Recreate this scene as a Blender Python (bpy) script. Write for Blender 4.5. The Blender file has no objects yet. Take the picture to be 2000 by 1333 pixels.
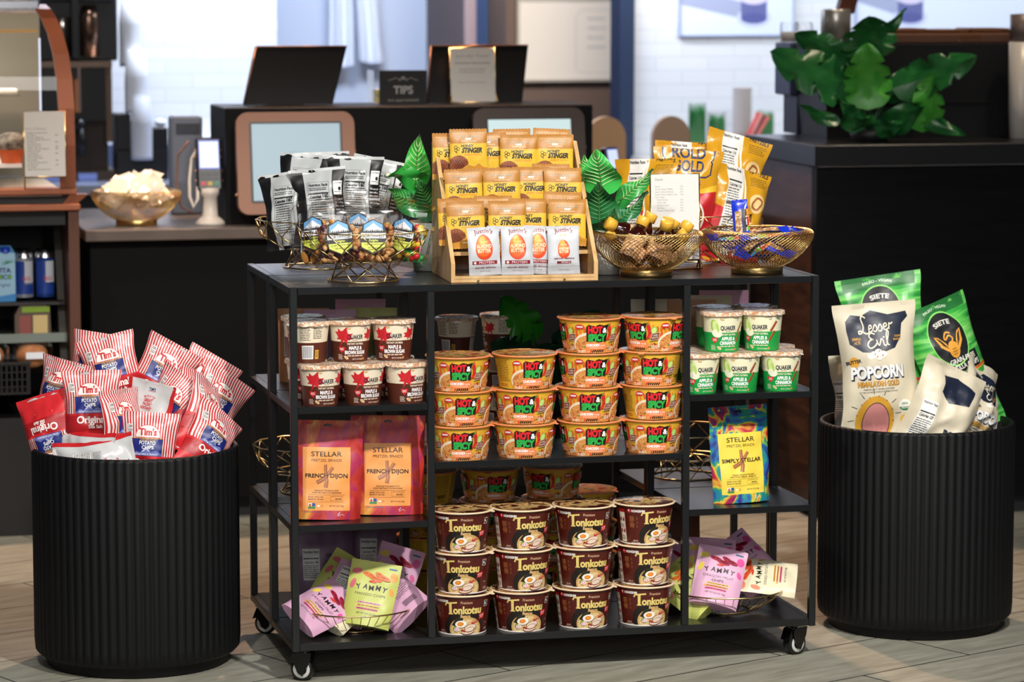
import bpy, math, random
from mathutils import Vector, Matrix, Euler, noise
from mathutils.geometry import tessellate_polygon
D = bpy.data
SC = bpy.context.scene
COL = SC.collection
PI = math.pi
rad = math.radians

# ---------------------------------------------------------------- camera, world, lights, exposure
cam_d = D.cameras.new('camera'); cam = D.objects.new('camera', cam_d); COL.objects.link(cam)
cam.location = (0, 0, 1.5276); cam.rotation_euler = (rad(90 - 6.597), 0, 0)
cam_d.sensor_width = 36; cam_d.lens = 109.64; cam_d.clip_end = 60
cam_d.dof.use_dof = True; cam_d.dof.focus_distance = 6.85; cam_d.dof.aperture_fstop = 4.0
SC.camera = cam
SC.view_settings.view_transform = 'Standard'; SC.view_settings.look = 'None'
SC.view_settings.exposure = 0.0; SC.view_settings.gamma = 1.0
SC.view_settings.use_curve_mapping = False
wd = D.worlds.new('world'); SC.world = wd; wd.use_nodes = True
wd.node_tree.nodes['Background'].inputs[0].default_value = (0.75, 0.82, 1.0, 1)
wd.node_tree.nodes['Background'].inputs[1].default_value = 0.085

def lamp(name, kind, loc, target, power, col, size=0.3, size_y=None, spot=60, blend=0.5):
    l = D.lights.new(name, kind); l.energy = power; l.color = col
    if kind == 'AREA':
        l.size = size
        if size_y: l.shape = 'RECTANGLE'; l.size_y = size_y
    elif kind == 'SPOT':
        l.shadow_soft_size = size; l.spot_size = rad(spot); l.spot_blend = blend
    o = D.objects.new(name, l); COL.objects.link(o); o.location = loc
    o.rotation_euler = (Vector(target) - Vector(loc)).to_track_quat('-Z', 'Y').to_euler()
    return o
# ceiling track spots over the shop floor, warm downlights over the counters, cool strip on the tiled wall
lamp('track_spot_key', 'SPOT', (0.95, 4.3, 3.1), (0.1, 6.95, 0.55), 490, (1, .965, .91), .07, spot=48, blend=.6)
lamp('track_spot_left', 'SPOT', (-0.9, 4.0, 3.1), (-0.5, 6.9, 0.6), 200, (1, .96, .9), .07, spot=50, blend=.7)
lamp('track_spot_right', 'SPOT', (1.9, 4.8, 3.1), (1.0, 7.3, 0.85), 115, (1, .95, .88), .07, spot=45, blend=.7)
lamp('shop_ceiling_panel', 'AREA', (0.0, 3.0, 3.1), (0.0, 6.2, 0.4), 40, (1, .97, .93), 2.2, 1.0)
lamp('added_front_fill', 'AREA', (0.2, -1.5, 2.3), (0.2, 7, 0.7), 72, (1, .98, .96), 3.0, 1.4)  # fill added behind the camera to brighten the shelf interiors
lamp('case_downlight', 'SPOT', (-1.5, 7.6, 3.0), (-1.3, 8.9, 0.7), 120, (1, .8, .62), .08, spot=60, blend=.6)
lamp('aisle_downlight', 'SPOT', (-0.1, 9.45, 3.0), (-0.2, 7.7, 0.0), 330, (1, .6, .38), .05, spot=70, blend=.5)
lamp('register_downlight', 'SPOT', (-0.55, 8.2, 3.0), (-0.6, 9.0, 1.0), 40, (1, .8, .6), .08, spot=50, blend=.6)
lamp('added_cup_fill', 'SPOT', (-1.05, 9.3, 3.0), (-1.3, 10.5, 1.15), 55, (.9, .94, 1), .1, spot=42, blend=.7)  # extra lamp added to lift the dark sides of the cup towers
lamp('added_chair_fill', 'SPOT', (.75, 9.0, 3.0), (.75, 10.1, 1.0), 70, (1, .84, .66), .1, spot=50, blend=.7)  # added so the tan chair backs catch some warm light
lamp('pastry_case_led', 'AREA', (-1.60, 8.62, 1.41), (-1.58, 8.78, 1.0), 2.4, (1, .95, .85), .3, .03)
lamp('bar_downlight', 'SPOT', (1.75, 8.4, 3.0), (1.25, 8.95, 1.2), 75, (1, .8, .58), .06, spot=40, blend=.7)
lamp('wall_strip_left', 'AREA', (-1.2, 10.55, 2.5), (-1.25, 11.2, 1.5), 44, (.8, .87, 1), 1.5, .1)
lamp('wall_strip_right', 'AREA', (1.9, 10.4, 2.4), (1.7, 11.2, 1.7), 36, (.82, .9, 1), 1.8, .1)
lamp('wall_strip_middle', 'AREA', (-0.3, 10.5, 2.7), (-0.3, 11.9, 1.5), 50, (.62, .75, 1), 1.0, .1)
lamp('back_room_light', 'SPOT', (.35, 10.6, 2.9), (.35, 12.9, 1.3), 430, (1, .86, .74), .2, spot=60, blend=.8)

# ---------------------------------------------------------------- materials
MATS = {}
def lin(h):
    h = h.lstrip('#'); out = []
    for i in (0, 2, 4):
        c = int(h[i:i+2], 16) / 255
        out.append(c / 12.92 if c <= .04045 else ((c + .055) / 1.055) ** 2.4)
    return (out[0], out[1], out[2], 1)
def M(h, rough=.42, metal=0., spec=.5, emit=0., coat=0., key=None):
    k = key or (h, rough, metal, spec, emit, coat)
    if k in MATS: return MATS[k]
    m = D.materials.new('paint_%s' % h.strip('#')); m.use_nodes = True
    b = m.node_tree.nodes['Principled BSDF']
    b.inputs['Base Color'].default_value = lin(h); b.inputs['Roughness'].default_value = rough
    b.inputs['Metallic'].default_value = metal; b.inputs['Specular IOR Level'].default_value = spec
    b.inputs['Coat Weight'].default_value = coat
    if emit:
        if emit >= .5: b.inputs['Base Color'].default_value = (.01, .01, .01, 1)
        b.inputs['Emission Color'].default_value = lin(h); b.inputs['Emission Strength'].default_value = emit
    MATS[k] = m; return m
def N(m, t, **kw):
    n = m.node_tree.nodes.new(t)
    for k, v in kw.items(): setattr(n, k, v)
    return n
def ramp(m, src, stops, const=False):
    r = N(m, 'ShaderNodeValToRGB'); cr = r.color_ramp
    if const: cr.interpolation = 'CONSTANT'
    while len(cr.elements) < len(stops): cr.elements.new(.5)
    for e, (p, c) in zip(cr.elements, stops): e.position = p; e.color = lin(c)
    m.node_tree.links.new(src, r.inputs[0]); return r.outputs[0]
def noise_mat(name, stops, scale=30, detail=4, dist=0., rough=.4, coord='UV', stretch=(1, 1, 1), kind='noise', bump=0., const=False, metal=0., rot=0, spec=.5):
    if name in MATS: return MATS[name]
    m = D.materials.new(name); m.use_nodes = True; L = m.node_tree.links
    b = m.node_tree.nodes['Principled BSDF']
    tc = N(m, 'ShaderNodeTexCoord'); mp = N(m, 'ShaderNodeMapping'); mp.inputs['Scale'].default_value = stretch
    mp.inputs['Rotation'].default_value = (0, 0, rot)
    L.new(tc.outputs[coord], mp.inputs[0])
    if kind == 'noise':
        t = N(m, 'ShaderNodeTexNoise'); t.inputs['Scale'].default_value = scale; t.inputs['Detail'].default_value = detail
        t.inputs['Distortion'].default_value = dist; out = t.outputs['Fac']
    elif kind == 'voronoi':
        t = N(m, 'ShaderNodeTexVoronoi'); t.inputs['Scale'].default_value = scale; out = t.outputs['Color']
        sp = N(m, 'ShaderNodeSeparateColor'); L.new(out, sp.inputs[0]); out = sp.outputs[0]
    else:
        t = N(m, 'ShaderNodeTexWave'); t.inputs['Scale'].default_value = scale; t.inputs['Distortion'].default_value = dist
        t.inputs['Detail'].default_value = detail; out = t.outputs['Fac']
    L.new(mp.outputs[0], t.inputs['Vector'])
    L.new(ramp(m, out, stops, const), b.inputs['Base Color'])
    b.inputs['Roughness'].default_value = rough; b.inputs['Metallic'].default_value = metal; b.inputs['Specular IOR Level'].default_value = spec
    if bump:
        bp = N(m, 'ShaderNodeBump'); bp.inputs['Strength'].default_value = bump; bp.inputs['Distance'].default_value = .002
        L.new(out, bp.inputs['Height']); L.new(bp.outputs[0], b.inputs['Normal'])
    MATS[name] = m; return m
def clear_mat(name, tint='#ffffff', refl=.07, rough=.08):
    if name in MATS: return MATS[name]
    m = D.materials.new(name); m.use_nodes = True; nt = m.node_tree; L = nt.links
    nt.nodes.remove(nt.nodes['Principled BSDF'])
    out = nt.nodes['Material Output']
    tr = N(m, 'ShaderNodeBsdfTransparent'); tr.inputs[0].default_value = lin(tint)
    gl = N(m, 'ShaderNodeBsdfGlossy'); gl.inputs['Roughness'].default_value = rough
    fr = N(m, 'ShaderNodeFresnel'); fr.inputs[0].default_value = 1.36
    ad = N(m, 'ShaderNodeMath', operation='ADD'); ad.inputs[1].default_value = refl
    mx = N(m, 'ShaderNodeMixShader')
    mn = N(m, 'ShaderNodeMath', operation='MINIMUM'); mn.inputs[1].default_value = .5
    L.new(fr.outputs[0], ad.inputs[0]); L.new(ad.outputs[0], mn.inputs[0]); L.new(mn.outputs[0], mx.inputs[0])
    L.new(tr.outputs[0], mx.inputs[1]); L.new(gl.outputs[0], mx.inputs[2]); L.new(mx.outputs[0], out.inputs[0])
    MATS[name] = m; return m
BLACK = M('#101214', .42, spec=.5)
STEEL = M('#121517', .36, spec=.6)
GOLD = M('#e0c48c', .26, metal=1.)
CHROME = M('#c8cacc', .18, metal=1.)
CLEAR = clear_mat('clear_plastic', refl=.05)
GLASS = clear_mat('case_glass', refl=.03, rough=.02)

# ---------------------------------------------------------------- mesh builder
class MB:
    def __init__(s):
        s.v = []; s.f = []; s.m = []; s.uv = []; s.sm = []; s.mats = []; s.T = Matrix.Identity(4)
    def slot(s, mat):
        if mat not in s.mats: s.mats.append(mat)
        return s.mats.index(mat)
    def add(s, vs, fs, mat, uvs=None, smooth=False):
        o = len(s.v); T = s.T
        s.v += [tuple(T @ Vector(p)) for p in vs]
        s.uv += uvs if uvs else [(p[0], p[2]) for p in vs]
        k = s.slot(mat)
        for q in fs:
            s.f.append([i + o for i in q]); s.m.append(k); s.sm.append(smooth)
        return s
    def box(s, x0, x1, y0, y1, z0, z1, mat, bev=0.):
        if bev:
            b = bev; P = []
            # chamfered box: 24 verts
            for z in (z0, z1):
                for y in (y0, y1):
                    for x in (x0, x1):
                        sx = 1 if x == x0 else -1; sy = 1 if y == y0 else -1; sz = 1 if z == z0 else -1
                        P += [(x, y + sy*b, z + sz*b), (x + sx*b, y, z + sz*b), (x + sx*b, y + sy*b, z)]
            c = lambda i, a: i*3 + a
            F = [(c(0,0), c(4,0), c(6,0), c(2,0)), (c(1,0), c(3,0), c(7,0), c(5,0)), (c(0,1), c(1,1), c(5,1), c(4,1)), (c(2,1), c(6,1), c(7,1), c(3,1)),
                 (c(0,2), c(2,2), c(3,2), c(1,2)), (c(4,2), c(5,2), c(7,2), c(6,2))]
            for i, j in ((0,4),(2,6),(1,5),(3,7)): F.append((c(i,0), c(i,1), c(j,1), c(j,0)))
            for i, j in ((0,1),(2,3),(4,5),(6,7)): F.append((c(i,1), c(i,2), c(j,2), c(j,1)))
            for i, j in ((0,2),(1,3),(4,6),(5,7)): F.append((c(i,0), c(i,2), c(j,2), c(j,0)))
            for i in range(8): F.append((c(i,0), c(i,1), c(i,2)))
            return s.add(P, F, mat)
        P = [(x, y, z) for z in (z0, z1) for y in (y0, y1) for x in (x0, x1)]
        return s.add(P, [(0,2,3,1), (4,5,7,6), (0,1,5,4), (2,6,7,3), (0,4,6,2), (1,3,7,5)], mat)
    def lathe(s, prof, mat, seg=32, cap0=False, cap1=False, smooth=True, c=(0, 0, 0), flute=None):
        P = []; U = []
        for r, z in prof:
            for i in range(seg):
                a = 2*PI*i/seg; rr = r if not flute else r + flute(a, z)
                P.append((c[0] + rr*math.cos(a), c[1] + rr*math.sin(a), c[2] + z)); U.append((a*.05, z))
        F = []
        for j in range(len(prof)-1):
            for i in range(seg):
                k = (i+1) % seg; F.append((j*seg+i, j*seg+k, (j+1)*seg+k, (j+1)*seg+i))
        s.add(P, F, mat, U, smooth)
        o = len(s.v) - len(P)
        def cap(j, rev):
            q = [o + j*seg + i for i in range(seg)]
            s.f.append(q[::-1] if rev else q); s.m.append(s.slot(mat)); s.sm.append(False)
        if cap0: cap(0, True)
        if cap1: cap(len(prof)-1, False)
        return s
    def tube(s, pts, r, mat, seg=6, closed=False, smooth=True, cap=True, taper=None):
        pts = [Vector(p) for p in pts]; n = len(pts); P = []; up = None
        for i, p in enumerate(pts):
            a = pts[(i-1) % n] if (closed or i) else p; b = pts[(i+1) % n] if (closed or i < n-1) else p
            t = (b - a).normalized()
            if up is None:
                up = Vector((0, 0, 1)) if abs(t.z) < .9 else Vector((1, 0, 0))
            x = t.cross(up)
            if x.length < 1e-6: x = t.orthogonal()
            x.normalize(); y = x.cross(t).normalized(); up = y
            rr = r if taper is None else r*taper(i/(n-1))
            for k in range(seg):
                q = 2*PI*k/seg + PI/seg; P.append(tuple(p + x*rr*math.cos(q) + y*rr*math.sin(q)))
        F = []
        for i in range(n if closed else n-1):
            j = (i+1) % n
            for k in range(seg):
                l = (k+1) % seg; F.append((i*seg+k, i*seg+l, j*seg+l, j*seg+k))
        if not closed and cap: F += [tuple(range(seg))[::-1], tuple((n-1)*seg + k for k in range(seg))]
        return s.add(P, F, mat, None, smooth)
    def ball(s, c, r, mat, seg=10, rings=6, sc=(1, 1, 1), rot=None):
        P = []; F = []
        R = rot.to_matrix() if rot else Matrix.Identity(3)
        for j in range(rings+1):
            t = PI*j/rings
            for i in range(seg):
                a = 2*PI*i/seg
                q = R @ Vector((r*sc[0]*math.sin(t)*math.cos(a), r*sc[1]*math.sin(t)*math.sin(a), -r*sc[2]*math.cos(t)))
                P.append((c[0]+q.x, c[1]+q.y, c[2]+q.z))
        for j in range(rings):
            for i in range(seg):
                k = (i+1) % seg; F.append((j*seg+i, j*seg+k, (j+1)*seg+k, (j+1)*seg+i))
        return s.add(P, F, mat, None, True)
    def prism(s, poly, axis, a, b, mat):
        n = len(poly)
        def pt(p, t): return {'x': (t, p[0], p[1]), 'y': (p[0], t, p[1]), 'z': (p[0], p[1], t)}[axis]
        P = [pt(p, a) for p in poly] + [pt(p, b) for p in poly]
        F = [(i, (i+1) % n, n + (i+1) % n, n + i) for i in range(n)] + [tuple(range(n))[::-1], tuple(range(n, 2*n))]
        return s.add(P, F, mat)
    def build(s, name, parent=None, loc=None, rot=None):
        me = D.meshes.new(name); me.from_pydata(s.v, [], s.f); me.update()
        for m in s.mats: me.materials.append(m)
        me.polygons.foreach_set('material_index', s.m); me.polygons.foreach_set('use_smooth', s.sm)
        ul = me.uv_layers.new(name='UVMap')
        li = [0]*len(me.loops); me.loops.foreach_get('vertex_index', li)
        fl = []
        for i in li: fl += s.uv[i]
        ul.data.foreach_set('uv', fl)
        o = D.objects.new(name, me); COL.objects.link(o)
        if parent: o.parent = parent
        if loc is not None: o.location = loc
        if rot is not None: o.rotation_euler = rot
        return o
def recalc(o):
    import bmesh
    bm = bmesh.new(); bm.from_mesh(o.data); bmesh.ops.recalc_face_normals(bm, faces=bm.faces[:]); bm.to_mesh(o.data); bm.free(); return o
def tag(o, label, cat, group=None, kind=None):
    o['label'] = label; o['category'] = cat
    if group: o['group'] = group
    if kind: o['kind'] = kind
    return o
def thing(name, label, cat, loc=(0, 0, 0), rot=(0, 0, 0), group=None):
    o = D.objects.new(name, None); COL.objects.link(o); o.location = loc; o.rotation_euler = rot
    o.empty_display_size = .05
    return tag(o, label, cat, group)
def dup(root, loc, rot, label, group=None):
    r = root.copy(); COL.objects.link(r); r.location = loc; r.rotation_euler = rot; r['label'] = label
    if group: r['group'] = group
    for ch in list(root.children):
        c = ch.copy(); COL.objects.link(c); c.parent = r
        for g in list(ch.children):
            d = g.copy(); COL.objects.link(d); d.parent = c
    return r
def struct(o):
    o['kind'] = 'structure'; return o

# ---------------------------------------------------------------- printed artwork, wrapped on a surface grid
FONT_CACHE = {}
def glyphs(txt, bold=0.):
    k = (txt, bold)
    if k in FONT_CACHE: return FONT_CACHE[k]
    cu = D.curves.new('lettering', 'FONT'); cu.body = txt; cu.size = 1; cu.resolution_u = 4; cu.offset = bold
    o = D.objects.new('lettering', cu); COL.objects.link(o)
    bpy.context.view_layer.update()
    me = o.to_mesh(); me.calc_loop_triangles()
    vs = [(v.co.x, v.co.y) for v in me.vertices]; ts = [tuple(t.vertices) for t in me.loop_triangles]
    o.to_mesh_clear(); D.objects.remove(o); D.curves.remove(cu)
    if not vs: vs = [(0, 0)]
    x0 = min(v[0] for v in vs); x1 = max(v[0] for v in vs); y0 = min(v[1] for v in vs); y1 = max(v[1] for v in vs)
    FONT_CACHE[k] = (vs, ts, x0, x1, y0, y1); return FONT_CACHE[k]
class Art:
    """printed layers in millimetres; later layers lie over earlier ones"""
    def __init__(s): s.L = []
    def _put(s, tris, mat):
        if not tris: return
        xs = [p[0] for t in tris for p in t]; ys = [p[1] for t in tris for p in t]
        bb = (min(xs), min(ys), max(xs), max(ys)); lv = 1
        for (_, _, b, l) in s.L:
            if b[0] < bb[2] and b[2] > bb[0] and b[1] < bb[3] and b[3] > bb[1]: lv = max(lv, l+1)
        s.L.append((tris, mat, bb, lv))
    def _m(s, c): return M(c) if isinstance(c, str) else c
    def poly(s, pts, c):
        t = tessellate_polygon([[Vector((p[0], p[1], 0)) for p in pts]])
        s._put([[pts[i] for i in q] for q in t], s._m(c)); return s
    def rect(s, x0, y0, x1, y1, c):
        s._put([[(x0, y0), (x1, y0), (x1, y1), (x0, y1)]], s._m(c)); return s
    def ell(s, cx, cy, rx, ry, c, n=20, rot=0, a0=0, a1=360):
        P = []
        full = (a1 - a0) >= 360
        for i in range(n if full else n+1):
            a = rad(a0 + (a1-a0)*i/n); x = rx*math.cos(a); y = ry*math.sin(a)
            P.append((cx + x*math.cos(rot) - y*math.sin(rot), cy + x*math.sin(rot) + y*math.cos(rot)))
        s._put([[(cx, cy), P[i], P[(i+1) % len(P)]] for i in range(len(P) if full else len(P)-1)], s._m(c)); return s
    def line(s, pts, w, c, w1=None, closed=False):
        T = []; n = len(pts)
        if closed: pts = list(pts) + [pts[0]]; n += 1
        L = []; R = []
        for i in range(n):
            a = pts[max(i-1, 0)]; b = pts[min(i+1, n-1)]
            if closed and i in (0, n-1): a = pts[n-2]; b = pts[1]
            dx, dy = b[0]-a[0], b[1]-a[1]; l = math.hypot(dx, dy) or 1
            ww = (w if w1 is None else w + (w1-w)*i/(n-1))/2
            L.append((pts[i][0] - dy/l*ww, pts[i][1] + dx/l*ww)); R.append((pts[i][0] + dy/l*ww, pts[i][1] - dx/l*ww))
        for i in range(n-1): T.append([L[i], R[i], R[i+1], L[i+1]])
        s._put(T, s._m(c)); return s
    def text(s, txt, x, y, h, c, w=None, al='c', shear=0., bold=.02, rot=0., arc=0., hfix=True):
        """y = baseline, h = cap height, w = total width (squeezed or stretched to it)"""
        vs, ts, x0, x1, y0, y1 = glyphs(txt, bold)
        k = h/.70; W = (x1-x0)*k; sx = k if w is None else k*w/W; W = W if w is None else w
        ox = {'c': -W/2, 'l': 0, 'r': -W}[al]; cr, sr = math.cos(rad(rot)), math.sin(rad(rot))
        Q = []
        for (a, b) in vs:
            px = (a - x0)*sx + ox; py = b*k; px += py*shear
            if arc:
                th = px/arc; px, py = (arc+py)*math.sin(th), (arc+py)*math.cos(th) - arc
            Q.append((x + px*cr - py*sr, y + px*sr + py*cr))
        s._put([[Q[i] for i in t] for t in ts], s._m(c)); return s
    def lines(s, x0, y0, x1, n, dy, th, c, seed=1, jag=.3):
        """rows of small print"""
        r = random.Random(seed)
        T = []
        for i in range(n):
            y = y0 - i*dy; x = x0; e = x1 - r.random()*jag*(x1-x0)
            while x < e:
                wl = (.8 + r.random()*2.6)*th*1.6; T.append([(x, y), (min(x+wl, e), y), (min(x+wl, e), y+th), (x, y+th)]); x += wl + th*.6
        s._put(T, s._m(c)); return s
    def bars(s, x0, y0, x1, y1, c='#1a1a1a', seed=2):
        r = random.Random(seed); T = []; x = x0
        while x < x1:
            b = .35 + r.random()*.9; T.append([(x, y0), (min(x+b, x1), y0), (min(x+b, x1), y1), (x, y1)]); x += b + .35 + r.random()*.8
        s._put(T, s._m(c)); return s
    def copy_from(s, o, dx):
        for (tris, mat, bb, lv) in o.L: s._put([[(p[0]+dx, p[1]) for p in t] for t in tris], mat)
        return s
    def pieces(s, u0, u1, v0, v1, nu, nv):
        """cut every printed shape along the surface grid, incl. its diagonals"""
        du, dv = (u1-u0)/nu, (v1-v0)/nv; out = []
        for (tris, mat, bb, lv) in s.L:
            for t in tris:
                ar = sum(t[i][0]*t[(i+1) % len(t)][1] - t[(i+1) % len(t)][0]*t[i][1] for i in range(len(t)))
                if abs(ar) < 1e-9: continue
                q = [((p[0]-u0)/du, (p[1]-v0)/dv) for p in (t if ar > 0 else t[::-1])]
                for a in _slabs(q, 0, nu):
                    for b in _slabs(a[0], 1, nv):
                        i, j = a[1], b[1]
                        lo = _clip(b[0], lambda p: (p[0]-i) - (p[1]-j)); hi = _clip(b[0], lambda p: (p[1]-j) - (p[0]-i))
                        if len(lo) > 2: out.append((lo, i, j, 0, mat, lv))
                        if len(hi) > 2: out.append((hi, i, j, 1, mat, lv))
        return out
def _clip(q, f):
    out = []; n = len(q)
    for k in range(n):
        a, b = q[k], q[(k+1) % n]; fa, fb = f(a), f(b)
        if fa >= -1e-9: out.append(a)
        if (fa > 1e-9 and fb < -1e-9) or (fa < -1e-9 and fb > 1e-9):
            t = fa/(fa-fb); out.append((a[0]+(b[0]-a[0])*t, a[1]+(b[1]-a[1])*t))
    return out
def _slabs(q, ax, n):
    lo = max(0, int(math.floor(min(p[ax] for p in q)+1e-9))); hi = min(n-1, int(math.ceil(max(p[ax] for p in q)-1e-9))-1)
    out = []
    for i in range(lo, hi+1):
        r = q
        if min(p[ax] for p in r) < i: r = _clip(r, lambda p: p[ax]-i)
        if len(r) > 2 and max(p[ax] for p in r) > i+1: r = _clip(r, lambda p: i+1-p[ax])
        if len(r) > 2: out.append((r, i))
    return out
def lay(mb, grid, pieces, u0, u1, v0, v1, nu, nv, mat, step=.00012, base=True, smooth=True):
    """grid[j][i] = surface points; adds the surface itself and the printed pieces over it"""
    W = nu+1
    nor = [[None]*W for _ in range(nv+1)]
    for j in range(nv+1):
        for i in range(W):
            a = grid[j][min(i+1, nu)] - grid[j][max(i-1, 0)]; b = grid[min(j+1, nv)][i] - grid[max(j-1, 0)][i]
            n = a.cross(b); nor[j][i] = n.normalized() if n.length > 1e-12 else Vector((0, -1, 0))
    du, dv = (u1-u0)/nu*.001, (v1-v0)/nv*.001
    if base:
        P = [tuple(grid[j][i]) for j in range(nv+1) for i in range(W)]
        U = [(u0*.001 + i*du, v0*.001 + j*dv) for j in range(nv+1) for i in range(W)]
        F = []
        for j in range(nv):
            for i in range(nu):
                a = j*W+i; F += [(a, a+1, a+W+1), (a, a+W+1, a+W)]
        mb.add(P, F, mat, U, smooth)
    byk = {}
    for (q, i, j, h, m, lv) in pieces:
        g00, g11 = grid[j][i], grid[j+1][i+1]; n00, n11 = nor[j][i], nor[j+1][i+1]
        if h == 0: gm, nm = grid[j][i+1], nor[j][i+1]
        else: gm, nm = grid[j+1][i], nor[j+1][i]
        P, U, F, KEY = byk.setdefault(m, ([], [], [], {}))
        ix = []
        for (x, y) in q:
            kk = (round(x*500), round(y*500), lv)
            if kk in KEY: ix.append(KEY[kk]); continue
            KEY[kk] = len(P); ix.append(len(P))
            fx, fy = x-i, y-j
            if h == 0: w0, w1, w2 = 1-fx, fx-fy, fy
            else: w0, w1, w2 = 1-fy, fy-fx, fx
            p = g00*w0 + gm*w1 + g11*w2 + (n00*w0 + nm*w1 + n11*w2)*(step*lv)
            P.append(tuple(p)); U.append((u0*.001 + x*du, v0*.001 + y*dv))
        ix = [a for n_, a in enumerate(ix) if a != ix[n_-1]]
        if len(set(ix)) == len(ix) > 2: F.append(tuple(ix))
    for m, (P, U, F, KEY) in byk.items(): mb.add(P, F, m, U, smooth)

# ---------------------------------------------------------------- where the cart stands
CU = (-.4774, 6.6724); CYAW = .2380; CC, CS = math.cos(CYAW), math.sin(CYAW)
def C(u, v, z): return Vector((CU[0] + u*CC - v*CS, CU[1] + u*CS + v*CC, z))
TOP = .871; SH = (.089, .351, .480, .610)    # shelf heights
def put(mb, name, u, v, z, parent=None, yaw=0.):
    if parent: return mb.build(name, parent)
    return mb.build(name, None, C(u, v, z), (0, 0, CYAW + yaw))
def at(name, label, cat, u, v, z, group=None, yaw=0.):
    return thing(name, label, cat, C(u, v, z), (0, 0, CYAW + yaw), group)

# ---------------------------------------------------------------- the room
def floor_mat():
    m = D.materials.new('stone_plank_floor'); m.use_nodes = True; L = m.node_tree.links; b = m.node_tree.nodes['Principled BSDF']
    tc = N(m, 'ShaderNodeTexCoord'); mp = N(m, 'ShaderNodeMapping')
    mp.inputs['Rotation'].default_value = (0, 0, rad(-38.5)); mp.inputs['Location'].default_value = (0.36, 0.166, 0)
    L.new(tc.outputs['Object'], mp.inputs[0])
    br = N(m, 'ShaderNodeTexBrick'); br.offset = .37
    br.inputs['Scale'].default_value = 1; br.inputs['Brick Width'].default_value = .92; br.inputs['Row Height'].default_value = .262
    br.inputs['Mortar Size'].default_value = .0028; br.inputs['Mortar Smooth'].default_value = .2
    br.inputs['Color1'].default_value = lin('#a3a294'); br.inputs['Color2'].default_value = lin('#aeac9e'); br.inputs['Mortar'].default_value = lin('#2c2824')
    L.new(mp.outputs[0], br.inputs['Vector'])
    m2 = N(m, 'ShaderNodeMapping'); m2.inputs['Scale'].default_value = (1.5, 9, 1); m2.inputs['Rotation'].default_value = (0, 0, 0)
    L.new(mp.outputs[0], m2.inputs[0])
    nz = N(m, 'ShaderNodeTexNoise'); nz.inputs['Scale'].default_value = 4; nz.inputs['Detail'].default_value = 8; nz.inputs['Roughness'].default_value = .62
    L.new(m2.outputs[0], nz.inputs['Vector'])
    mx = N(m, 'ShaderNodeMix', data_type='RGBA', blend_type='MULTIPLY'); mx.inputs['Factor'].default_value = 1
    L.new(br.outputs['Color'], mx.inputs['A']); L.new(ramp(m, nz.outputs['Fac'], [(.25, '#b9b6b0'), (.75, '#ffffff')]), mx.inputs['B'])
    L.new(mx.outputs['Result'], b.inputs['Base Color'])
    bp = N(m, 'ShaderNodeBump'); bp.inputs['Strength'].default_value = .25; bp.inputs['Distance'].default_value = .003
    L.new(br.outputs['Fac'], bp.inputs['Height']); bp.invert = True; L.new(bp.outputs[0], b.inputs['Normal'])
    b.inputs['Roughness'].default_value = .5
    return m
mb = MB(); mb.add([(-7, 2, 0), (8, 2, 0), (8, 15, 0), (-7, 15, 0)], [(0, 1, 2, 3)], floor_mat()); struct(mb.build('floor'))
mb = MB(); mb.add([(-7, 2, 3.3), (8, 2, 3.3), (8, 15, 3.3), (-7, 15, 3.3)], [(3, 2, 1, 0)], M('#2a2b2d', .8)); struct(mb.build('ceiling'))
def tile_mat():
    m = D.materials.new('white_wall_tile'); m.use_nodes = True; L = m.node_tree.links; b = m.node_tree.nodes['Principled BSDF']
    tc = N(m, 'ShaderNodeTexCoord'); sp = N(m, 'ShaderNodeSeparateXYZ'); cb = N(m, 'ShaderNodeCombineXYZ')
    L.new(tc.outputs['Object'], sp.inputs[0]); L.new(sp.outputs[0], cb.inputs[0]); L.new(sp.outputs[2], cb.inputs[1])
    br = N(m, 'ShaderNodeTexBrick'); br.offset = .5
    br.inputs['Scale'].default_value = 1; br.inputs['Brick Width'].default_value = .2; br.inputs['Row Height'].default_value = .05; br.inputs['Mortar Size'].default_value = .0016
    br.inputs['Color1'].default_value = lin('#dfe0e2'); br.inputs['Color2'].default_value = lin('#e6e6e8'); br.inputs['Mortar'].default_value = lin('#cdd0d6')
    L.new(cb.outputs[0], br.inputs['Vector']); L.new(br.outputs['Color'], b.inputs['Base Color']); b.inputs['Roughness'].default_value = .25
    return m
TILE = tile_mat()
WV = 4.4
def wallbox(name, u0, u1, v0, v1, z0, z1, mat):
    mb = MB(); mb.box(u0, u1, v0, v1, z0, z1, mat); return struct(put(mb, name, 0, 0, 0))
wallbox('wall_back_left', -3.2, .7, WV, WV+.1, 0, 3.3, TILE)
wallbox('wall_back_right', 2.0, 6.5, WV, WV+.1, 0, 3.3, TILE)
wallbox('wall_recess', .55, 1.5, 5.6, 5.7, 0, 3.3, M('#c6cddc', .6))
wallbox('wall_recess_side', .6, .7, WV+.1, 5.6, 0, 3.3, M('#ccd2de', .6))
wallbox('wall_storeroom', 1.3, 2.9, 6.2, 6.3, 0, 3.3, M('#6a5850', .6))
wallbox('trim_1', 1.425, 1.462, WV-.02, WV+.1, 0, 3.3, M('#33425f', .45))
wallbox('trim_2', 1.955, 2.01, WV-.03, WV+.1, 0, 3.3, M('#27344d', .45))
wallbox('trim_3', 1.40, 1.427, WV+.0, WV+.08, 0, 3.3, M('#b08f86', .5))
wallbox('wall_storeroom_side', 1.50, 1.56, WV+.1, 6.2, 0, 3.3, M('#5c4a44', .6))
wallbox('trim_4', -3.2, .7, WV-.03, WV, .955, .985, M('#f2f3f6', .3))

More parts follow.
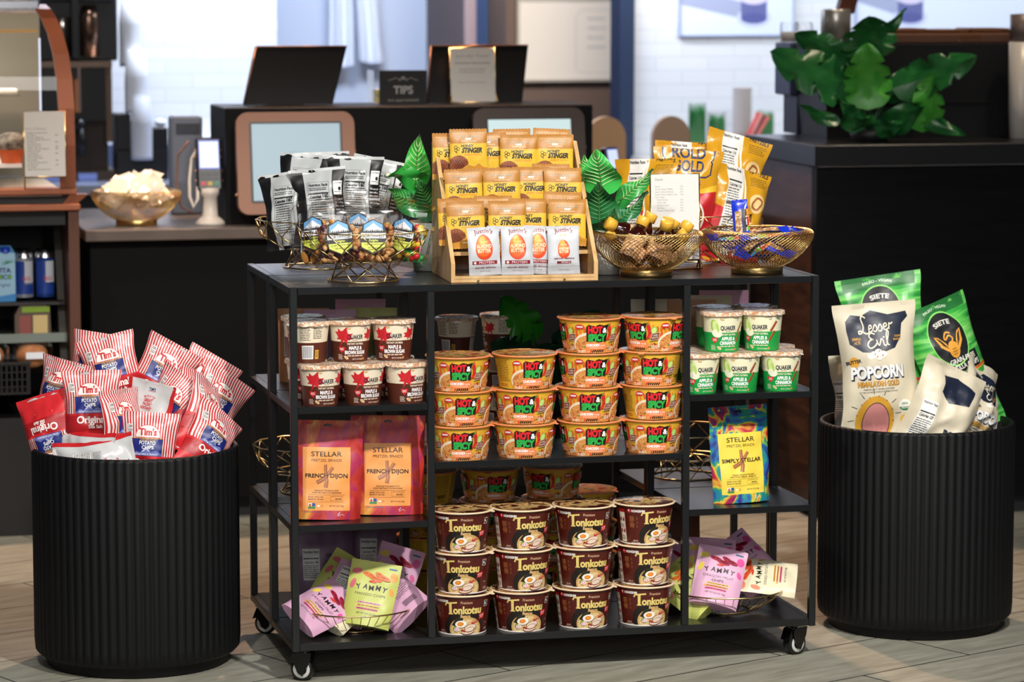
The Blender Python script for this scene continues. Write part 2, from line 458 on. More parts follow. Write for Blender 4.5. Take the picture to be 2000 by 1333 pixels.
# whiteboard in the store room, drawings on it
t = at('whiteboard', 'white board with thin silver frame hanging in the dark store room doorway', 'whiteboard', 2.218, 6.17, 1.115)
mb = MB(); mb.box(-.20, .245, -.006, .02, .0, .33, M('#e9e6e0', .3))
A = Art(); A.line([(45, 40), (45, 260), (70, 290), (200, 290)], 3, '#b9bcc4'); A.line([(45, 40), (70, 25), (215, 25), (225, 45), (225, 280)], 3, '#c4c6ca')
A.lines(95, 250, 180, 4, 40, 6, '#a8aab2', 3)
g = [[Vector((-.2 + .445*i/2, -.0065, .33*j/2)) for i in range(3)] for j in range(3)]
lay(mb, g, A.pieces(-200, 245, 0, 330, 2, 2), -200, 245, 0, 330, 2, 2, M('#e9e6e0', .3))
put(mb, 'board', 0, 0, 0, t)
mb = MB()
for a in ((-.21, .255, 0-.01, .0), (-.21, .255, .33, .342)): mb.box(a[0], a[1], -.014, .02, a[2], a[3], M('#b7b3ac', .35))
for a in ((-.21, -.2), (.245, .255)): mb.box(a[0], a[1], -.014, .02, 0, .33, M('#b7b3ac', .35))
put(mb, 'frame', 0, 0, 0, t)

# ---------------------------------------------------------------- left service counter
WOODB = noise_mat('black_stained_wood', [(.3, '#0a0b0d'), (.7, '#101214')], 6, 5, .4, .45, 'Object', (1, 1, 8), 'noise', .05, spec=.15)
t = at('service_counter', 'long low black service counter with dark worktop behind the snack cart', 'counter', 0, 2.07, 0)
mb = MB(); mb.box(-.21, 1.72, .05, .80, .06, .806, M('#08090a', .6, spec=.12), .004); mb.box(-.19, 1.72, .11, .78, 0, .06, M('#08090a', .6)); put(mb, 'cabinet_body', 0, 0, 0, t)
mb = MB(); mb.box(-.225, 1.75, 0, .84, .806, .838, noise_mat('grey_brown_worktop', [(.3, '#5a504a'), (.7, '#6a5f58')], 5, 5, .2, .33, 'Object', (1, 6, 1)), .003); put(mb, 'worktop', 0, 0, 0, t)
t = at('back_counter', 'dark back counter with grey top running under the white tiled wall', 'counter', -1.2, 3.65, 0)
mb = MB(); mb.box(0, 1.9, .05, .72, 0, .83, M('#15171a', .5)); put(mb, 'cabinet_body', 0, 0, 0, t)
mb = MB(); mb.box(-.02, 1.92, 0, .74, .83, .86, M('#8d95a8', .22)); put(mb, 'worktop', 0, 0, 0, t)
mb = MB(); mb.box(0, 1.9, .70, .735, .86, .955, M('#5f6680', .2)); put(mb, 'backsplash', 0, 0, 0, t)
t = at('register_riser', 'tall black box riser carrying two customer tablets on the service counter', 'riser', .184, 2.17, .838)
mb = MB(); mb.box(0, 1.075, 0, .30, 0, .332, M('#08090b', .55, spec=.15), .003); put(mb, 'riser_body', 0, 0, 0, t)

def tablet(u, v, z, label, bez, screen_on, letters, w=.34, h=.29):
    t = at('customer_tablet', label, 'tablet screen', u, v, z, 'customer tablets at the register'); t.rotation_euler.x = rad(-9)
    mb = MB(); P = []
    def rr(x0, x1, z0, z1, r, bulge=0):
        out = []
        for cx, cz, a0 in ((x1-r, z0+r, -90), (x1-r, z1-r, 0), (x0+r, z1-r, 90), (x0+r, z0+r, 180)):
            for k in range(5):
                a = rad(a0 + 22.5*k); x, zz = cx + r*math.cos(a), cz + r*math.sin(a)
                if zz > (z0+z1)/2: zz += bulge*(1 - ((x-(x0+x1)/2)/((x1-x0)/2))**2)
                out.append((x, zz))
        return out
    mb.prism(rr(-w/2, w/2, 0, h, .03, .012), 'y', 0, .03, bez); put(mb, 'bezel', 0, 0, 0, t)
    mb = MB(); mb.prism(rr(-w/2+.037, w/2-.037, .032, h-.024, .006), 'y', -.002, .004, M('#0b0c0e', .3)); put(mb, 'screen_border', 0, 0, 0, t)
    mb = MB(); x0, x1, z0, z1 = -w/2+.043, w/2-.043, .038, h-.03
    sm = M(screen_on[0], .3, emit=screen_on[1])
    g = [[Vector((x0 + (x1-x0)*i/2, -.0032, z0 + (z1-z0)*j/2)) for i in range(3)] for j in range(3)]
    A = Art()
    if letters:
        A.text('Welcome', 0, 170, 7, M('#7d98a8', .4, emit=.3)); A.rect(-40, 128, 40, 142, M('#5d7f92', .4, emit=.3)); A.rect(-38, 96, 38, 101, M('#a8c2cf', .4, emit=.4))
    lay(mb, g, A.pieces(x0*1e3, x1*1e3, z0*1e3, z1*1e3, 2, 2), x0*1e3, x1*1e3, z0*1e3, z1*1e3, 2, 2, sm)
    put(mb, 'screen', 0, 0, 0, t)
    for x, zz in ((w/2+.001, h*.62), (-w/2-.001, h*.2)):
        mb = MB(); mb.ball((x, .015, zz), .006, M('#b98a70', .25, metal=.8)); put(mb, 'corner_screw', 0, 0, 0, t)
    return t
tablet(.375, 2.075, .874, 'copper framed customer tablet with lit pale blue screen behind the black chip bags', M('#775443', .42, metal=.5), ('#bcd6e2', .72), True, .338, .285)
tablet(1.055, 2.075, .874, 'dark brown framed customer tablet with lit screen behind the wooden packet rack', M('#3a2b24', .4, metal=.3), ('#d8f0f0', .9), False, .33, .29)

def pos_screen(u0, u1, label, u2, u3):
    # a tilted register display seen from behind
    t = at('register_display', label, 'screen', (u0+u1)/2, 2.32, 1.172, 'register displays facing the staff')
    m = (u0+u1)/2
    P = [(u0-m, 0, 0), (u1-m, 0, 0), (u3-m, .05, .165), (u2-m, .05, .165), (u0-m, .035, 0), (u1-m, .035, 0), (u3-m, .075, .165), (u2-m, .075, .165)]
    mb = MB(); mb.add(P, [(0, 1, 2, 3), (7, 6, 5, 4), (0, 4, 5, 1), (1, 5, 6, 2), (2, 6, 7, 3), (3, 7, 4, 0)], M('#060607', .35, spec=.2)); put(mb, 'shell', 0, 0, 0, t)
    mb = MB(); mb.tube([(u2-m, .05, .1655), (u3-m, .05, .1655)], .0025, M('#8a5a3c', .3, metal=.7)); mb.tube([(u0-m, 0, 0), (u2-m, .05, .165)], .0025, M('#6d4630', .3, metal=.7)); put(mb, 'edge_trim', 0, 0, 0, t)
    mb = MB(); mb.box(-.05, .05, .04, .12, -.002, .07, M('#141416', .4)); put(mb, 'stand', 0, 0, 0, t)
    return t
pos_screen(.262, .52, 'black register display tilted back, above the copper framed tablet', .305, .572)
pos_screen(.80, 1.085, 'black register display behind the gold framed paper sign', .822, 1.115)
t = at('pole_hinge', 'small grey receipt box standing behind the card reader', 'box', .13, 2.60, .838)
t.name = 'receipt_printer'
mb = MB(); mb.box(-.04, .05, 0, .1, 0, .29, M('#6f7686', .4), .006); put(mb, 'housing', 0, 0, 0, t)
mb = MB(); mb.box(-.03, .04, -.004, .002, .24, .27, M('#3b3f49', .4)); put(mb, 'paper_slot', 0, 0, 0, t)

# tips box
t = at('tip_box', 'clear tip box with black front panel reading TIPS on the register riser', 'tip box', .722, 2.30, 1.1705)
mb = MB()
for b in ((-.085, .072, .1, .102, 0, .098), (-.085, -.083, 0, .1, 0, .098), (.07, .072, 0, .1, 0, .098), (-.085, .072, 0, .1, 0, .002)): mb.box(*b, CLEAR)
put(mb, 'clear_box', 0, 0, 0, t)
mb = MB(); A = Art(); A.text('TIPS', 0, 31, 22, '#9a9a98', w=58, bold=.03); A.text('are appreciated', 0, 9, 8, '#77776f', w=90)
for s in (1, -1):
    A.line([(s*10, 71), (s*22, 77), (s*34, 72), (s*44, 69)], 2, '#7d7d79'); A.ell(s*10, 71, 3, 3, '#7d7d79', 8)
A.ell(0, 76, 7, 5, '#7d7d79', 8)
g = [[Vector((-.068 + .14*i/2, -.001, .097*j/2)) for i in range(3)] for j in range(3)]
mb.box(-.068, .072, -.0005, .003, 0, .098, M('#0c0d0f', .4))
lay(mb, g, A.pieces(-70, 70, 0, 97, 2, 2), -70, 70, 0, 97, 2, 2, M('#0c0d0f', .4)); put(mb, 'front_panel', 0, 0, 0, t)
o = MB(); o.box(-.078, -.045, .02, .07, .003, .042, noise_mat('crumpled_bills', [(.3, '#7c8a60'), (.7, '#d8c48a')], 60, 3)); tag(put(o, 'bank_notes', .722, 2.30, 1.1705), 'folded bank notes inside the clear tip box', 'money', kind='stuff')

def sign_holder(name, u, v, z, w, h, label, art, foot=True, lean=-6, cat='sign', yaw=0, gap=.0):
    t = at(name, label, cat, u, v, z, yaw=yaw); t.rotation_euler.x = rad(lean)
    mb = MB(); g = [[Vector((-w/2 + w*i/3, -.0012, gap + h*j/3)) for i in range(4)] for j in range(4)]
    mb.box(-w/2, w/2, -.001, .001, gap, gap+h, M('#d2d0cc', .5))
    lay(mb, g, art.pieces(-w*500, w*500, 0, h*1e3, 3, 3), -w*500, w*500, 0, h*1e3, 3, 3, M('#d2d0cc', .5)); put(mb, 'paper', 0, 0, 0, t)
    mb = MB(); r = .0022
    mb.tube([(-w/2, 0, 0), (-w/2, 0, gap+h), (w/2, 0, gap+h), (w/2, 0, 0)], r, GOLD, 6, closed=True)
    if gap: mb.tube([(-w/2, 0, gap), (w/2, 0, gap)], r, GOLD)
    put(mb, 'frame', 0, 0, 0, t)
    if foot:
        mb = MB()
        for s in (-1, 1): mb.tube([(s*w/2, 0, .03), (s*w/2, -.022, .0022), (s*w/2, .03, .0022), (s*w/2, 0, .03)], r*.9, GOLD, 6)
        mb.tube([(-w/2, -.022, .0022), (w/2, -.022, .0022)], r*.9, GOLD); mb.tube([(-w/2, .03, .0022), (w/2, .03, .0022)], r*.9, GOLD)
        put(mb, 'foot', 0, 0, 0, t)
    return t
A = Art(); A.text('Join the Team!', 0, 135, 9, '#9a9490', w=100, bold=0); A.text('Employment Opportunities', 0, 116, 6, '#8d8580', w=104)
A.lines(-40, 98, 42, 2, 8, 4, '#b5aeaa', 4, .1); A.lines(-44, 60, 46, 1, 8, 4, '#c0b9b5', 5, .1)
sign_holder('paper_sign', .93, 2.285, 1.171, .135, .163, 'white paper sign in thin gold frame standing on the register riser', A)

# card readers
def card_reader(u, v, z, label, yaw, tall=True, s=1.):
    t = at('card_reader', label, 'card reader', u, v, z, 'card readers on the counter', yaw); t.scale = (s, s, s)
    WH = M('#cfc6bd', .35)
    if tall:
        mb = MB(); mb.lathe([(.0, 0), (.042, 0), (.044, .006), (.034, .016), (.022, .026), (.02, .08), (.026, .088), (.026, .105), (0, .108)], WH, 24); put(mb, 'stand', 0, 0, 0, t)
    b = .1 if tall else .0
    T = Matrix.Translation((0, -.005, b)) @ Matrix.Rotation(rad(-12), 4, 'X')
    mb = MB(); mb.T = T; mb.box(-.036, .036, 0, .035, 0, .155, M('#101013', .35), .005); put(mb, 'body', 0, 0, 0, t)
    mb = MB(); mb.T = T; mb.box(-.03, .03, -.001, .003, .062, .147, M('#2a50f0', .3, emit=.6)); mb.box(-.0275, .0275, -.002, .002, .066, .143, M('#dce8ff', .3, emit=1.)); put(mb, 'screen', 0, 0, 0, t)
    mb = MB(); mb.T = T
    for i, c in enumerate(('#c02a3a', '#b8962a', '#1f7a58')):
        mb.box(-.026 + i*.019, -.012 + i*.019, -.002, .002, .014, .026, M(c, .4))
        for k in range(2): mb.box(-.026 + i*.019, -.012 + i*.019, -.002, .002, .031 + k*.013, .04 + k*.013, M('#3a3b40', .4))
    put(mb, 'keypad', 0, 0, 0, t)
    if tall:
        mb = MB(); mb.tube([(-.03, .03, .22), (-.045, .05, .19), (-.055, .03, .13), (-.058, .01, .08), (-.048, 0, .05), (-.036, 0, .075), (-.034, .01, .11)], .005, WH, 8); put(mb, 'cable', 0, 0, 0, t)
        mb = MB(); mb.tube([(-.052, .06, .24), (-.085, .06, .2), (-.092, .05, .12), (-.08, .03, .05), (-.05, .01, .035)], .0035, M('#6b4a3a', .4), 6); put(mb, 'power_cord', 0, 0, 0, t)
        for s2 in (-1, 1):
            mb = MB(); mb.T = T
            for zz in (.03, .06, .1, .12): mb.ball((s2*.038, .015, zz), .004, M('#b98a70', .3, metal=.6), 8, 4)
            put(mb, 'side_clip', 0, 0, 0, t)
    return t
card_reader(.143, 2.20, .838, 'card reader with lit white screen on a pale stand beside the golden bowl', 0, True, .98)
card_reader(1.385, 2.37, .925, 'second card reader with blue screen, half hidden behind the right hand leafy plant', .5, False, .72)
t = at('reader_block', 'dark block carrying the second card reader', 'block', 1.385, 2.40, .8385); t.name = 'reader_stand'
mb = MB(); mb.box(-.05, .05, -.05, .06, 0, .085, M('#17181b', .5), .004); put(mb, 'stand_block', 0, 0, 0, t)

# aprons hanging in the recess
def apron(u, w, ztop, zbot, label, seed, v=5.5):
    mb = MB(); P = []; nu, nv = 16, 14
    for j in range(nv+1):
        for i in range(nu+1):
            a, b = i/nu, j/nv
            ww = w*(.7 + .3*(1-b)); x = (a-.5)*ww + .02*math.sin(3*b+seed)
            P.append((x, .02*math.sin(a*11+seed)*(1-.4*b), zbot + (ztop-zbot)*b + .012*math.sin(a*PI)*(-1 if b < .1 else 0)))
    F = [(j*(nu+1)+i, j*(nu+1)+i+1, (j+1)*(nu+1)+i+1, (j+1)*(nu+1)+i) for j in range(nv) for i in range(nu)]
    mb.add(P, F, M('#e4e8f4', .8), None, True)
    mb.add([(p[0], p[1]+.02, p[2]) for p in P], [q[::-1] for q in F], M('#e4e8f4', .8), None, True)
    return tag(put(mb, 'hanging_apron', u, v, 0), label, 'apron', 'aprons hung in the back recess')
apron(1.12, .095, 2.0, 1.20, 'white apron hanging in the back recess, left of two', 1)
apron(1.26, .105, 2.0, 1.215, 'white apron hanging in the back recess, right of two beside the dark doorway', 3)
mb = MB(); mb.tube([(.95, 0, 0), (1.4, 0, 0)], .012, CHROME, 8); tag(put(mb, 'apron_rail', 0, 5.5, 2.01), 'steel rail the white aprons hang from', 'rail')

# wall posters
def poster(u, w, label, cake, extra):
    t = at('cupcake_poster', label, 'poster', u, WV-.012, 1.33, 'pale posters on the right hand tiled wall')
    mb = MB(); h = .55; mb.box(0, w, 0, .012, 0, h, M('#dfe6f6', .25))
    A = Art(); A.poly(extra, '#a3a9c4'); A.ell(cake, 62, 66, 36, '#c9cfe8', 28); A.rect(cake-50, 60, cake+50, 150, '#6f74a6'); A.ell(cake, 60, 50, 20, '#5c609a', 24)
    for k in range(9): A.rect(cake-46+k*11, 50, cake-42+k*11, 150, '#565a90')
    A.ell(cake, 170, 80, 60, '#d8cfe4', 24)
    g = [[Vector((w*i/4, -.0006, h*j/4)) for i in range(5)] for j in range(5)]
    lay(mb, g, A.pieces(0, w*1e3, 0, h*1e3, 4, 4), 0, w*1e3, 0, h*1e3, 4, 4, M('#dfe6f6', .25)); put(mb, 'print', 0, 0, 0, t)
    mb = MB()
    for b in ((-.006, 0, 0, h), (w, w+.006, 0, h), (-.006, w+.006, -.006, 0), (-.006, w+.006, h, h+.006)): mb.box(b[0], b[1], -.004, .014, b[2], b[3], M('#9aa6c4', .4))
    put(mb, 'frame', 0, 0, 0, t)
poster(2.19, .43, 'pale framed poster with a purple cupcake, upper middle of the tiled wall', 280, [(0, 110), (230, 60), (230, 120), (0, 190)])
poster(2.87, .80, 'wide pale framed poster with a lilac cupcake, upper right of the tiled wall', 210, [(0, 120), (160, 70), (160, 150), (0, 200)])

# far right wall counter things
t = at('side_counter', 'pale low back counter with wheatgrass jars under the right hand tiled wall', 'counter', 2.02, 3.75, 0)
mb = MB(); mb.box(0, 2.4, 0, .64, 0, .86, M('#5a4c46', .5)); put(mb, 'cabinet_body', 0, 0, 0, t)
mb = MB(); mb.box(-.02, 2.42, -.02, .645, .86, .89, M('#c9bfb6', .4)); put(mb, 'worktop', 0, 0, 0, t)
def wheatgrass(u, v, z, h, g, label, r=.033):
    t = at('wheatgrass_jar', label, 'plant jar', u, v, z, 'glass jars of green wheatgrass')
    mb = MB(); mb.lathe([(0, .002), (r, .002), (r, h)], GLASS, 20); put(mb, 'glass_jar', 0, 0, 0, t)
    mb = MB(); mb.lathe([(0, .004), (r*.9, .004), (r*.9, h*.28), (0, h*.28)], M('#a89a80', .8), 16); put(mb, 'root_mat', 0, 0, 0, t)
    mb = MB(); rn = random.Random(int(h*1e4)); m = M('#1f8a3c', .6)
    for k in range(150):
        a = rn.random()*6.28; q = r*.88*math.sqrt(rn.random()); x, y = q*math.cos(a), q*math.sin(a); zz = h*.27; l = g*(.85+rn.random()*.25)
        dx, dy = rn.uniform(-.004, .004), rn.uniform(-.004, .004)
        mb.add([(x-.0022, y, zz), (x+.0022, y, zz), (x+dx, y+dy, zz+l), (x+dy, y-.002, zz+l*.6)], [(0, 1, 2), (0, 3, 2)], m)
    put(mb, 'grass_blades', 0, 0, 0, t)
wheatgrass(2.198, 4.2, .89, .20, .14, 'tallest glass jar of wheatgrass, left of the three')
wheatgrass(2.268, 4.19, .89, .165, .11, 'middle glass jar of wheatgrass, shorter than its left neighbour')
wheatgrass(2.45, 4.19, .89, .165, .12, 'glass jar of wheatgrass right of the paper cup stack', .035)
def cupstack(u, v, z, n, label, c='#d9d2ce', r=.036, pit=.012, down=False, grp='stacks of paper cups'):
    t = at('paper_cup_stack', label, 'cup stack', u, v, z, grp)
    k = 1.25
    for i in range(n):
        mb = MB(); zz = i*pit
        p = [(r, 0), (r*.78, .09)] if down else [(r*.75, 0), (r, .09), (r*1.06, .092), (r*1.04, .096)]
        if i not in (0, n-1): p = [(r, 0), (r*.95, .03)] if down else [(r*.96, .075), (r, .09), (r*1.06, .092), (r*1.04, .096)]
        mb.lathe([(a, zz+b) for a, b in p], M(c, .6), 20, cap0=(i == 0), cap1=(i == n-1)); put(mb, 'cup', 0, 0, 0, t)
cupstack(2.393, 4.28, .89, 13, 'tall beige paper cup stack between the wheatgrass jars', '#c8bdb8', .034, .013)
def arch_back(u, v, w, zt, label, c):
    t = at('chair_back', label, 'chair', u, v, 0, 'tan arched chairs behind the counter')
    pts = [(-w/2, .7)] + [(-w/2*math.cos(rad(a)), zt-w*.55 + w*.55*math.sin(rad(a))) for a in range(0, 181, 12)] + [(w/2, .7)]
    mb = MB(); mb.prism(pts, 'y', 0, .03, M(c, .6)); recalc(put(mb, 'backrest', 0, 0, 0, t))
    mb = MB(); mb.box(-w/2, w/2, .0, .35, .66, .71, M(c, .6), .01); put(mb, 'seat', 0, 0, 0, t)
    for x, y in ((-w/2+.03, .03), (w/2-.03, .03), (-w/2+.03, .32), (w/2-.03, .32)):
        mb = MB(); mb.tube([(x, y, 0), (x, y, .67)], .014, M('#3a2c24', .5), 8); put(mb, 'leg', 0, 0, 0, t)
arch_back(1.585, 3.2, .13, 1.088, 'tan arched chair back in front of the navy door post', '#c9a07a')
arch_back(1.79, 3.15, .125, 1.09, 'tan arched chair back between the door post and the wheatgrass', '#b99a84')
t = at('straw_cup', 'clear cup of red and pink straws beside the wheatgrass jars', 'straw holder', 2.32, 4.05, .89)
mb = MB(); mb.lathe([(0, 0), (.03, 0), (.036, .08)], CLEAR, 16); put(mb, 'cup', 0, 0, 0, t)
for k, c in enumerate(('#c63a3a', '#e08a80', '#5a1f22', '#d86a60')):
    mb = MB(); mb.tube([(-.02+.008*k, 0, .004), (.06+.016*k, .01*k, .17-.006*k)], .006, M(c, .4), 8); put(mb, 'straw', 0, 0, 0, t)

# ---------------------------------------------------------------- right bar counter
RC = (1.78, 1.67)
WALN = noise_mat('dark_reddish_wood', [(.3, '#33231d'), (.7, '#5a3c2e')], 5, 6, .6, .3, 'Object', (1, 1, 7), 'noise', .03)
t = at('bar_counter', 'tall black panelled bar counter with thick top at the right', 'counter', RC[0], RC[1], 0)
mb = MB(); mb.box(.0, 3.2, .02, .06, .05, 1.006, WOODB); mb.box(.0, .02, .061, .62, .05, 1.006, WALN); mb.box(.03, 3.2, .07, .62, 0, .05, M('#0a0b0c', .6)); mb.box(.03, 3.2, .05, .055, 0, .05, M('#23252a', .5)); put(mb, 'panel', 0, 0, 0, t)
mb = MB(); mb.box(-.012, 3.2, 0, .64, 1.010, 1.070, M('#1c1d20', .32), .003); put(mb, 'worktop', 0, 0, 0, t)
t = at('bar_riser', 'black raised cabinet behind the bar counter and the big leafy plant', 'cabinet', 1.915, 2.02, 1.0705)
mb = MB(); mb.add([(.01, 0, .0), (1.8, 0, 0), (1.8, .27, 0), (.02, .27, 0), (.0, 0, .272), (1.8, 0, .272), (1.8, .27, .272), (.0, .27, .272)], [(0, 1, 5, 4), (1, 2, 6, 5), (2, 3, 7, 6), (3, 0, 4, 7), (4, 5, 6, 7), (3, 2, 1, 0)], M('#0e0f12', .45)); put(mb, 'cabinet_body', 0, 0, 0, t)
mb = MB(); mb.box(-.00, 1.8, -.005, .015, .10, .105, M('#0c0d10', .5)); put(mb, 'seam', 0, 0, 0, t)
mb = MB(); mb.box(-.012, .2, .271, .42, .115, .272, M('#38405c', .35), .004); mb.box(.01, .2, .271, .40, .0, .115, M('#2a2f44', .4), .002); put(mb, 'side_module', 0, 0, 0, t)
t = at('steel_canister', 'tall steel canister behind the big leafy plant, wooden tool on it', 'canister', 2.03, 2.25, 1.3435)
mb = MB(); mb.lathe([(0, 0), (.045, 0), (.045, .095), (.042, .1), (0, .1)], M('#c8c4bc', .3, metal=.75), 24); put(mb, 'can', 0, 0, 0, t)
mb = MB(); mb.T = Matrix.Rotation(rad(14), 4, 'Y'); mb.box(-.02, .03, -.02, .02, .095, .22, M('#5a3020', .4), .004); put(mb, 'wooden_knob', 0, 0, 0, t)
for k, (u, c, l) in enumerate(((1.985, '#cfc9c4', 'clear jar with white lid left of the steel canister'), (2.03, '#7a6e72', 'short clear jar with dark contents beside the steel canister'))):
    t = at('glass_jar', l, 'jar', u-.06, 2.37, 1.3435, 'jars on the raised cabinet')
    mb = MB(); mb.lathe([(0, 0), (.028, 0), (.03, .05), (.026, .06)], GLASS, 18); put(mb, 'jar_glass', 0, 0, 0, t)
    mb = MB(); mb.lathe([(0, .002), (.025, .002), (.027, .03), (0, .032)], M(c, .6), 14); put(mb, 'contents', 0, 0, 0, t)
WOV = noise_mat('woven_brown', [(.3, '#3a1f12'), (.6, '#7a4a2c'), (.8, '#a06a42')], 90, 2, 0, .7, 'Object', (1, 1, 2), 'wave')
t = at('pastry_tray', 'woven brown tray with wafer pastries on the raised cabinet at top right', 'tray', 2.15, 2.1, 1.3435)
mb = MB(); mb.box(0, .55, 0, .18, 0, .03, WOV, .004); put(mb, 'basket', 0, 0, 0, t)
mb = MB(); mb.box(-.004, .56, -.004, -.002, .005, .028, GLASS); put(mb, 'clear_front', 0, 0, 0, t)
for k in range(4):
    mb = MB(); mb.box(.0+.13*k, .12+.13*k, .02, .16, .001, .013-.003*(k % 2), WOV, .004)
    tag(put(mb, 'wafer_pastry', 2.15, 2.1, 1.374), ['wafer pastry at the left end of the woven tray', 'wafer pastry, second from left on the woven tray', 'wafer pastry, third from left on the woven tray', 'wafer pastry at the right end of the woven tray'][k], 'pastry', 'pastries on the woven tray')
t = at('bar_bottle', 'clear tumbler with brown contents at the top right edge', 'tumbler', 2.475, 1.9, 1.0705)
mb = MB(); mb.lathe([(0, 0), (.03, 0), (.034, .1), (.036, .28), (.0, .28)], M('#d8d2cc', .3), 18); put(mb, 'cup', 0, 0, 0, t)
mb = MB(); mb.lathe([(0, .281), (.032, .281), (.034, .36), (0, .362)], M('#7a6a64', .4), 18); put(mb, 'lid', 0, 0, 0, t)
# ---------------------------------------------------------------- pastry display case, far left
COP = M('#8a4f36', .34, metal=.55); COPL = M('#a8674a', .36, metal=.4)
DK = M('#0d0c0c', .5)
t = at('pastry_case', 'curved glass pastry case with copper end frame, open cooler below', 'display case', -.255, 1.975, 0)
LW = -.75
def arc_prof():
    P = []
    for k in range(13):
        a = k/12
        z = .965 + .50*(1 - (1-a)**1.0); y = .0 + .0*a
        P.append((y, z))
    return P
# front curve: upright, then sweeping back at the top (y into the counter)
CURVE = [(0, .965), (.0, 1.08), (.004, 1.18), (.013, 1.26), (.03, 1.33), (.055, 1.385), (.09, 1.425), (.14, 1.45), (.22, 1.462)]
inner = [(y+.035, z-.012) for y, z in CURVE]
mb = MB()
P = []; F = []
for x in (-.034, 0):
    P += [(x, y, z) for y, z in CURVE] + [(x, y+.03, z-.03 if z > 1.4 else z) for y, z in CURVE]
n = len(CURVE)
# copper end band: broad flat face towards the front
B = MB()
for i in range(n-1):
    (y0, z0), (y1, z1) = CURVE[i], CURVE[i+1]
    xo0 = -.003 - .055*((z0-.965)/.5)**5; xo1 = -.003 - .055*((z1-.965)/.5)**5
    B.add([(xo0-.042, y0, z0), (xo0, y0, z0), (xo1, y1, z1), (xo1-.042, y1, z1), (xo0-.042, y0+.03, z0), (xo0, y0+.03, z0), (xo1, y1+.03, z1), (xo1-.042, y1+.03, z1)],
          [(0, 1, 2, 3), (1, 5, 6, 2), (4, 0, 3, 7), (5, 4, 7, 6)], COP)
put(B, 'end_band', 0, 0, 0, t)
mb = MB(); V = []
for y, z in CURVE: V += [(LW, y+.004, z), (-.046 - .055*max(0, (z-.965)/.5)**5, y+.004, z)]
mb.add(V, [(2*i, 2*i+1, 2*i+3, 2*i+2) for i in range(n-1)], GLASS, None, True); put(mb, 'curved_glass', 0, 0, 0, t)
mb = MB(); mb.box(LW, -.08, .16, .30, 1.44, 1.475, M('#c9ccd4', .2, metal=.8), .004); put(mb, 'top_rail', 0, 0, 0, t)
mb = MB(); mb.box(LW, -.04, .62, .64, .96, 1.44, M('#8a8576', .5)); mb.box(LW, -.04, .02, .64, .94, .957, M('#c8bfae', .4)); put(mb, 'back_panel', 0, 0, 0, t)
mb = MB(); mb.box(LW, -.14, .10, .55, 1.015, 1.025, M('#e8e4dc', .4, emit=.15)); put(mb, 'glass_shelf', 0, 0, 0, t)
mb = MB(); mb.box(LW, -.14, .11, .5, 1.21, 1.216, GLASS); put(mb, 'upper_shelf', 0, 0, 0, t)
mb = MB(); mb.box(-.087, -.082, .12, .13, 1.17, 1.37, M('#e6ebff', .4, emit=1.)); put(mb, 'led_strip', 0, 0, 0, t)
mb = MB(); mb.box(LW, -.09, .12, .13, 1.385, 1.395, M('#d8a25c', .4, emit=.5)); put(mb, 'warm_led', 0, 0, 0, t)
mb = MB(); mb.box(LW, 0, 0, .07, .945, .963, COPL, .003); mb.box(LW, .008, -.012, .06, .902, .92, COPL, .003)
mb.prism([(-.0, .92), (.03, .945), (-.02, .945), (-.04, .92)], 'y', .005, .05, COP); put(mb, 'copper_rail', 0, 0, 0, t)
mb = MB(); mb.box(LW, -.02, .03, .6, .92, .945, DK); mb.box(LW, 0, .58, .62, .0, .92, M('#1a1614', .6)); mb.box(LW, .0, .02, .6, 0, .33, M('#0c0b0b', .5)); mb.box(LW, -.03, .03, .58, .86, .9, DK); put(mb, 'cooler_body', 0, 0, 0, t)
mb = MB(); mb.add([(-.025, .002, .0), (.004, .002, 0), (.004, .002, .902), (-.025, .002, .902), (-.025, .6, 0), (.004, .6, 0), (.004, .6, .902), (-.025, .6, .902)], [(0, 1, 2, 3), (1, 5, 6, 2), (5, 4, 7, 6), (4, 0, 3, 7), (3, 2, 6, 7), (4, 5, 1, 0)], M('#5b382a', .5, metal=.3)); put(mb, 'side_post', 0, 0, 0, t)
mb = MB(); mb.add([(-.026, .02, .33), (-.026, .58, .33), (-.026, .58, .9), (-.026, .25, .9), (-.045, .02, .33), (-.045, .58, .33), (-.045, .58, .9), (-.045, .25, .9)], [(0, 3, 2, 1), (4, 5, 6, 7), (4, 7, 3, 0), (7, 6, 2, 3)], M('#3a332a', .5)); put(mb, 'side_panel', 0, 0, 0, t)
mb = MB(); mb.box(LW, -.03, .09, .58, .634, .642, M('#2a2624', .5)); mb.box(LW, -.03, .05, .58, .535, .545, M('#4e554f', .45)); mb.box(LW, -.03, .045, .05, .535, .56, M('#77817b', .3)); put(mb, 'cooler_shelf', 0, 0, 0, t)

# price card on the glass
A = Art(); A.text('Pastry & Bakery', -25, 128, 7, '#9a968f', w=60, bold=0)
A.lines(-48, 118, 15, 17, 6.2, 3.2, '#a5a19a', 8, .6)
for k in (1, 4, 6, 7, 9, 12, 14): A.rect(28, 118-6.2*k, 36, 121.5-6.2*k, '#a5a19a')
sign_holder('price_card', -.344, 1.935, .965, .112, .178, 'tall white price card in gold holder in front of the pastry case glass', A, False, -3, 'price card', gap=.032)

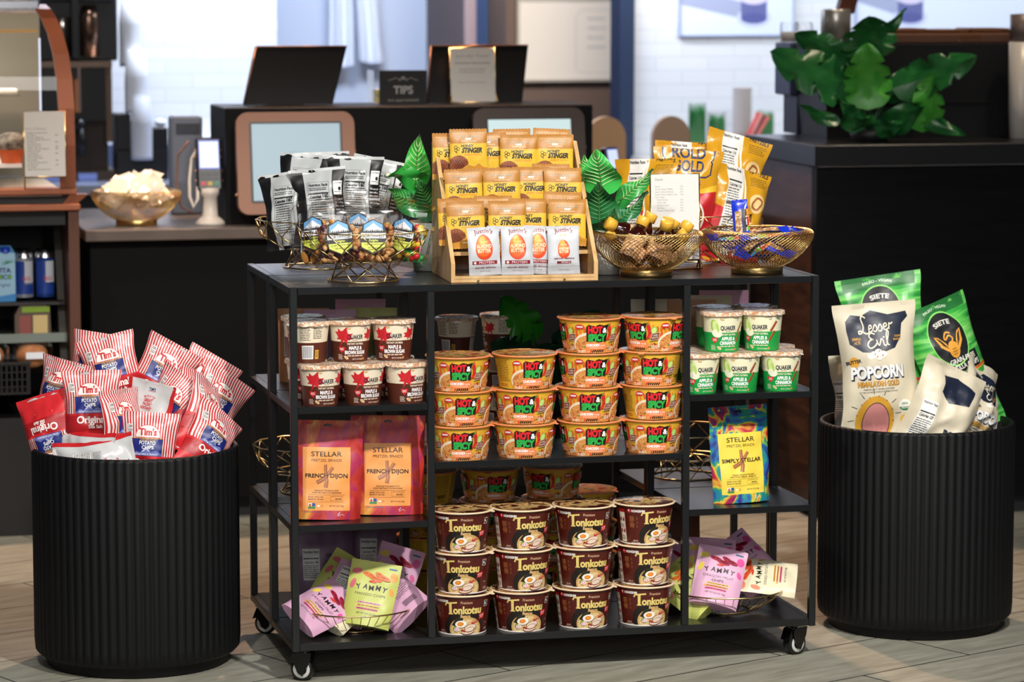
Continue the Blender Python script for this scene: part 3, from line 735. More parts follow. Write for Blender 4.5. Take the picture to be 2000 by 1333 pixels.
# muffins / pastries inside the case
def muffin(u, v, z, label, top, cup, s=1.):
    t = at('muffin', label, 'muffin', u, v, z, 'baked goods inside the pastry case')
    mb = MB(); mb.lathe([(0, 0), (.028*s, 0), (.038*s, .04*s)], M(cup, .6), 20); put(mb, 'paper_case', 0, 0, 0, t)
    mb = MB(); mb.lathe([(.038*s, .038*s), (.046*s, .05*s), (.04*s, .072*s), (.02*s, .083*s), (0, .085*s)], noise_mat('crumb_'+top, [(.3, top), (.75, '#b8aa98')], 60, 4, 0, .8, 'Object'), 20); put(mb, 'muffin_top', 0, 0, 0, t)
muffin(-.42, 2.12, 1.026, 'dark muffin with pale crumble in an orange case, right end of the glass shelf', '#3a3530', '#e0672a')
muffin(-.525, 2.12, 1.026, 'dark muffin second from the right end of the glass shelf', '#4a2a26', '#d8602a')
mb = MB(); mb.box(-.04, .035, -.03, .04, 0, .012, M('#f0e4d4', .5), .003); tag(put(mb, 'cake_plate', -.43, 2.20, 1.217), 'white cake plate on the upper glass shelf of the pastry case', 'plate')
mb = MB(); mb.ball((0, 0, .03), .033, noise_mat('dark_cherry', [(.3, '#3a1216'), (.7, '#6a2a2c')], 40, 3, 0, .6, 'Object'), 14, 8, (1, 1, .9)); tag(put(mb, 'red_cake', -.485, 2.19, 1.2175), 'dark red cake on the upper shelf of the pastry case', 'cake')

# drinks in the cooler
def carton(u, v, label):
    t = at('coconut_water_carton', label, 'drink carton', u, v, .6425, 'blue coconut water cartons')
    mb = MB(); h = .135; A = Art(); A.text('VITA', 5, 80, 13, '#2a2a6a', w=44, bold=.04); A.text('COCO', 5, 62, 13, '#2a2a6a', w=46, bold=.04); A.ell(-3, 68, 5, 6, '#6aa83a', 12); A.ell(22, 68, 5, 6, '#6aa83a', 12)
    A.text('Original', 4, 42, 9, '#5a6a9a', w=36, shear=.25)
    for k in range(7): A.line([(20, 108), (20+22*math.cos(.5+k*.5), 108+14*math.sin(.5+k*.5)-4)], 3, '#2a7a4a', .6)
    A.poly([(-40, 0), (40, 0), (40, 22), (-10, 14), (-40, 26)], '#3a8ac8')
    g = [[Vector((-.038 + .076*i/2, -.0301, h*j/3)) for i in range(3)] for j in range(4)]
    mb.box(-.038, .038, -.03, .03, 0, h, M('#9cc4dc', .35)); lay(mb, g, A.pieces(-38, 38, 0, 135, 2, 3), -38, 38, 0, 135, 2, 3, M('#9cc4dc', .35))
    mb.add([(-.038, -.03, h), (.038, -.03, h), (.038, .03, h), (-.038, .03, h), (-.028, .0, h+.018), (.028, 0, h+.018)], [(0, 1, 5, 4), (1, 2, 5), (2, 3, 4, 5), (3, 0, 4)], M('#5f9cc8', .35)); put(mb, 'carton_body', 0, 0, 0, t)
    mb = MB(); mb.lathe([(.014, 0), (.014, .018), (0, .019)], M('#1b3aa8', .35), 14, c=(.012, -.018, h-.002)); put(mb, 'cap', 0, 0, 0, t)
carton(-.455, 2.13, 'blue coconut water carton in front on the cooler shelf')
carton(-.49, 2.22, 'blue coconut water carton behind another at the left edge')
k = 0
names = ['front', 'second', 'third']
def can(u, v, col, label):
    t = at('drink_can', label, 'drink can', u, v, .6425, 'slim drink cans in the cooler')
    mb = MB(); A = Art(); A.rect(-30, 10, 0, 110, '#1c3c8c'); A.rect(0, 45, 30, 110, '#b8bcc4'); A.text('BULL', 8, 52, 12, '#b8283a', w=24); A.rect(0, 10, 30, 40, '#1c3c8c')
    nu, nv = 20, 2; r = .0265; g = []
    for j in range(nv+1):
        row = []
        for i in range(nu+1):
            a = -PI/2 - PI + 2*PI*i/nu; row.append(Vector((r*math.cos(a), r*math.sin(a), .01 + .11*j/nv)))
        g.append(row)
    c = 2*PI*r*1e3
    lay(mb, g, A.pieces(-c/2, c/2, 0, 120, nu, nv), -c/2, c/2, 0, 120, nu, nv, M(col, .25, metal=.6)); put(mb, 'can_body', 0, 0, 0, t)
    mb = MB(); mb.lathe([(.0265, .12), (.022, .132), (.0225, .134), (.02, .131), (0, .131)], M('#d8d8dc', .25, metal=1), 20); put(mb, 'can_lid', 0, 0, 0, t)
for r_, n_ in ((0, 'front'), (1, 'middle'), (2, 'rear')):
    for c_, m_ in ((0, 'left'), (1, 'right')):
        can(-.392 + .058*c_ + .004*r_, 2.12 + .06*r_, '#2a4a98' if c_ else '#aab0ba', 'slim blue and silver drink can, %s of the %s pair in the cooler' % (m_, n_))

# sandwich boxes on the cooler shelf, bakery clamshells behind the wire basket
t = at('sandwich_box', 'brown sandwich box with green band and clear window on the cooler shelf', 'box', -.373, 2.07, .5455)
mb = MB(); mb.prism([(-.05, 0), (.05, 0), (.047, .075), (.035, .088), (-.035, .088), (-.05, .06)], 'y', 0, .07, M('#57463a', .5)); recalc(put(mb, 'carton', 0, 0, 0, t))
mb = MB(); mb.box(-.03, .046, -.0015, .002, .068, .084, M('#7a9a2c', .4)); put(mb, 'green_band', 0, 0, 0, t)
mb = MB(); mb.box(-.038, -.006, -.0015, .002, .008, .058, M('#8a4a44', .4)); mb.box(0, .04, -.0015, .002, .01, .06, M('#c8b078', .5)); put(mb, 'window', 0, 0, 0, t)
def clam_bread(u, v, label):
    t = at('bakery_clamshell', label, 'clamshell', u, v, .452, 'bakery clamshells in the cooler basket')
    mb = MB(); mb.box(-.055, .055, 0, .1, 0, .085, CLEAR, .012); mb.box(-.06, .06, -.003, .103, .04, .044, CLEAR); put(mb, 'clear_box', 0, 0, 0, t)
    mb = MB(); mb.box(-.02, .03, -.004, -.001, .04, .058, M('#e8ecf4', .4)); put(mb, 'label_sticker', 0, 0, 0, t)
    mb = MB(); mb.ball((0, .05, .042), .045, noise_mat('bread_crust', [(.3, '#a8683a'), (.7, '#e0a070')], 25, 4, 0, .6, 'Object'), 14, 8, (1, .9, .8)); tag(put(mb, 'bread_roll', u, v, .455), 'golden bread roll inside ' + label, 'bread')
clam_bread(-.38, 2.0, 'the clear clamshell at the right end of the cooler basket')
clam_bread(-.50, 2.0, 'the clear clamshell at the left of the cooler basket')
t = at('cooler_basket', 'black wire basket hanging on the front of the open cooler', 'basket', -.255, 1.955, .40)
mb = MB()
for z in (0, .02, .04, .06, .08): mb.box(LW, -.14, 0, .003, z, z+.003, DK)
x = LW
while x < -.14: mb.box(x, x+.004, 0, .004, 0, .085, DK); x += .014
mb.box(LW, -.136, -.003, .006, .083, .09, DK); put(mb, 'wire_front', 0, 0, 0, t)
mb = MB(); mb.box(LW, -.14, .003, .16, 0, .006, DK); mb.box(-.142, -.138, .003, .16, 0, .085, DK); put(mb, 'basket_body', 0, 0, 0, t)
# top of case: box resting on it
t = at('acrylic_bin', 'clear acrylic bin of paper goods on top of the pastry case', 'bin', -.255, 2.14, 1.476)
mb = MB(); mb.box(-.4, -.09, 0, .18, 0, .10, clear_mat('acrylic_warm', '#f6e4d2', .12)); put(mb, 'clear_box', 0, 0, 0, t)
mb = MB(); mb.box(-.39, -.1, .02, .15, .002, .05, M('#e8dccc', .6)); put(mb, 'paper_contents', 0, 0, 0, t)

# ---------------------------------------------------------------- coffee brewer and cups on the back counter
t = at('coffee_brewer', 'tall black and steel coffee brewer at the left end of the back counter', 'coffee machine', -.08, 3.35, .861)
t.location = C(-.085, 3.85, .861)
mb = MB(); mb.box(-.10, .165, .05, .45, .40, .72, M('#17171a', .4), .006); mb.box(-.10, .15, 0, .1, .60, .655, M('#111216', .4), .006); put(mb, 'hood', 0, 0, 0, t)
mb = MB(); mb.box(-.10, .135, .12, .45, .0, .40, M('#3a2f28', .35, metal=.4)); mb.box(-.10, .165, .08, .46, .0, .03, M('#4a3a30', .4)); put(mb, 'tower', 0, 0, 0, t)
mb = MB(); mb.box(-.10, .14, .0, .12, .38, .40, M('#8a7668', .25, metal=.8)); mb.box(-.10, .12, .02, .12, .2, .38, M('#0b0b0d', .3)); mb.box(.12, .14, .02, .12, .13, .38, M('#6a5646', .3, metal=.6)); put(mb, 'drip_shelf', 0, 0, 0, t)
mb = MB(); mb.lathe([(0, 0), (.034, 0), (.034, .13), (.026, .17), (0, .172)], M('#9a7a66', .22, metal=.9), 20, c=(.07, .06, .415)); mb.lathe([(0, 0), (.03, 0), (.03, .13), (0, .135)], M('#8a8078', .22, metal=.9), 20, c=(-.02, .06, .415)); put(mb, 'steel_pitcher', 0, 0, 0, t)
mb = MB(); mb.box(.008, .03, -.01, .05, .41, .62, M('#0d0d10', .4)); put(mb, 'spout', 0, 0, 0, t)
mb = MB(); mb.box(.015, .024, .008, .02, .23, .34, M('#d0834a', .25, metal=.6)); mb.box(.026, .034, .008, .02, .23, .4, M('#b89a94', .2, metal=.8)); put(mb, 'sight_gauge', 0, 0, 0, t)
mb = MB(); mb.ball((.028, 0, .19), .022, M('#0b0b0c', .3), 12, 6); mb.tube([(.028, 0, .19), (.035, -.02, .14), (.03, -.01, .09)], .012, M('#0b0b0c', .4), 8); put(mb, 'tap_handle', 0, 0, 0, t)
mb = MB()
for x in (-.05, .06): mb.tube([(x, .1, 0), (x, .1, .02)], .012, M('#0b0b0c', .4), 8); mb.box(x-.03, x+.03, .06, .1, .001, .022, M('#7a90e0', .3, emit=.6)); put(mb, 'lit_base', 0, 0, 0, t); mb = MB()
cupstack(.128, 3.95, 1.24, 12, 'white cup tower standing highest beside the coffee brewer', '#f2f3f8', .038, .013, True, 'white paper cup towers by the coffee brewer')
cupstack(.14, 3.9, 1.085, 11, 'white cup tower in the middle beside the coffee brewer', '#eef0f6', .04, .012, True, 'white paper cup towers by the coffee brewer')
t = at('cup_caddy', 'black cup caddy beside the coffee brewer', 'cup holder', .12, 3.9, .861)
mb = MB(); mb.box(-.05, .125, 0, .12, 0, .10, M('#0e0e12', .4), .003); mb.box(-.05, .0, 0, .12, .1, .222, M('#15151a', .4), .003); mb.box(.045, .125, .0, .12, .1, .175, M('#0e0e12', .4), .003); put(mb, 'caddy_body', 0, 0, 0, t)
cupstack(.152, 3.87, .93, 12, 'grey white cup tower hanging in front of the black cup caddy', '#c9ccd6', .036, .011, True, 'white paper cup towers by the coffee brewer')
mb = MB(); mb.ball((0, 0, 0), .022, M('#eef2ff', .4), 12, 6, (1, 1, .6)); tag(put(mb, 'dome_cover', .225, 3.95, 1.05), 'white plastic dome cover on the right of the black cup caddy', 'cover')
# ---------------------------------------------------------------- the rolling snack cart: two black shelf units back to back
SHELFB = M('#121416', .3, spec=.6)
TW = .0155
def cart_unit(name, v0, label):
    t = at(name, label, 'shelf', 0, v0, 0, 'black shelf units standing back to back'); d = .296
    posts = [(0, 0), (1.2-TW, 0), (0, d-TW), (1.2-TW, d-TW)]
    for x, y in posts:
        mb = MB(); mb.box(x, x+TW, y, y+TW, .072, TOP, STEEL, .001); put(mb, 'corner_post', 0, 0, 0, t)
    for x in (.3025, .884):
        for y in (0, d-TW):
            mb = MB(); mb.box(x, x+TW, y, y+TW, .089, TOP-.0155, STEEL, .001); put(mb, 'inner_post', 0, 0, 0, t)
    mb = MB(); mb.box(TW+.001, 1.2-TW-.001, .001, d-.001, TOP-.0155, TOP-.001, SHELFB, .001)
    mb.box(0, TW, TW, d-TW, TOP-.0155, TOP-.0005, STEEL, .001); mb.box(1.2-TW, 1.2, TW, d-TW, TOP-.0155, TOP-.0005, STEEL, .001); put(mb, 'top_panel', 0, 0, 0, t)
    for (x0, x1, z) in ((TW, .3025, SH[3]), (TW, .3025, SH[1]), (.3025+TW, .884, SH[2]), (.884+TW, 1.2-TW, SH[3]), (.884+TW, 1.2-TW, SH[1])):
        mb = MB(); mb.box(x0, x1, .001, d-.001, z-.0145, z, SHELFB, .0008)
        for s in ((0, TW),) if x0 == TW else (((1.2-TW, 1.2),) if x1 > 1.1 else ()): mb.box(s[0], s[1], TW, d-TW, z-.0145, z, STEEL, .0008)
        put(mb, 'shelf_board', 0, 0, 0, t)
    mb = MB(); mb.box(TW, 1.2-TW, .001, d-.001, .0735, .089, SHELFB, .001); mb.box(0, TW, TW, d-TW, .0735, .089, STEEL, .001); mb.box(1.2-TW, 1.2, TW, d-TW, .0735, .089, STEEL, .001); put(mb, 'base_board', 0, 0, 0, t)
    for (x, y, a) in ((.03, .045 if v0 < .1 else .25, -28), (1.165, .045 if v0 < .1 else .25, 25)):
        T = Matrix.Translation((x, y, 0)) @ Matrix.Rotation(rad(a), 4, 'Z')
        BK = M('#0a0b0c', .22); CW = M('#c9c9c4', .4)
        mb = MB(); mb.T = T; mb.box(-.02, .02, -.02, .02, .066, .0725, BK, .001); mb.lathe([(.008, .06), (.008, .068)], CHROME, 12)
        P = [(-.008, .064), (.024, .064), (.021, .045), (.004, .012), (-.006, .018), (-.016, .038), (-.018, .058)]
        for s in (-.0175, .0145):
            mb.prism([(q[0], q[1]) for q in P], 'y', s, s+.003, BK)
        mb.prism([(-.03, .036), (-.012, .042), (-.01, .06), (-.02, .062)], 'y', -.014, .014, BK)
        o = recalc(put(mb, 'caster', 0, 0, 0, t))
        mb = MB(); mb.T = T @ Matrix.Translation((0, 0, .0255)) @ Matrix.Rotation(rad(90), 4, 'X'); mb.lathe([(.012, -.0125), (.0235, -.0125), (.0255, -.009), (.0255, .009), (.0235, .0125), (.012, .0125)], M('#0b0c0d', .35), 28, True, True); put(mb, 'wheel', 0, 0, 0, o)
        mb = MB(); mb.T = T @ Matrix.Translation((0, 0, .0255)) @ Matrix.Rotation(rad(90), 4, 'X'); mb.lathe([(.012, .0128), (.019, .0132), (.0195, .0126)], CW, 24); mb.lathe([(.019, -.0126), (.018, -.0132), (.012, -.0128)], CW, 24); put(mb, 'wheel_ring', 0, 0, 0, o)
        mb = MB(); mb.T = T
        mb.lathe([(0, 0), (.0045, 0), (.0045, .003), (0, .003)], CHROME, 8, c=(0, 0, 0)) if False else None
        for s in (-1, 1):
            mb.T = T @ Matrix.Translation((.002, s*.0175, .0255)) @ Matrix.Rotation(rad(90*s), 4, 'X')
            mb.lathe([(.005, 0), (.005, .003), (0, .0035)], CHROME, 10)
            for q in (-.006, .003):
                mb.T = T @ Matrix.Translation((q+.004, s*.0175, .052)) @ Matrix.Rotation(rad(90*s), 4, 'X'); mb.lathe([(.0025, 0), (.0025, .0015), (0, .002)], CHROME, 8)
        put(mb, 'bolt', 0, 0, 0, o)
    return t
cart_unit('rolling_shelf', 0, 'front black metal shelf unit on casters, nearest the camera, full of noodle bowls')
cart_unit('rolling_shelf', .3005, 'rear black metal shelf unit behind the front one, back to back with it')

# ---------------------------------------------------------------- fluted bins
def bin_(x, y, label, yaw):
    t = thing('fluted_bin', label, 'bin', (x, y, 0), (0, 0, yaw), 'black fluted bins beside the cart')
    R = .2315; NF = 72; BB = M('#07080a', .6, spec=.3)
    fl = lambda a, z: -.0045*(1-abs(math.sin(a*NF/2))) if .03 < z < .487 else 0
    mb = MB(); mb.lathe([(.205, .025), (R-.012, .026), (R-.002, .036), (R, .06), (R, .484), (R-.003, .4905), (R-.010, .4915), (R-.012, .488), (R-.013, .06), (.0, .055)], BB, NF*6, flute=lambda a, z, f=fl: f(a, z) if z < .4845 else 0); put(mb, 'fluted_shell', 0, 0, 0, t)
    mb = MB(); mb.lathe([(0, 0), (.2, 0), (.205, .004), (.205, .03)], BB, 64); put(mb, 'base_ring', 0, 0, 0, t)
    return t
bin_(-.846, 6.93, 'left fluted black bin heaped with red and white chip bags', 0)
bin_(.961, 7.33, 'right fluted black bin holding cream popcorn and green chip bags', .2)

# ---------------------------------------------------------------- golden bowls
def gold_mesh_bowl(loc, label, yaw=0):
    t = thing('mesh_bowl', label, 'bowl', loc, (0, 0, yaw), 'golden mesh bowls')
    GB = M('#dab878', .3, metal=1)
    def prof(s):   # s 0..1 from foot to rim, rounded over inward at the lip
        pts = [(.058, .016), (.075, .024), (.096, .040), (.114, .060), (.124, .076), (.1275, .088), (.125, .096), (.117, .0995), (.108, .098)]
        x = s*(len(pts)-1); i = min(int(x), len(pts)-2); f = x-i
        return pts[i][0]*(1-f)+pts[i+1][0]*f, pts[i][1]*(1-f)+pts[i+1][1]*f
    mb = MB(); NW = 72
    for d in (1, -1):
        for k in range(NW):
            a0 = 2*PI*k/NW; P = []
            for j in range(15):
                s = j/14; r, z = prof(s); a = a0 + d*s*1.15; r += .0006*d
                P.append((r*math.cos(a), r*math.sin(a), z))
            mb.tube(P, .00075, GB, 4, cap=False)
    put(mb, 'woven_wires', 0, 0, 0, t)
    mb = MB(); mb.lathe([(.0, .002), (.054, .002), (.056, 0), (.0585, .0005), (.0585, .015), (.0565, .017), (0, .0165)], GB, 48); put(mb, 'foot', 0, 0, 0, t)
    mb = MB(); mb.tube([(.108*math.cos(2*PI*k/48), .108*math.sin(2*PI*k/48), .0978) for k in range(48)], .0016, GB, 6, True); put(mb, 'rim', 0, 0, 0, t)
    return t
bowl_m1 = gold_mesh_bowl(C(.825, .098, TOP), 'golden mesh bowl of small dark syrup bottles on the cart top')
def dup_t(src, loc, label, yaw=0): return dup(src, loc, (0, 0, yaw), label)
dup_t(bowl_m1, C(1.085, .098, TOP), 'golden mesh bowl of blue snack bars at the right end of the cart top', .3)
dup_t(bowl_m1, C(-.062, 2.24, .838), 'golden mesh bowl of white packets on the service counter far left', .7)

def wire_bowl(loc, label, yaw=0, R=.143, foot=True):
    t = thing('wire_bowl', label, 'bowl', loc, (0, 0, yaw), 'geometric golden wire bowls')
    n = 12; r = .00145
    def ring(rr, z, off=0): return [Vector((rr*math.cos(2*PI*(k+off)/n), rr*math.sin(2*PI*(k+off)/n), z)) for k in range(n)]
    rim = ring(R, .112); mid = ring(R*.93, .078, .5); low = ring(R*.68, .048)
    neck = ring(.062, .045)
    mb = MB(); mb.tube(rim, r, GOLD, 5, True); put(mb, 'rim', 0, 0, 0, t)
    mb = MB()
    for k in range(n):
        mb.tube([rim[k], mid[k]], r, GOLD, 5); mb.tube([rim[(k+1) % n], mid[k]], r, GOLD, 5)
        mb.tube([mid[k], low[k]], r, GOLD, 5); mb.tube([mid[k], low[(k+1) % n]], r, GOLD, 5)
        if k % 2 == 0: mb.tube([low[k], neck[k]], r, GOLD, 5)
    mb.tube(low, r, GOLD, 5, True); mb.tube(neck, r, GOLD, 5, True); put(mb, 'bowl_wires', 0, 0, 0, t)
    base = [Vector((.078*math.cos(2*PI*k/40), .078*math.sin(2*PI*k/40), .0022)) for k in range(40)]
    mb = MB(); mb.tube(base, .0021, GOLD, 6, True)
    nn = 7
    for k in range(nn):
        a = 2*PI*k/nn; b = a + PI/nn*1.1
        for (p, q) in ((a, b+.35), (b+.35, a+.0)):
            mb.tube([(.060*math.cos(p), .060*math.sin(p), .045), (.078*math.cos(q), .078*math.sin(q), .003)], r, GOLD, 5)
    put(mb, 'foot', 0, 0, 0, t)
    return t
wb = wire_bowl(C(.185, .125, TOP), 'geometric golden wire bowl of clear nut boxes at the front left of the cart top')
dup_t(wb, C(.143, .465, TOP), 'geometric golden wire bowl of black and white chip bags, cart top', .2)
dup_t(wb, C(1.04, .44, TOP), 'geometric golden wire bowl of yellow pretzel bags at the back right of the cart top', .1)
dup_t(wb, C(1.03, .46, SH[1]), 'geometric golden wire bowl on the right rear shelf behind the painted pretzel pouch', .3)
dup_t(wb, C(.13, .45, SH[1]), 'geometric golden wire bowl on the left rear shelf behind the orange pretzel pouches', .1)

def flat_bowl(loc, label, yaw=0):
    t = thing('shallow_wire_bowl', label, 'bowl', loc, (0, 0, yaw), 'shallow golden wire bowls on the bottom shelf')
    R = .135; mb = MB(); mb.tube([(R*math.cos(2*PI*k/64), R*math.sin(2*PI*k/64), .052) for k in range(64)], .0019, GOLD, 6, True); put(mb, 'rim', 0, 0, 0, t)
    mb = MB()
    for k in range(40):
        a = 2*PI*k/40; ca, sa = math.cos(a), math.sin(a)
        mb.tube([(R*ca, R*sa, .052), (.115*ca, .115*sa, .032), (.088*ca, .088*sa, .013), (.058*ca, .058*sa, .003)], .0009, GOLD, 4, cap=False)
    mb.tube([(.058*math.cos(2*PI*k/40), .058*math.sin(2*PI*k/40), .002) for k in range(40)], .0017, GOLD, 6, True); put(mb, 'bowl_wires', 0, 0, 0, t)
    return t
fb = flat_bowl(C(.165, .145, SH[0]), 'shallow golden wire bowl of pastel chip pouches, bottom shelf left')
dup_t(fb, C(1.03, .145, SH[0]), 'shallow golden wire bowl of pastel chip pouches, bottom shelf right', .4)
# ---------------------------------------------------------------- printed cups and bowls
NOOD = noise_mat('noodle_picture', [(.0, '#5a2412'), (.3, '#a04a22'), (.5, '#d8904a'), (.62, '#e8b06a'), (.72, '#b83a20'), (.85, '#6a3018'), (1., '#e0b878')], 130, 3, 1.6, .35)
OATS = noise_mat('oat_foil_picture', [(.3, '#e8dcc4'), (.45, '#b87a4a'), (.55, '#8a4a28'), (.62, '#e6d6bc'), (.8, '#f2ead8')], 90, 4, 1., .25)
LIDN = noise_mat('noodle_lid_picture', [(.3, '#3a140c'), (.42, '#b0522a'), (.52, '#d89a52'), (.6, '#2a7a34'), (.66, '#c03020'), (.8, '#3a1a10')], 45, 3, .8, .22, 'Object')
LIDT = noise_mat('ramen_lid_picture', [(.3, '#2a0c08'), (.45, '#5c1a10'), (.52, '#d8b87a'), (.6, '#c8a060'), (.66, '#b03020'), (.8, '#2a1008')], 40, 2, .6, .22, 'Object')
LIDQ = noise_mat('oat_lid_picture', [(.3, '#8a4a28'), (.42, '#e6d6bc'), (.5, '#b87a4a'), (.6, '#f0e8da'), (.7, '#c8c4c0'), (.85, '#7a3a20')], 60, 4, .8, .2, 'Object')
def wrap(mb, art, Rt, Rb, H, mat, nu=64, nv=4, z0=0., bulge=0.):
    Rm = (Rt+Rb)/2; c = 2*PI*Rm*1e3; g = []
    for j in range(nv+1):
        f = j/nv; r = Rb + (Rt-Rb)*f; row = []
        for i in range(nu+1):
            a = -PI + 2*PI*i/nu; row.append(Vector((r*math.sin(a), -r*math.cos(a), z0 + H*f)))
        g.append(row)
    lay(mb, g, art.pieces(-c/2, c/2, 0, H*1e3, nu, nv), -c/2, c/2, 0, H*1e3, nu, nv, mat)
def cup_thing(name, label, cat, group, art, Rt, Rb, H, Rr, mat, rimc, lidmat, tabc, foil=False, bottom=None):
    t = thing(name, label, cat, (0, 0, 0), (0, 0, 0), group)
    mb = MB(); wrap(mb, art, Rt, Rb, H, mat)
    mb.lathe([(0, .0008), (Rb-.002, .0006), (Rb, 0)], bottom or M('#e8e4dc', .5), 48); mb.build('printed_cup', t)
    if bottom:
        mb = MB(); mb.lathe([(Rb-.001, -.0), (Rb+.0006, .0), (Rb+.0009, .003), (Rb, .0035)], bottom, 48); mb.build('foot_rim', t)
    mb = MB(); mb.lathe([(Rt, H-.001), (Rr-.001, H-.0005), (Rr, H+.0012), (Rr-.0008, H+.003), (Rr-.004, H+.0032), (Rt, H+.0025)], M(rimc, .35), 56); mb.build('rim', t)
    rn = random.Random(hash(name) % 97 if False else len(label))
    mb = MB()
    if foil:
        # crinkled foil lid with a torn, drooping edge
        seg = 48; P = []; F = []
        for j in range(7):
            q = j/6
            for i in range(seg):
                a = 2*PI*i/seg; wv = noise.noise(Vector((3*math.cos(a), 3*math.sin(a), 5)))
                r = (Rr + .0022 + .0025*wv)*min(1, q*1.18) if j else 0
                z = H + .0045 + .0009*noise.noise(Vector((90*r*math.cos(a), 90*r*math.sin(a), 1)))
                if j == 6: z = H - .0035 - .003*abs(wv)
                P.append((r*math.cos(a), r*math.sin(a), z))
        for j in range(6):
            for i in range(seg): F.append((j*seg+i, j*seg+(i+1) % seg, (j+1)*seg+(i+1) % seg, (j+1)*seg+i))
        mb.add(P, F, lidmat, [(p[0], p[1]) for p in P], True); o = mb.build('foil_lid', t)
        mb = MB(); a0 = -.6
        mb.add([((Rr-.004)*math.cos(a0-.22), (Rr-.004)*math.sin(a0-.22), H+.005), ((Rr-.004)*math.cos(a0+.22), (Rr-.004)*math.sin(a0+.22), H+.005), ((Rr+.008)*math.cos(a0+.1), (Rr+.008)*math.sin(a0+.1), H-.003), ((Rr+.008)*math.cos(a0-.1), (Rr+.008)*math.sin(a0-.1), H-.0025),
                ((Rr-.004)*math.cos(a0-.22), (Rr-.004)*math.sin(a0-.22), H+.0042), ((Rr-.004)*math.cos(a0+.22), (Rr-.004)*math.sin(a0+.22), H+.0042), ((Rr+.0078)*math.cos(a0+.1), (Rr+.0078)*math.sin(a0+.1), H-.0036), ((Rr+.0078)*math.cos(a0-.1), (Rr+.0078)*math.sin(a0-.1), H-.0031)],
               [(3, 2, 1, 0), (4, 5, 6, 7), (0, 4, 7, 3), (1, 2, 6, 5), (2, 3, 7, 6)], M(tabc, .3)); mb.build('pull_tab', o)
    else:
        mb.lathe([(Rr-.0035, H+.0033), (Rr-.006, H+.0026), (0, H+.0028)], lidmat, 48); o = mb.build('lid', t)
        mb = MB(); a0 = -.35
        pts = [(Rr-.006, -.013, H+.0036), (Rr-.006, .013, H+.0036), (Rr+.006, .005, H-.0005), (Rr+.006, -.005, H-.0005)]
        lo = [(p[0]-.0002, p[1], p[2]-.0008) for p in pts]
        mb.T = Matrix.Rotation(a0, 4, 'Z'); mb.add(pts + lo, [(0, 3, 2, 1), (4, 5, 6, 7), (0, 1, 5, 4), (1, 2, 6, 5), (2, 3, 7, 6), (3, 0, 4, 7)], M(rimc, .35)); mb.build('pull_tab', o)
    return t

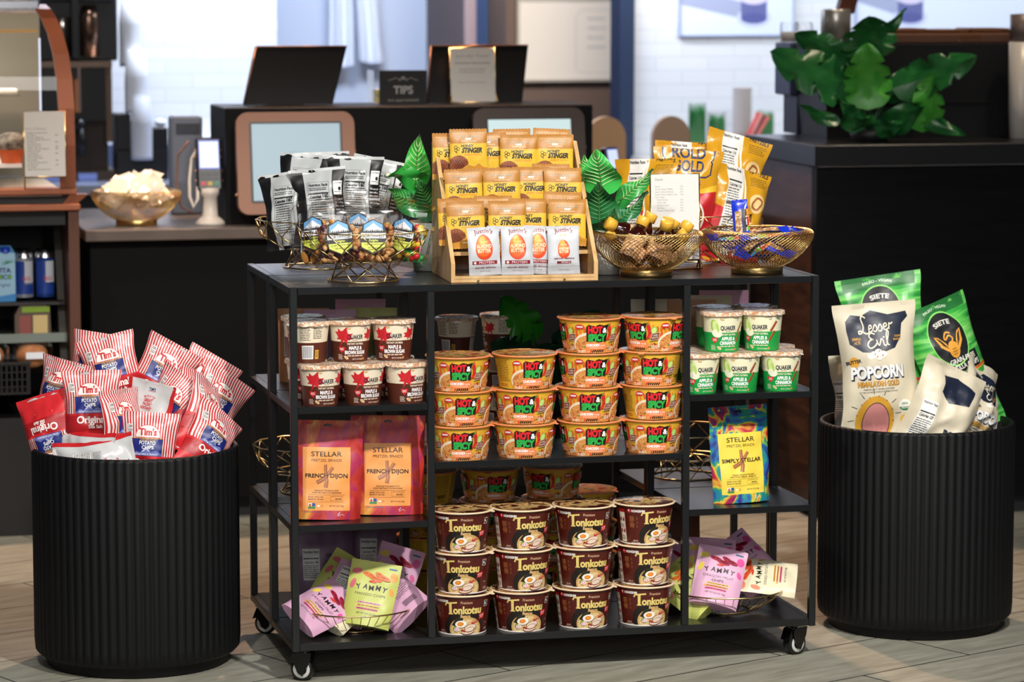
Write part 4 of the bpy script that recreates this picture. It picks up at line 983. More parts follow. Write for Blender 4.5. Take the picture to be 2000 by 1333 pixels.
# hot and spicy bowl: three prints a quarter turn apart and one yellow back panel
def art_spicy():
    Q = Art(); W = 49
    for k in range(11):
        x = -W + 4 + k*9; hgt = (58, 66, 60, 70, 62)[k % 5]
        Q.poly([(x-5, 30), (x-1.5, 46), (x-3, 56), (x, hgt), (x+2, 52), (x+1.5, 46), (x+5, 30)], '#e8842e' if k % 2 else '#e05a26')
    Q.ell(-16, 18, 37, 29, '#efe2c6', 26, 0, 20, 200); Q.ell(-16, 16, 34, 25, NOOD, 26, 0, 0, 180); Q.rect(-W, 0, W, 18, NOOD)
    for (x, y, r, c) in ((-38, 8, 3, '#b8281c'), (-28, 14, 2.5, '#3a8a2a'), (30, 10, 3, '#3f7a24'), (42, 6, 3, '#b8281c'), (-8, 8, 2.5, '#c8301c'), (38, 18, 2.4, '#7a3a14')): Q.ell(x, y, r, r*.7, c, 8)
    # chili pepper and lime
    Q.line([(24, 66), (23, 61), (26, 58)], 2.2, '#2f7a30')
    Q.line([(25, 59), (28, 48), (27, 38), (22, 30), (16, 26)], 8, '#d8232a', 1.2)
    Q.ell(37, 48, 6.5, 9, '#8cc63f', 14, -.3); Q.ell(37, 48, 4.8, 7, '#c8e68a', 12, -.3)
    # black panel and lettering
    Q.poly([(-24, 26), (-24, 60), (-20, 64), (-6, 61), (2, 65), (12, 62), (22, 65), (19, 50), (21, 44), (20, 27), (4, 24), (-8, 27)], '#1c1512')
    Q.text('HOT', -6, 45.5, 14.5, '#e3262e', w=30, bold=.07); Q.text('&', 14.5, 46, 11, '#ffffff', w=9.5, bold=.04)
    Q.text('SPICY', -1, 28, 14.5, '#2fb24c', w=39, bold=.07)
    Q.poly([(-27, 8), (-25, 23), (21, 24), (22, 8)], '#f08c52'); Q.text('CHICKEN', -10, 15.5, 5.2, '#ffffff', w=29, bold=.05); Q.text('FLAVOR', 13, 15.5, 2.8, '#ffffff', w=12); Q.text('WITH OTHER NATURAL FLAVORS', -2, 11, 1.9, '#fff2e6', w=32)
    for k in range(7): Q.ell(-14 + k*4.6, 4.8, 1.5, 3.8, '#d8232a' if k == 0 else '#14110f', 8, -.5)
    Q.ell(-38, 59, 9.2, 5.6, '#c8202c', 16); Q.text('NISSIN', -38, 57.2, 3.8, '#ffffff', w=13, bold=.04)
    Q.poly([(29, 24), (32, 41), (50, 44), (47, 27)], '#e6c8a8'); Q.poly([(30, 25.4), (33, 40), (48.6, 42.6), (46, 28.2)], '#642218'); Q.text('CHILI', 40, 35.2, 4, '#f0dcc8', w=12, rot=10); Q.text('SAUCE', 39, 29.6, 4, '#f0dcc8', w=13, rot=10)
    Q.lines(-44, 5, -26, 2, 3, 1.6, '#f2e8dc', 3, .1); Q.lines(30, 12, 46, 3, 3, 1.6, '#e6d8cc', 4, .1)
    A = Art(); per = 2*PI*62.5/4
    A.rect(-2*per, 0, -1.5*per, 76, '#dcae34'); A.rect(1.5*per, 0, 2*per, 76, '#dcae34')
    for s in (-1, 1):
        x0 = -1.95*per if s < 0 else 1.56*per
        A.lines(x0, 66, x0+.38*per, 14, 3.8, 1.5, '#5a3c14', 5+s, .15); A.lines(x0, 9, x0+.3*per, 2, 3.8, 1.5, '#8a2a1a', 9, .1)
    A.bars(1.62*per, 12, 1.86*per, 22)
    for k in (-1, 0, 1): A.copy_from(Q, k*per)
    return A
SP = dict(Rt=.0685, Rb=.0555, H=.0725, Rr=.0735)
spicy = cup_thing('noodle_bowl', 'x', 'noodle bowl', 'yellow hot and spicy noodle bowls', art_spicy(), mat=M('#e9b93c', .35), rimc='#f0905a', lidmat=LIDN, tabc='#f0905a', **SP)

def art_tonkotsu():
    Q = Art()
    Q.ell(5, 19, 47, 37, '#1b1411', 34); Q.ell(9, 13, 39, 30, '#cfa866', 30); Q.ell(9, 12, 35, 26, noise_mat('ramen_broth_picture', [(.3, '#c89a58'), (.5, '#e6c88c'), (.7, '#f0dcaa')], 150, 3, 1.5, .4), 30)
    Q.poly([(-24, 24), (-12, 41), (4, 44), (0, 26), (-14, 20)], noise_mat('seaweed_picture', [(.4, '#14180f'), (.7, '#3a3a26')], 300, 2, 0, .5))
    for k in range(8): Q.line([(24, 26), (20+3.2*k, 32+(k % 3)*2.5)], 1.5, '#c8202a', .7)
    for (x, y, rx, ry, r) in ((20, 18, 15, 8, .25), (14, 9, 16, 7, .1), (18, 14, 12, 6, .2)): Q.ell(x, y, rx, ry, '#7a3420', 18, r); Q.ell(x, y+.6, rx-1.2, ry-1.4, '#f0d8c4', 18, r)
    Q.ell(-2, 27, 13.5, 8.5, '#d8c4a8', 20, .1); Q.ell(-2, 27.4, 12.5, 7.8, '#fbf6ec', 20, .1); Q.ell(-3, 27.2, 7, 4.8, '#e8862a', 16, .1); Q.ell(-3.4, 27.5, 3.6, 2.4, '#f0a43c', 12)
    Q.ell(-12, 15, 6, 5, '#fbf2f0', 14); Q.ell(-12, 15, 4, 3.2, '#e88aa8', 12); Q.ell(-12, 15, 2.2, 1.7, '#fbf2f0', 10); Q.ell(-17, 19, 4, 2, '#7aa83a', 8, .5)
    for k in range(3): Q.ell(0+3*k, 13-1.4*k, 3, 1.8, '#9a3420', 8, .5)
    # lettering
    for dx, dy, c in ((.9, -.9, '#2a0a06'), (0, 0, '#ecd27c')):
        Q.line([(-36+dx, 68+dy), (-34+dx, 73.5+dy), (-10+dx, 76+dy)], 3.6, c); Q.line([(-24.5+dx, 74+dy), (-25+dx, 50+dy)], 6, c); Q.rect(-30+dx, 48.6+dy, -19.5+dx, 51+dy, c)
        Q.text('onkotsu', -19+dx, 50.4+dy, 16.5, c, w=64, bold=.045, al='l')
    Q.text('Premium', 10, 72.5, 6, '#cfa886', w=25, bold=.02); Q.text('Ramen', 8, 41.5, 6.6, '#e6b87e', w=22, bold=.05)
    Q.poly([(40, 36), (42, 48), (56, 50), (54, 38)], '#d4242e'); Q.text('SPICY TASTE', 48, 43.4, 2.6, '#ffffff', w=12, rot=8); Q.text('SMOOTH', 48, 39.6, 2.2, '#f8d0d0', w=9, rot=8)
    Q.rect(53, 63, 64, 77, '#f0ece4'); Q.rect(54, 64, 63, 76, '#1a1412'); Q.text('4', 56.5, 67.5, 6, '#ffffff', w=4, bold=.04); Q.text('min', 60.6, 66, 2.4, '#ffffff', w=3.6)
    Q.ell(-64, 78, 4.4, 4.6, '#d4202c', 14); Q.ell(-64, 79, 1.3, 2.4, '#ffffff', 8); Q.text('NONGSHIM', -58, 75.6, 5.2, '#f4efe8', w=29, al='l', bold=.05)
    for ch, y in (('豚', 54), ('骨', 40)): Q.text(ch, -58, y, 10, '#a8683a', w=12, bold=0)
    for k, ch in enumerate(('돈', '코', '츠')): Q.text(ch, -46, 58-9*k, 5, '#9a5a34', w=5.5, bold=0)
    Q.text('NET WT', -51, 8, 3, '#e6d8c8', w=12); Q.text('3.56 OZ (101g)', -51, 3.4, 3, '#e6d8c8', w=22)
    Q.rect(-93, 5, -76, 76, '#ece2d0'); Q.rect(-93, 73, -76, 80, '#b8222a')
    for k in range(4):
        x = -89 + 8.5*(k % 2); y = 52 - 26*(k//2)
        Q.poly([(x-3, y+7), (x+3, y+7), (x+2, y), (x-2, y)], '#7a2a18'); Q.ell(x+1.5, y+9, 2, 1.4, '#d8322c', 8)
    Q.lines(-92, 44, -78, 3, 2.6, 1.2, '#4a3a30', 3); Q.lines(-92, 18, -78, 4, 2.6, 1.2, '#4a3a30', 7)
    Q.text('EXP', 66, 24, 2.6, '#d8c0b0', w=6); Q.lines(62, 12, 78, 2, 3, 1.4, '#d8c0b0', 3, .2)
    A = Art(); half = PI*59.5
    A.copy_from(Q, 0)
    A.rect(half-66, 6, half-30, 78, '#e8dcc8'); A.lines(half-64, 72, half-33, 14, 4.6, 1.8, '#4a3428', 8, .2); A.bars(-half+8, 14, -half+30, 40); 
    return A
tonk = cup_thing('ramen_bowl', 'x', 'ramen bowl', 'maroon tonkotsu ramen bowls', art_tonkotsu(), .0655, .0535, .0885, .0705, M('#521811', .3), '#f2d8b4', LIDT, '#f09a5a', bottom=M('#eeeae4', .4))

def art_oat(green):
    Q = Art(); H = 85; lo = '#169a42' if green else '#58291c'; R = 2*PI*42.5/2
    Q.rect(-R, 0, R, 44, lo); Q.rect(-R, 44, R, 45, '#e9dcc0')
    if green:
        Q.ell(-27, 54, 10, 20, '#9ac83f', 20, .25); Q.ell(-25, 54, 8, 18, '#d8e8a0', 20, .25); Q.ell(-24, 42, 12, 9, '#f2f2d8', 18, -.3); Q.ell(-22, 55, 3, 11, '#b4d470', 12, .2)
        for x, y in ((31, 32), (34, 54)): Q.line([(x-7, y-9), (x+7, y+13)], 6, '#8a3a20'); Q.line([(x-8, y-8), (x+5, y+13)], 2, '#c06a44')
    else:
        leaf = [(0, -22), (3, -6), (14, -9), (11, -3), (22, 6), (15, 8), (17, 16), (8, 12), (5, 15), (0, 26), (-5, 15), (-8, 12), (-17, 16), (-15, 8), (-22, 6), (-11, -3), (-14, -9), (-3, -6)]
        for cx, cy, k, r in ((-25, 53, 1., -.35), (40, 56, .8, .5)):
            Q.poly([(cx + k*(x*math.cos(r)-y*math.sin(r)), cy + k*(x*math.sin(r)+y*math.cos(r))) for x, y in leaf], '#cf2730')
            Q.line([(cx + 20*k*math.sin(r)*-1, cy + 20*k*math.cos(r)), (cx - 18*k*math.sin(r)*-1, cy - 18*k*math.cos(r))], .9, '#a01c24')
    Q.text('QUAKER', 2, 50, 9.2, '#151c34', w=35, bold=.03); Q.text('SINCE 1877', 2, 46.6, 1.8, '#6a6a70', w=12)
    Q.ell(-12, 74, 4.6, 2.4, '#c89a62', 10, -.3); Q.ell(-12, 74.4, 3, 1.2, '#e8cc9c', 8, -.3)
    Q.text('INSTANT OATMEAL', 3, 37.4, 4.2, '#f4ead2', w=37, bold=.025)
    a, b = ('APPLES &', 'CINNAMON') if green else ('MAPLE &', 'BROWN SUGAR')
    Q.text(a, 3, 26.5, 7.6, '#ffffff', w=30 if not green else 33, bold=.035); Q.text(b, 3, 16.5, 7.6, '#ffffff', w=50 if not green else 40, bold=.035)
    Q.lines(-16, 11.5, 24, 1, 3, 2.4, '#d8c8b0', 3, .05); Q.text('NET WT 1.69 OZ (48g)', 8, 4, 2.8, '#e8dcc8', w=24)
    hx, hy = -29, 27
    Q.poly([(hx, hy-8), (hx-8, hy+1), (hx-7.5, hy+5), (hx-4, hy+6.5), (hx, hy+4), (hx+4, hy+6.5), (hx+7.5, hy+5), (hx+8, hy+1)], '#d8262e'); Q.text('HEART', hx, hy+1, 2.2, '#ffffff', w=9); Q.text('HEALTHY', hx, hy-2, 2.2, '#ffffff', w=10)
    Q.ell(-19, 9, 6, 3.2, '#e8d0a4', 10, -.6); Q.ell(-19, 9, 4, 1.4, '#c8a46c', 8, -.6); Q.lines(-40, 14, -27, 4, 3, 1.3, '#e0d4c4', 6, .3); Q.ell(24, 6, 3, 3, '#c88a50', 8); Q.lines(22, 77, 30, 3, 3, 1.4, '#6a6a78', 4, .2)
    # back: small print, barcode, yellow tag
    for s in (-1, 1):
        x0 = -118 if s < 0 else 62
        Q.lines(x0, 78, x0+24, 9, 3.6, 1.5, '#3a3430', 10+s, .2); Q.lines(x0+29, 78, x0+50, 8, 3.6, 1.5, '#3a3430', 14+s, .2)
    Q.rect(66, 8, 92, 38, '#f2f0ec'); Q.bars(68, 10, 90, 36, '#5a6478'); Q.rect(96, 8, 105, 28, '#d8a83a'); Q.lines(97, 24, 104, 5, 3, 1.2, '#4a3410', 3, .1)
    Q.rect(-120, 8, -100, 42, '#ece8e0'); Q.lines(-119, 39, -102, 9, 3.4, 1.2, '#3a3430', 5, .2)
    return Q
oatm = cup_thing('oatmeal_cup', 'x', 'oatmeal cup', 'maple brown sugar oatmeal cups', art_oat(False), .0465, .0375, .0845, .048, M('#ece0c6', .38), '#d8cfc0', LIDQ, '#c8c4be', True)
oatg = cup_thing('oatmeal_cup', 'x', 'oatmeal cup', 'green apple cinnamon oatmeal cups', art_oat(True), .0465, .0375, .0845, .048, M('#e9e6c4', .38), '#d8cfc0', LIDQ, '#c8c4be', True)

USED = set()
def place_cup(src, u, v, z, turn, label, group=None):
    loc = C(u, v, z); rot = (0, 0, CYAW*.0 + turn)
    # aim 0 = print straight at the viewer's side of the aisle
    yaw = math.atan2(loc.x, loc.y)*-1
    rot = (0, 0, yaw + turn)
    if src.name not in USED:
        USED.add(src.name); src.location = loc; src.rotation_euler = rot; src['label'] = label
        if group: src['group'] = group
        return src
    return dup(src, loc, rot, label, group)
# hot and spicy stacks: columns from the left; (column u, v, [turn of each bowl bottom to top])
ORD = ('first', 'second', 'third', 'fourth')
HU = (.384, .535, .684, .829)
turns = {0: [.12, .24, .12], 1: [.08, .02, .36], 2: [.27, .12, .29, .28], 3: [.22, .20, .05, -.58 + PI/2*0]}
jit = {0: [.003, .004, 0], 1: [-.002, -.001, 0], 2: [0, -.004, -.002, 0], 3: [0, 0, -.002, .003]}
shift = {0: [0, 0, 0], 1: [0, 0, -PI/2*-1], 2: [0, 0, 0, 0], 3: [0, PI/2, PI/2*-1, 0]}
TIER = {3: ('bottom', 'middle', 'top'), 4: ('bottom', 'second from bottom', 'third from bottom', 'top')}
for c in range(4):
    n = len(turns[c])
    for k in range(n):
        place_cup(spicy, HU[c] + jit[c][k], .062, SH[2] + .0768*k, turns[c][k] + shift[c][k], 'hot and spicy noodle bowl, %s of the %s stack from left, middle shelf' % (TIER[n][k], ORD[c]))
rear = [(.395, .44, 4), (.545, .44, 4), (.694, .44, 4), (.805, .535, 3)]
for c, (u, v, n) in enumerate(rear):
    for k in range(n):
        place_cup(spicy, u, v, SH[0] + .0768*k, 2.6 + .9*c + .5*k, ('hot and spicy noodle bowl in shadow behind the ramen, %s stack, %s' % (ORD[c], TIER[n][k])), 'noodle bowls in shadow on the rear bottom shelf')
TU = (.391, .527, .670, .811)
tt = [[.0, -.12, .02], [.1, .34, .33], [.24, .18, .04], [.26, .28, .52]]
for c in range(4):
    for k in range(3):
        place_cup(tonk, TU[c] + (.002 if k == 1 else 0), .060, SH[0] + .0925*k, tt[c][k], 'maroon ramen bowl, %s of the %s stack from left, bottom shelf' % (TIER[3][k], ORD[c]))
# oatmeal cups left: front row, back row, upper row
QP = .0902
W3 = ('left', 'middle', 'right')
for k, (u, tn) in enumerate(((.0735, .28), (.168, .42), (.2635, .62))): place_cup(oatm, u, .05, SH[3], tn, 'maple oatmeal cup, front row of the lower tier, %s of three' % W3[k])
for k, (u, tn) in enumerate(((.062, .35), (.158, .1), (.252, .2))): place_cup(oatm, u, .148, SH[3], tn, 'maple oatmeal cup, back row of the lower tier, %s of three' % W3[k])
for k, (u, tn) in enumerate(((.055, -1.9), (.149, .22), (.245, .02))): place_cup(oatm, u, .095, SH[3]+QP, tn, ('maple oatmeal cup with its barcode showing, left of the upper tier', 'maple oatmeal cup, middle of the upper tier', 'maple oatmeal cup, right of the upper tier beside the post')[k])
place_cup(oatm, .062, .191, SH[3]+QP, 2.4, 'maple oatmeal cup half hidden behind the front left post, upper tier')
for k, (u, v, n) in enumerate(((.47, .46, 3), (.585, .50, 3))):
    for j in range(n): place_cup(oatm, u, v, SH[2]+QP*j, 2.7 + .5*j + k, 'maple oatmeal cup in shadow behind the noodle bowls, %s stack, %s' % (('left', 'right')[k], TIER[3][j]), 'oatmeal cups in shadow on the rear shelf')
for k, (u, tn) in enumerate(((.936, .32), (1.031, -.05), (1.128, .12))): place_cup(oatg, u, .052, SH[3], tn, 'green oatmeal cup, front row of the lower tier, %s of three' % W3[k])
for k, (u, tn) in enumerate(((.955, .4), (1.052, .2), (1.142, .1))): place_cup(oatg, u, .149, SH[3], tn, 'green oatmeal cup, back row of the lower tier, %s of three' % W3[k])
for k, (u, v, tn) in enumerate(((.995, .072, .3), (1.09, .072, -.18))): place_cup(oatg, u, v, SH[3]+QP, tn, 'green oatmeal cup, front of the upper tier, %s of two' % ('left', 'right')[k])
for k, (u, v, tn) in enumerate(((1.008, .169, .5), (1.106, .169, .2))): place_cup(oatg, u, v, SH[3]+QP, tn, 'green oatmeal cup, back of the upper tier, %s of two' % ('left', 'right')[k])
# ---------------------------------------------------------------- bags, pouches, packets
def sgn(x): return -1 if x < 0 else 1
def pouch(w, h, t, kind, seed=0, crump=.003, bendx=0., bendz=0., twist=0., nu=18, nv=24, skew=0., fold=None, cfreq=22.):
    off = Vector((seed*7.31 % 50, seed*3.77 % 50, seed*1.93 % 50))
    def P(i, j, side):
        X = 2*i/nu - 1; v = j/nv
        if kind == 'pillow':
            s = .055; q = min(max((v-s)/(1-2*s), 0), 1); pv = math.sin(PI*q)**.85 if 0 < q < 1 else 0
            px = max(0, 1-abs(X)**2.3)**.62; nar = 1 - .15*pv
        elif kind == 'standup':
            q = min(max((.93-v)/.93, 0), 1); pv = q**.75; px = max(0, 1-abs(X)**2.)**.55; nar = 1 - .04*pv
        else:
            s = .08; q = min(max((v-s)/(1-2*s), 0), 1); pv = math.sin(PI*q)**.8 if 0 < q < 1 else 0
            px = max(0, 1-abs(X)**4)**.6; nar = 1 - .02*pv
        x = X*w/2*nar; z = v*h; y = side*t/2*pv*px
        e = max(0, 1-abs(X)**6)*max(.0, 1-abs(2*v-1)**8)
        n1 = noise.noise(Vector((x*cfreq, z*cfreq, 0)) + off); n2 = noise.noise(Vector((x*cfreq*2.3, z*cfreq*2.3, 4*side)) + off)
        rd = 1-2*abs(noise.noise(Vector((x*cfreq*1.4, z*cfreq*1.1, 9*side)) + off))
        y += crump*n1*1.3 + crump*e*(n2*.6*side + .8*rd*side*pv)
        x += crump*.5*noise.noise(Vector((x*15, z*15, 20)) + off)
        y += bendx*(x*x)/(w*w)*4*.01 + bendz*((v-.5)**2)*4*.01
        z += skew*x
        if twist:
            a = twist*(v-.5); x, y = x*math.cos(a) - y*math.sin(a), x*math.sin(a) + y*math.cos(a)
        if fold and v > fold[0]:
            d = (v-fold[0])*h; y += fold[1]*d*d/h*2.2; z -= abs(fold[1])*d*.25
        return Vector((x, y, z))
    F = [[P(i, j, -1) for i in range(nu+1)] for j in range(nv+1)]
    B = [[P(nu-i, j, 1) for i in range(nu+1)] for j in range(nv+1)]
    return F, B
PC = {}
def bag(name, label, cat, group, artF, artB, mF, mB, w, h, t, kind, loc, yaw=0., lean=0., roll=0., pivot=.5, nu=18, nv=24, serr=0., asc=1., atop=None, **kw):
    F, B = pouch(w, h, t, kind, nu=nu, nv=nv, **kw)
    if serr:
        for j in (0, nv):
            for i in range(nu+1):
                s = serr*(1 if (i % 2) else -1)*(1 if j else -1); F[j][i].z += s; B[j][nu-i].z += s
    piv = Vector((0, 0, pivot*h))
    for g in (F, B):
        for r in g:
            for p in r: p -= piv
    mb = MB(); v0 = 0 if atop is None else atop - h*1e3/asc; v1 = v0 + h*1e3/asc
    for g, a, m in ((F, artF, mF), (B, artB, mB)):
        pc = []
        if a:
            k = (id(a), w, h, nu, nv, asc, v0)
            if k not in PC: PC[k] = a.pieces(-w*500/asc, w*500/asc, v0, v1, nu, nv)
            pc = PC[k]
        lay(mb, g, pc, -w*500/asc, w*500/asc, v0, v1, nu, nv, m, step=.00024)
    if kind == 'standup':
        Q = [tuple(F[0][i]) for i in range(nu+1)] + [tuple(B[0][nu-i]) for i in range(nu+1)]; n = nu+1
        mb.add(Q, [(i, n+i, n+i+1, i+1) for i in range(nu)], mF)
    o = mb.build(name, None, loc)
    o.rotation_euler = (Matrix.Rotation(yaw, 3, 'Z') @ Matrix.Rotation(lean, 3, 'X') @ Matrix.Rotation(roll, 3, 'Y')).to_euler()
    return tag(o, label, cat, group)

# ---- small shiny packets and the bamboo rack
HEXC = [(math.cos(rad(60*k)), math.sin(rad(60*k))) for k in range(6)]
def art_waffle():
    A = Art()
    A.rect(-50, 72, 50, 120, '#ac7320'); A.rect(-50, 70.5, 50, 72, '#d9a544')
    for y in (98, 100.5, 103, 105.5): A.rect(-50, y, 50, y+.7, '#b87a22')
    A.text('WAFFLE  WAFFLE  WAFFLE  WAFFLE', 0, 93.6, 2, '#e6b868', w=72)
    for k in range(7):
        x = -21 + 7*k; A.ell(x, 87, 2.3, 2.3, '#4a3a1a', 10); A.ell(x, 87, 1.2, 1.2, '#e8d8a8', 6)
    A.text('HONEY', 0, 79.5, 4.2, '#fff6e0', w=14, bold=.05); A.text('WITH OTHER NATURAL FLAVORS', 0, 75.6, 1.9, '#f6e2b4', w=34)
    for dx, dy in ((-30, 63), (-30, 56.5), (-24.5, 59.8)): A.line([(dx+3.4*a, dy+3.4*b) for a, b in HEXC], 1.2, '#1a140c', closed=True)
    A.line([(-30, 53), (-27, 50)], 1.2, '#1a140c')
    A.text('HONEY', -4, 63, 6, '#17120c', w=29, shear=.25, bold=.04); A.text('STINGER', 7, 51, 10.4, '#17120c', w=48, shear=.22, bold=.055); A.text('ENERGY WAFFLE', 9, 44, 4.6, '#d98a2c', w=40, shear=.22, bold=.03)
    A.ell(-24, 24, 23, 21, noise_mat('waffle_picture', [(.35, '#6a3420'), (.6, '#9a5a34')], 260, 1, 0, .5, kind='voronoi'), 26)
    A.ell(-24, 24, 20, 18, '#8a4a2c', 24)
    for k in range(-3, 4):
        for s in (-1, 1): A.line([(-24+k*5.5-9, 24-s*12+0), (-24+k*5.5+9, 24+s*12)], 1, '#5e2e1c') if abs(k) < 3 else None
    A.poly([(-50, 0), (50, 0), (50, 16), (34, 19), (22, 28), (12, 21), (0, 25), (-14, 17), (-30, 14), (-50, 12)], '#c78a2e'); A.line([(34, 19), (22, 28), (12, 21), (0, 25), (-14, 17)], .9, '#f0d070')
    A.text('PREPARE - PERFORM', 5, 12.5, 3, '#fff0c8', w=30, bold=.03)
    return A
AW = art_waffle(); WY = M('#d9b234', .45); WB_ = M('#ac7320', .46)
ALM = noise_mat('almond_picture', [(.0, '#e0481c'), (1., '#f0a030')], 14, 1, 0, .4)
def art_nut(small):
    A = Art()
    for y in (2, 4, 6, 108, 110.5): A.rect(-40, y, 40, y+.6, '#dfe0e2')
    A.text('Justin\'s', 0, 93, 9.5, '#7a2024', w=40, shear=.12, bold=.02, arc=70)
    k = .72 if small else 1.; cy = 55 if small else 62
    def egg(s, c, dx=0, dy=0):
        A.poly([(dx + s*19*k*math.cos(a)*(1-.18*math.sin(a)), cy + dy + s*28*k*math.sin(a)) for a in [2*PI*i/30 for i in range(30)]], c)
    egg(1, '#d8481f'); egg(.86, '#e2662a', -2, 3); egg(.6, '#ec8a34', -3, 9); egg(.36, '#f4b04a', -3, 14)
    if small: A.text('HONEY', 0, 84, 4, '#e0a040', w=18, bold=.03); A.text('CLASSIC', 0, cy+8, 3.5, '#ffe0b0', w=16)
    else: A.text('CLASSIC', 0, cy+9, 4.5, '#ffd890', w=20)
    A.text('ALMOND', 0, cy-2*k, 8*k, '#ffd9b4', w=33*k, bold=.03); A.text('BUTTER', 0, cy-12*k, 8*k, '#ffd9b4', w=30*k, bold=.03)
    if small:
        A.text('naturally delicious', 0, 33, 4, '#7a2024', w=46, shear=.2); A.rect(-16, 23, 16, 28.5, '#6e1a24'); A.text('PROTEIN 4g', 4, 24.4, 3, '#e8c8c8', w=20)
    else:
        A.rect(-28, 24, 28, 32, '#7e1f2c'); A.ell(-22, 28, 3, 3, '#e8c8c0', 10); A.text('PROTEIN', 4, 25.8, 5, '#e6b8b8', w=34); A.text('naturally delicious', 0, 15, 4.4, '#7a2024', w=46, shear=.2)
    A.lines(-20, 20.5, 22, 1, 3, 1.2, '#b8b0b0', 3, .05); A.text('NET WT 1.15 OZ (32g)', 0, 8.5, 2.2, '#8a8486', w=22)
    return A
AJ, AJ2 = art_nut(False), art_nut(True); JW = M('#c2c5ca', .36)
# bamboo rack: own frame, r = right along the front edge, d = depth from the front, z = height over the cart top
RY = .185
R0 = C(.361, .027, TOP); RC_, RS_ = math.cos(RY), math.sin(RY)
def Rk(r, d, z): return Vector((R0.x + r*RC_ - d*RS_, R0.y + r*RS_ + d*RC_, R0.z + z))
BAM = noise_mat('bamboo_wood', [(.3, '#b9905c'), (.5, '#cfa873'), (.7, '#d8b684')], 5, 5, .3, .42, 'Object', (6, 6, .6), 'noise', .02)
BAMS = noise_mat('bamboo_side', [(.3, '#a37b4e'), (.6, '#b98f60')], 6, 5, .3, .45, 'Object', (1, 1.5, .35))
RW = .328
t = thing('packet_rack', 'stepped bamboo display rack full of yellow and white packets on the cart top', 'display rack', R0, (0, 0, RY))
SIDE = [(0, 0), (.262, 0), (.262, .295), (.232, .295), (.0, .042)]
for x in (0, RW-.009):
    mb = MB(); mb.prism(SIDE, 'x', x, x+.009, BAM); recalc(put(mb, 'side_panel', 0, 0, 0, t))
STEPS = ((.060, .062), (.120, .135), (.18, .207))
mb = MB(); mb.box(.009, RW-.009, .001, .25, 0, .008, BAM); mb.box(.009, RW-.009, 0, .008, .008, .014, BAM); put(mb, 'base_board', 0, 0, 0, t)
for (d, z) in STEPS:
    mb = MB(); mb.box(.009, RW-.009, d, d+.062, z-.008, z, BAM); put(mb, 'step_board', 0, 0, 0, t)
mb = MB(); mb.box(.009, RW-.009, .252, .260, .008, .285, BAM); put(mb, 'back_panel', 0, 0, 0, t)
mb = MB(); mb.box(.010, RW-.010, .001, .0025, .008, .040, CLEAR); put(mb, 'acrylic_lip', 0, 0, 0, t)
for x in (.06, RW-.075):
    mb = MB(); mb.ball((x, -.001, .005), .0028, GOLD, 8, 5); put(mb, 'brass_screw', 0, 0, 0, t)
def packet(row, r, d, z, w, h, label, seed, roll=0., lean=-6., white=0, yaw=0., th=.011):
    a, m, mbk = ((AW, WY, WB_), (AJ, JW, JW), (AJ2, JW, JW))[white]
    nm, cat, grp = (('nut_butter_packet', 'packet', 'white nut butter packets in the rack') if white else ('waffle_packet', 'packet', 'yellow waffle packets in the rack'))
    return bag(nm, label, cat, grp, a, None, m, mbk, w, h, th, 'flat', Rk(r, d, z + h*.0 + .002), RY*.9 + yaw, rad(lean), rad(roll), pivot=0, nu=24, nv=20, serr=0 if white else .0009, seed=seed, crump=.0012 if not white else .0016, cfreq=28)
# front row: white packets (r, d, tilt, kind, text)
for k, (r, d, ro, wh, l) in enumerate(((.078, .012, -2.5, 1, 'white almond butter packet, leftmost of the front row in the rack'), (.118, .030, 2, 1, 'white almond butter packet mostly hidden behind the first and second front ones'),
        (.150, .012, 0, 1, 'white almond butter packet, second whole one of the front row'), (.196, .027, 3, 1, 'white almond butter packet tucked between second and last of the front row'), (.254, .012, -.5, 2, 'white packet with the smaller almond picture, rightmost of the front row'))):
    packet(0, r, d,   .012, .071, .106, l, 11+k, ro, -5, wh)
# step one (lowest yellow row)
for k, (r, d, ro, dz, l) in enumerate(((.046, .052, -1.5, -.004, 'yellow waffle packet, leftmost front one of the lowest step'), (.03, .074, -1, .006, 'yellow waffle packet behind the leftmost one of the lowest step'), (.137, .054, .5, 0, 'yellow waffle packet, second front one of the lowest step'),
        (.185, .066, 1, .004, 'yellow waffle packet half hidden, third of the lowest step'), (.112, .082, 0, .010, 'yellow waffle packet peeking over the second one of the lowest step'), (.272, .054, 1.2, .002, 'yellow waffle packet, rightmost front one of the lowest step'), (.264, .076, 2.5, .017, 'yellow waffle packet standing higher behind the rightmost of the lowest step'))):
    packet(1, r, d+.013, .067+max(dz, 0), .0855, .104, l, 21+k, ro, -5)
for k, (r, d, ro, dz, l) in enumerate(((.052, .100, -1.5, 0, 'yellow waffle packet, leftmost of the middle step'), (.137, .100, -.5, .002, 'yellow waffle packet, second of the middle step'), (.205, .114, .5, .002, 'yellow waffle packet, third of the middle step, half hidden'), (.2745, .100, .8, 0, 'yellow waffle packet, rightmost of the middle step'), (.25, .122, 1.5, .008, 'yellow waffle packet peeking up behind the two right ones of the middle step'))):
    packet(2, r, d+.026, .135+dz, .0855, .104, l, 31+k, ro, -5)
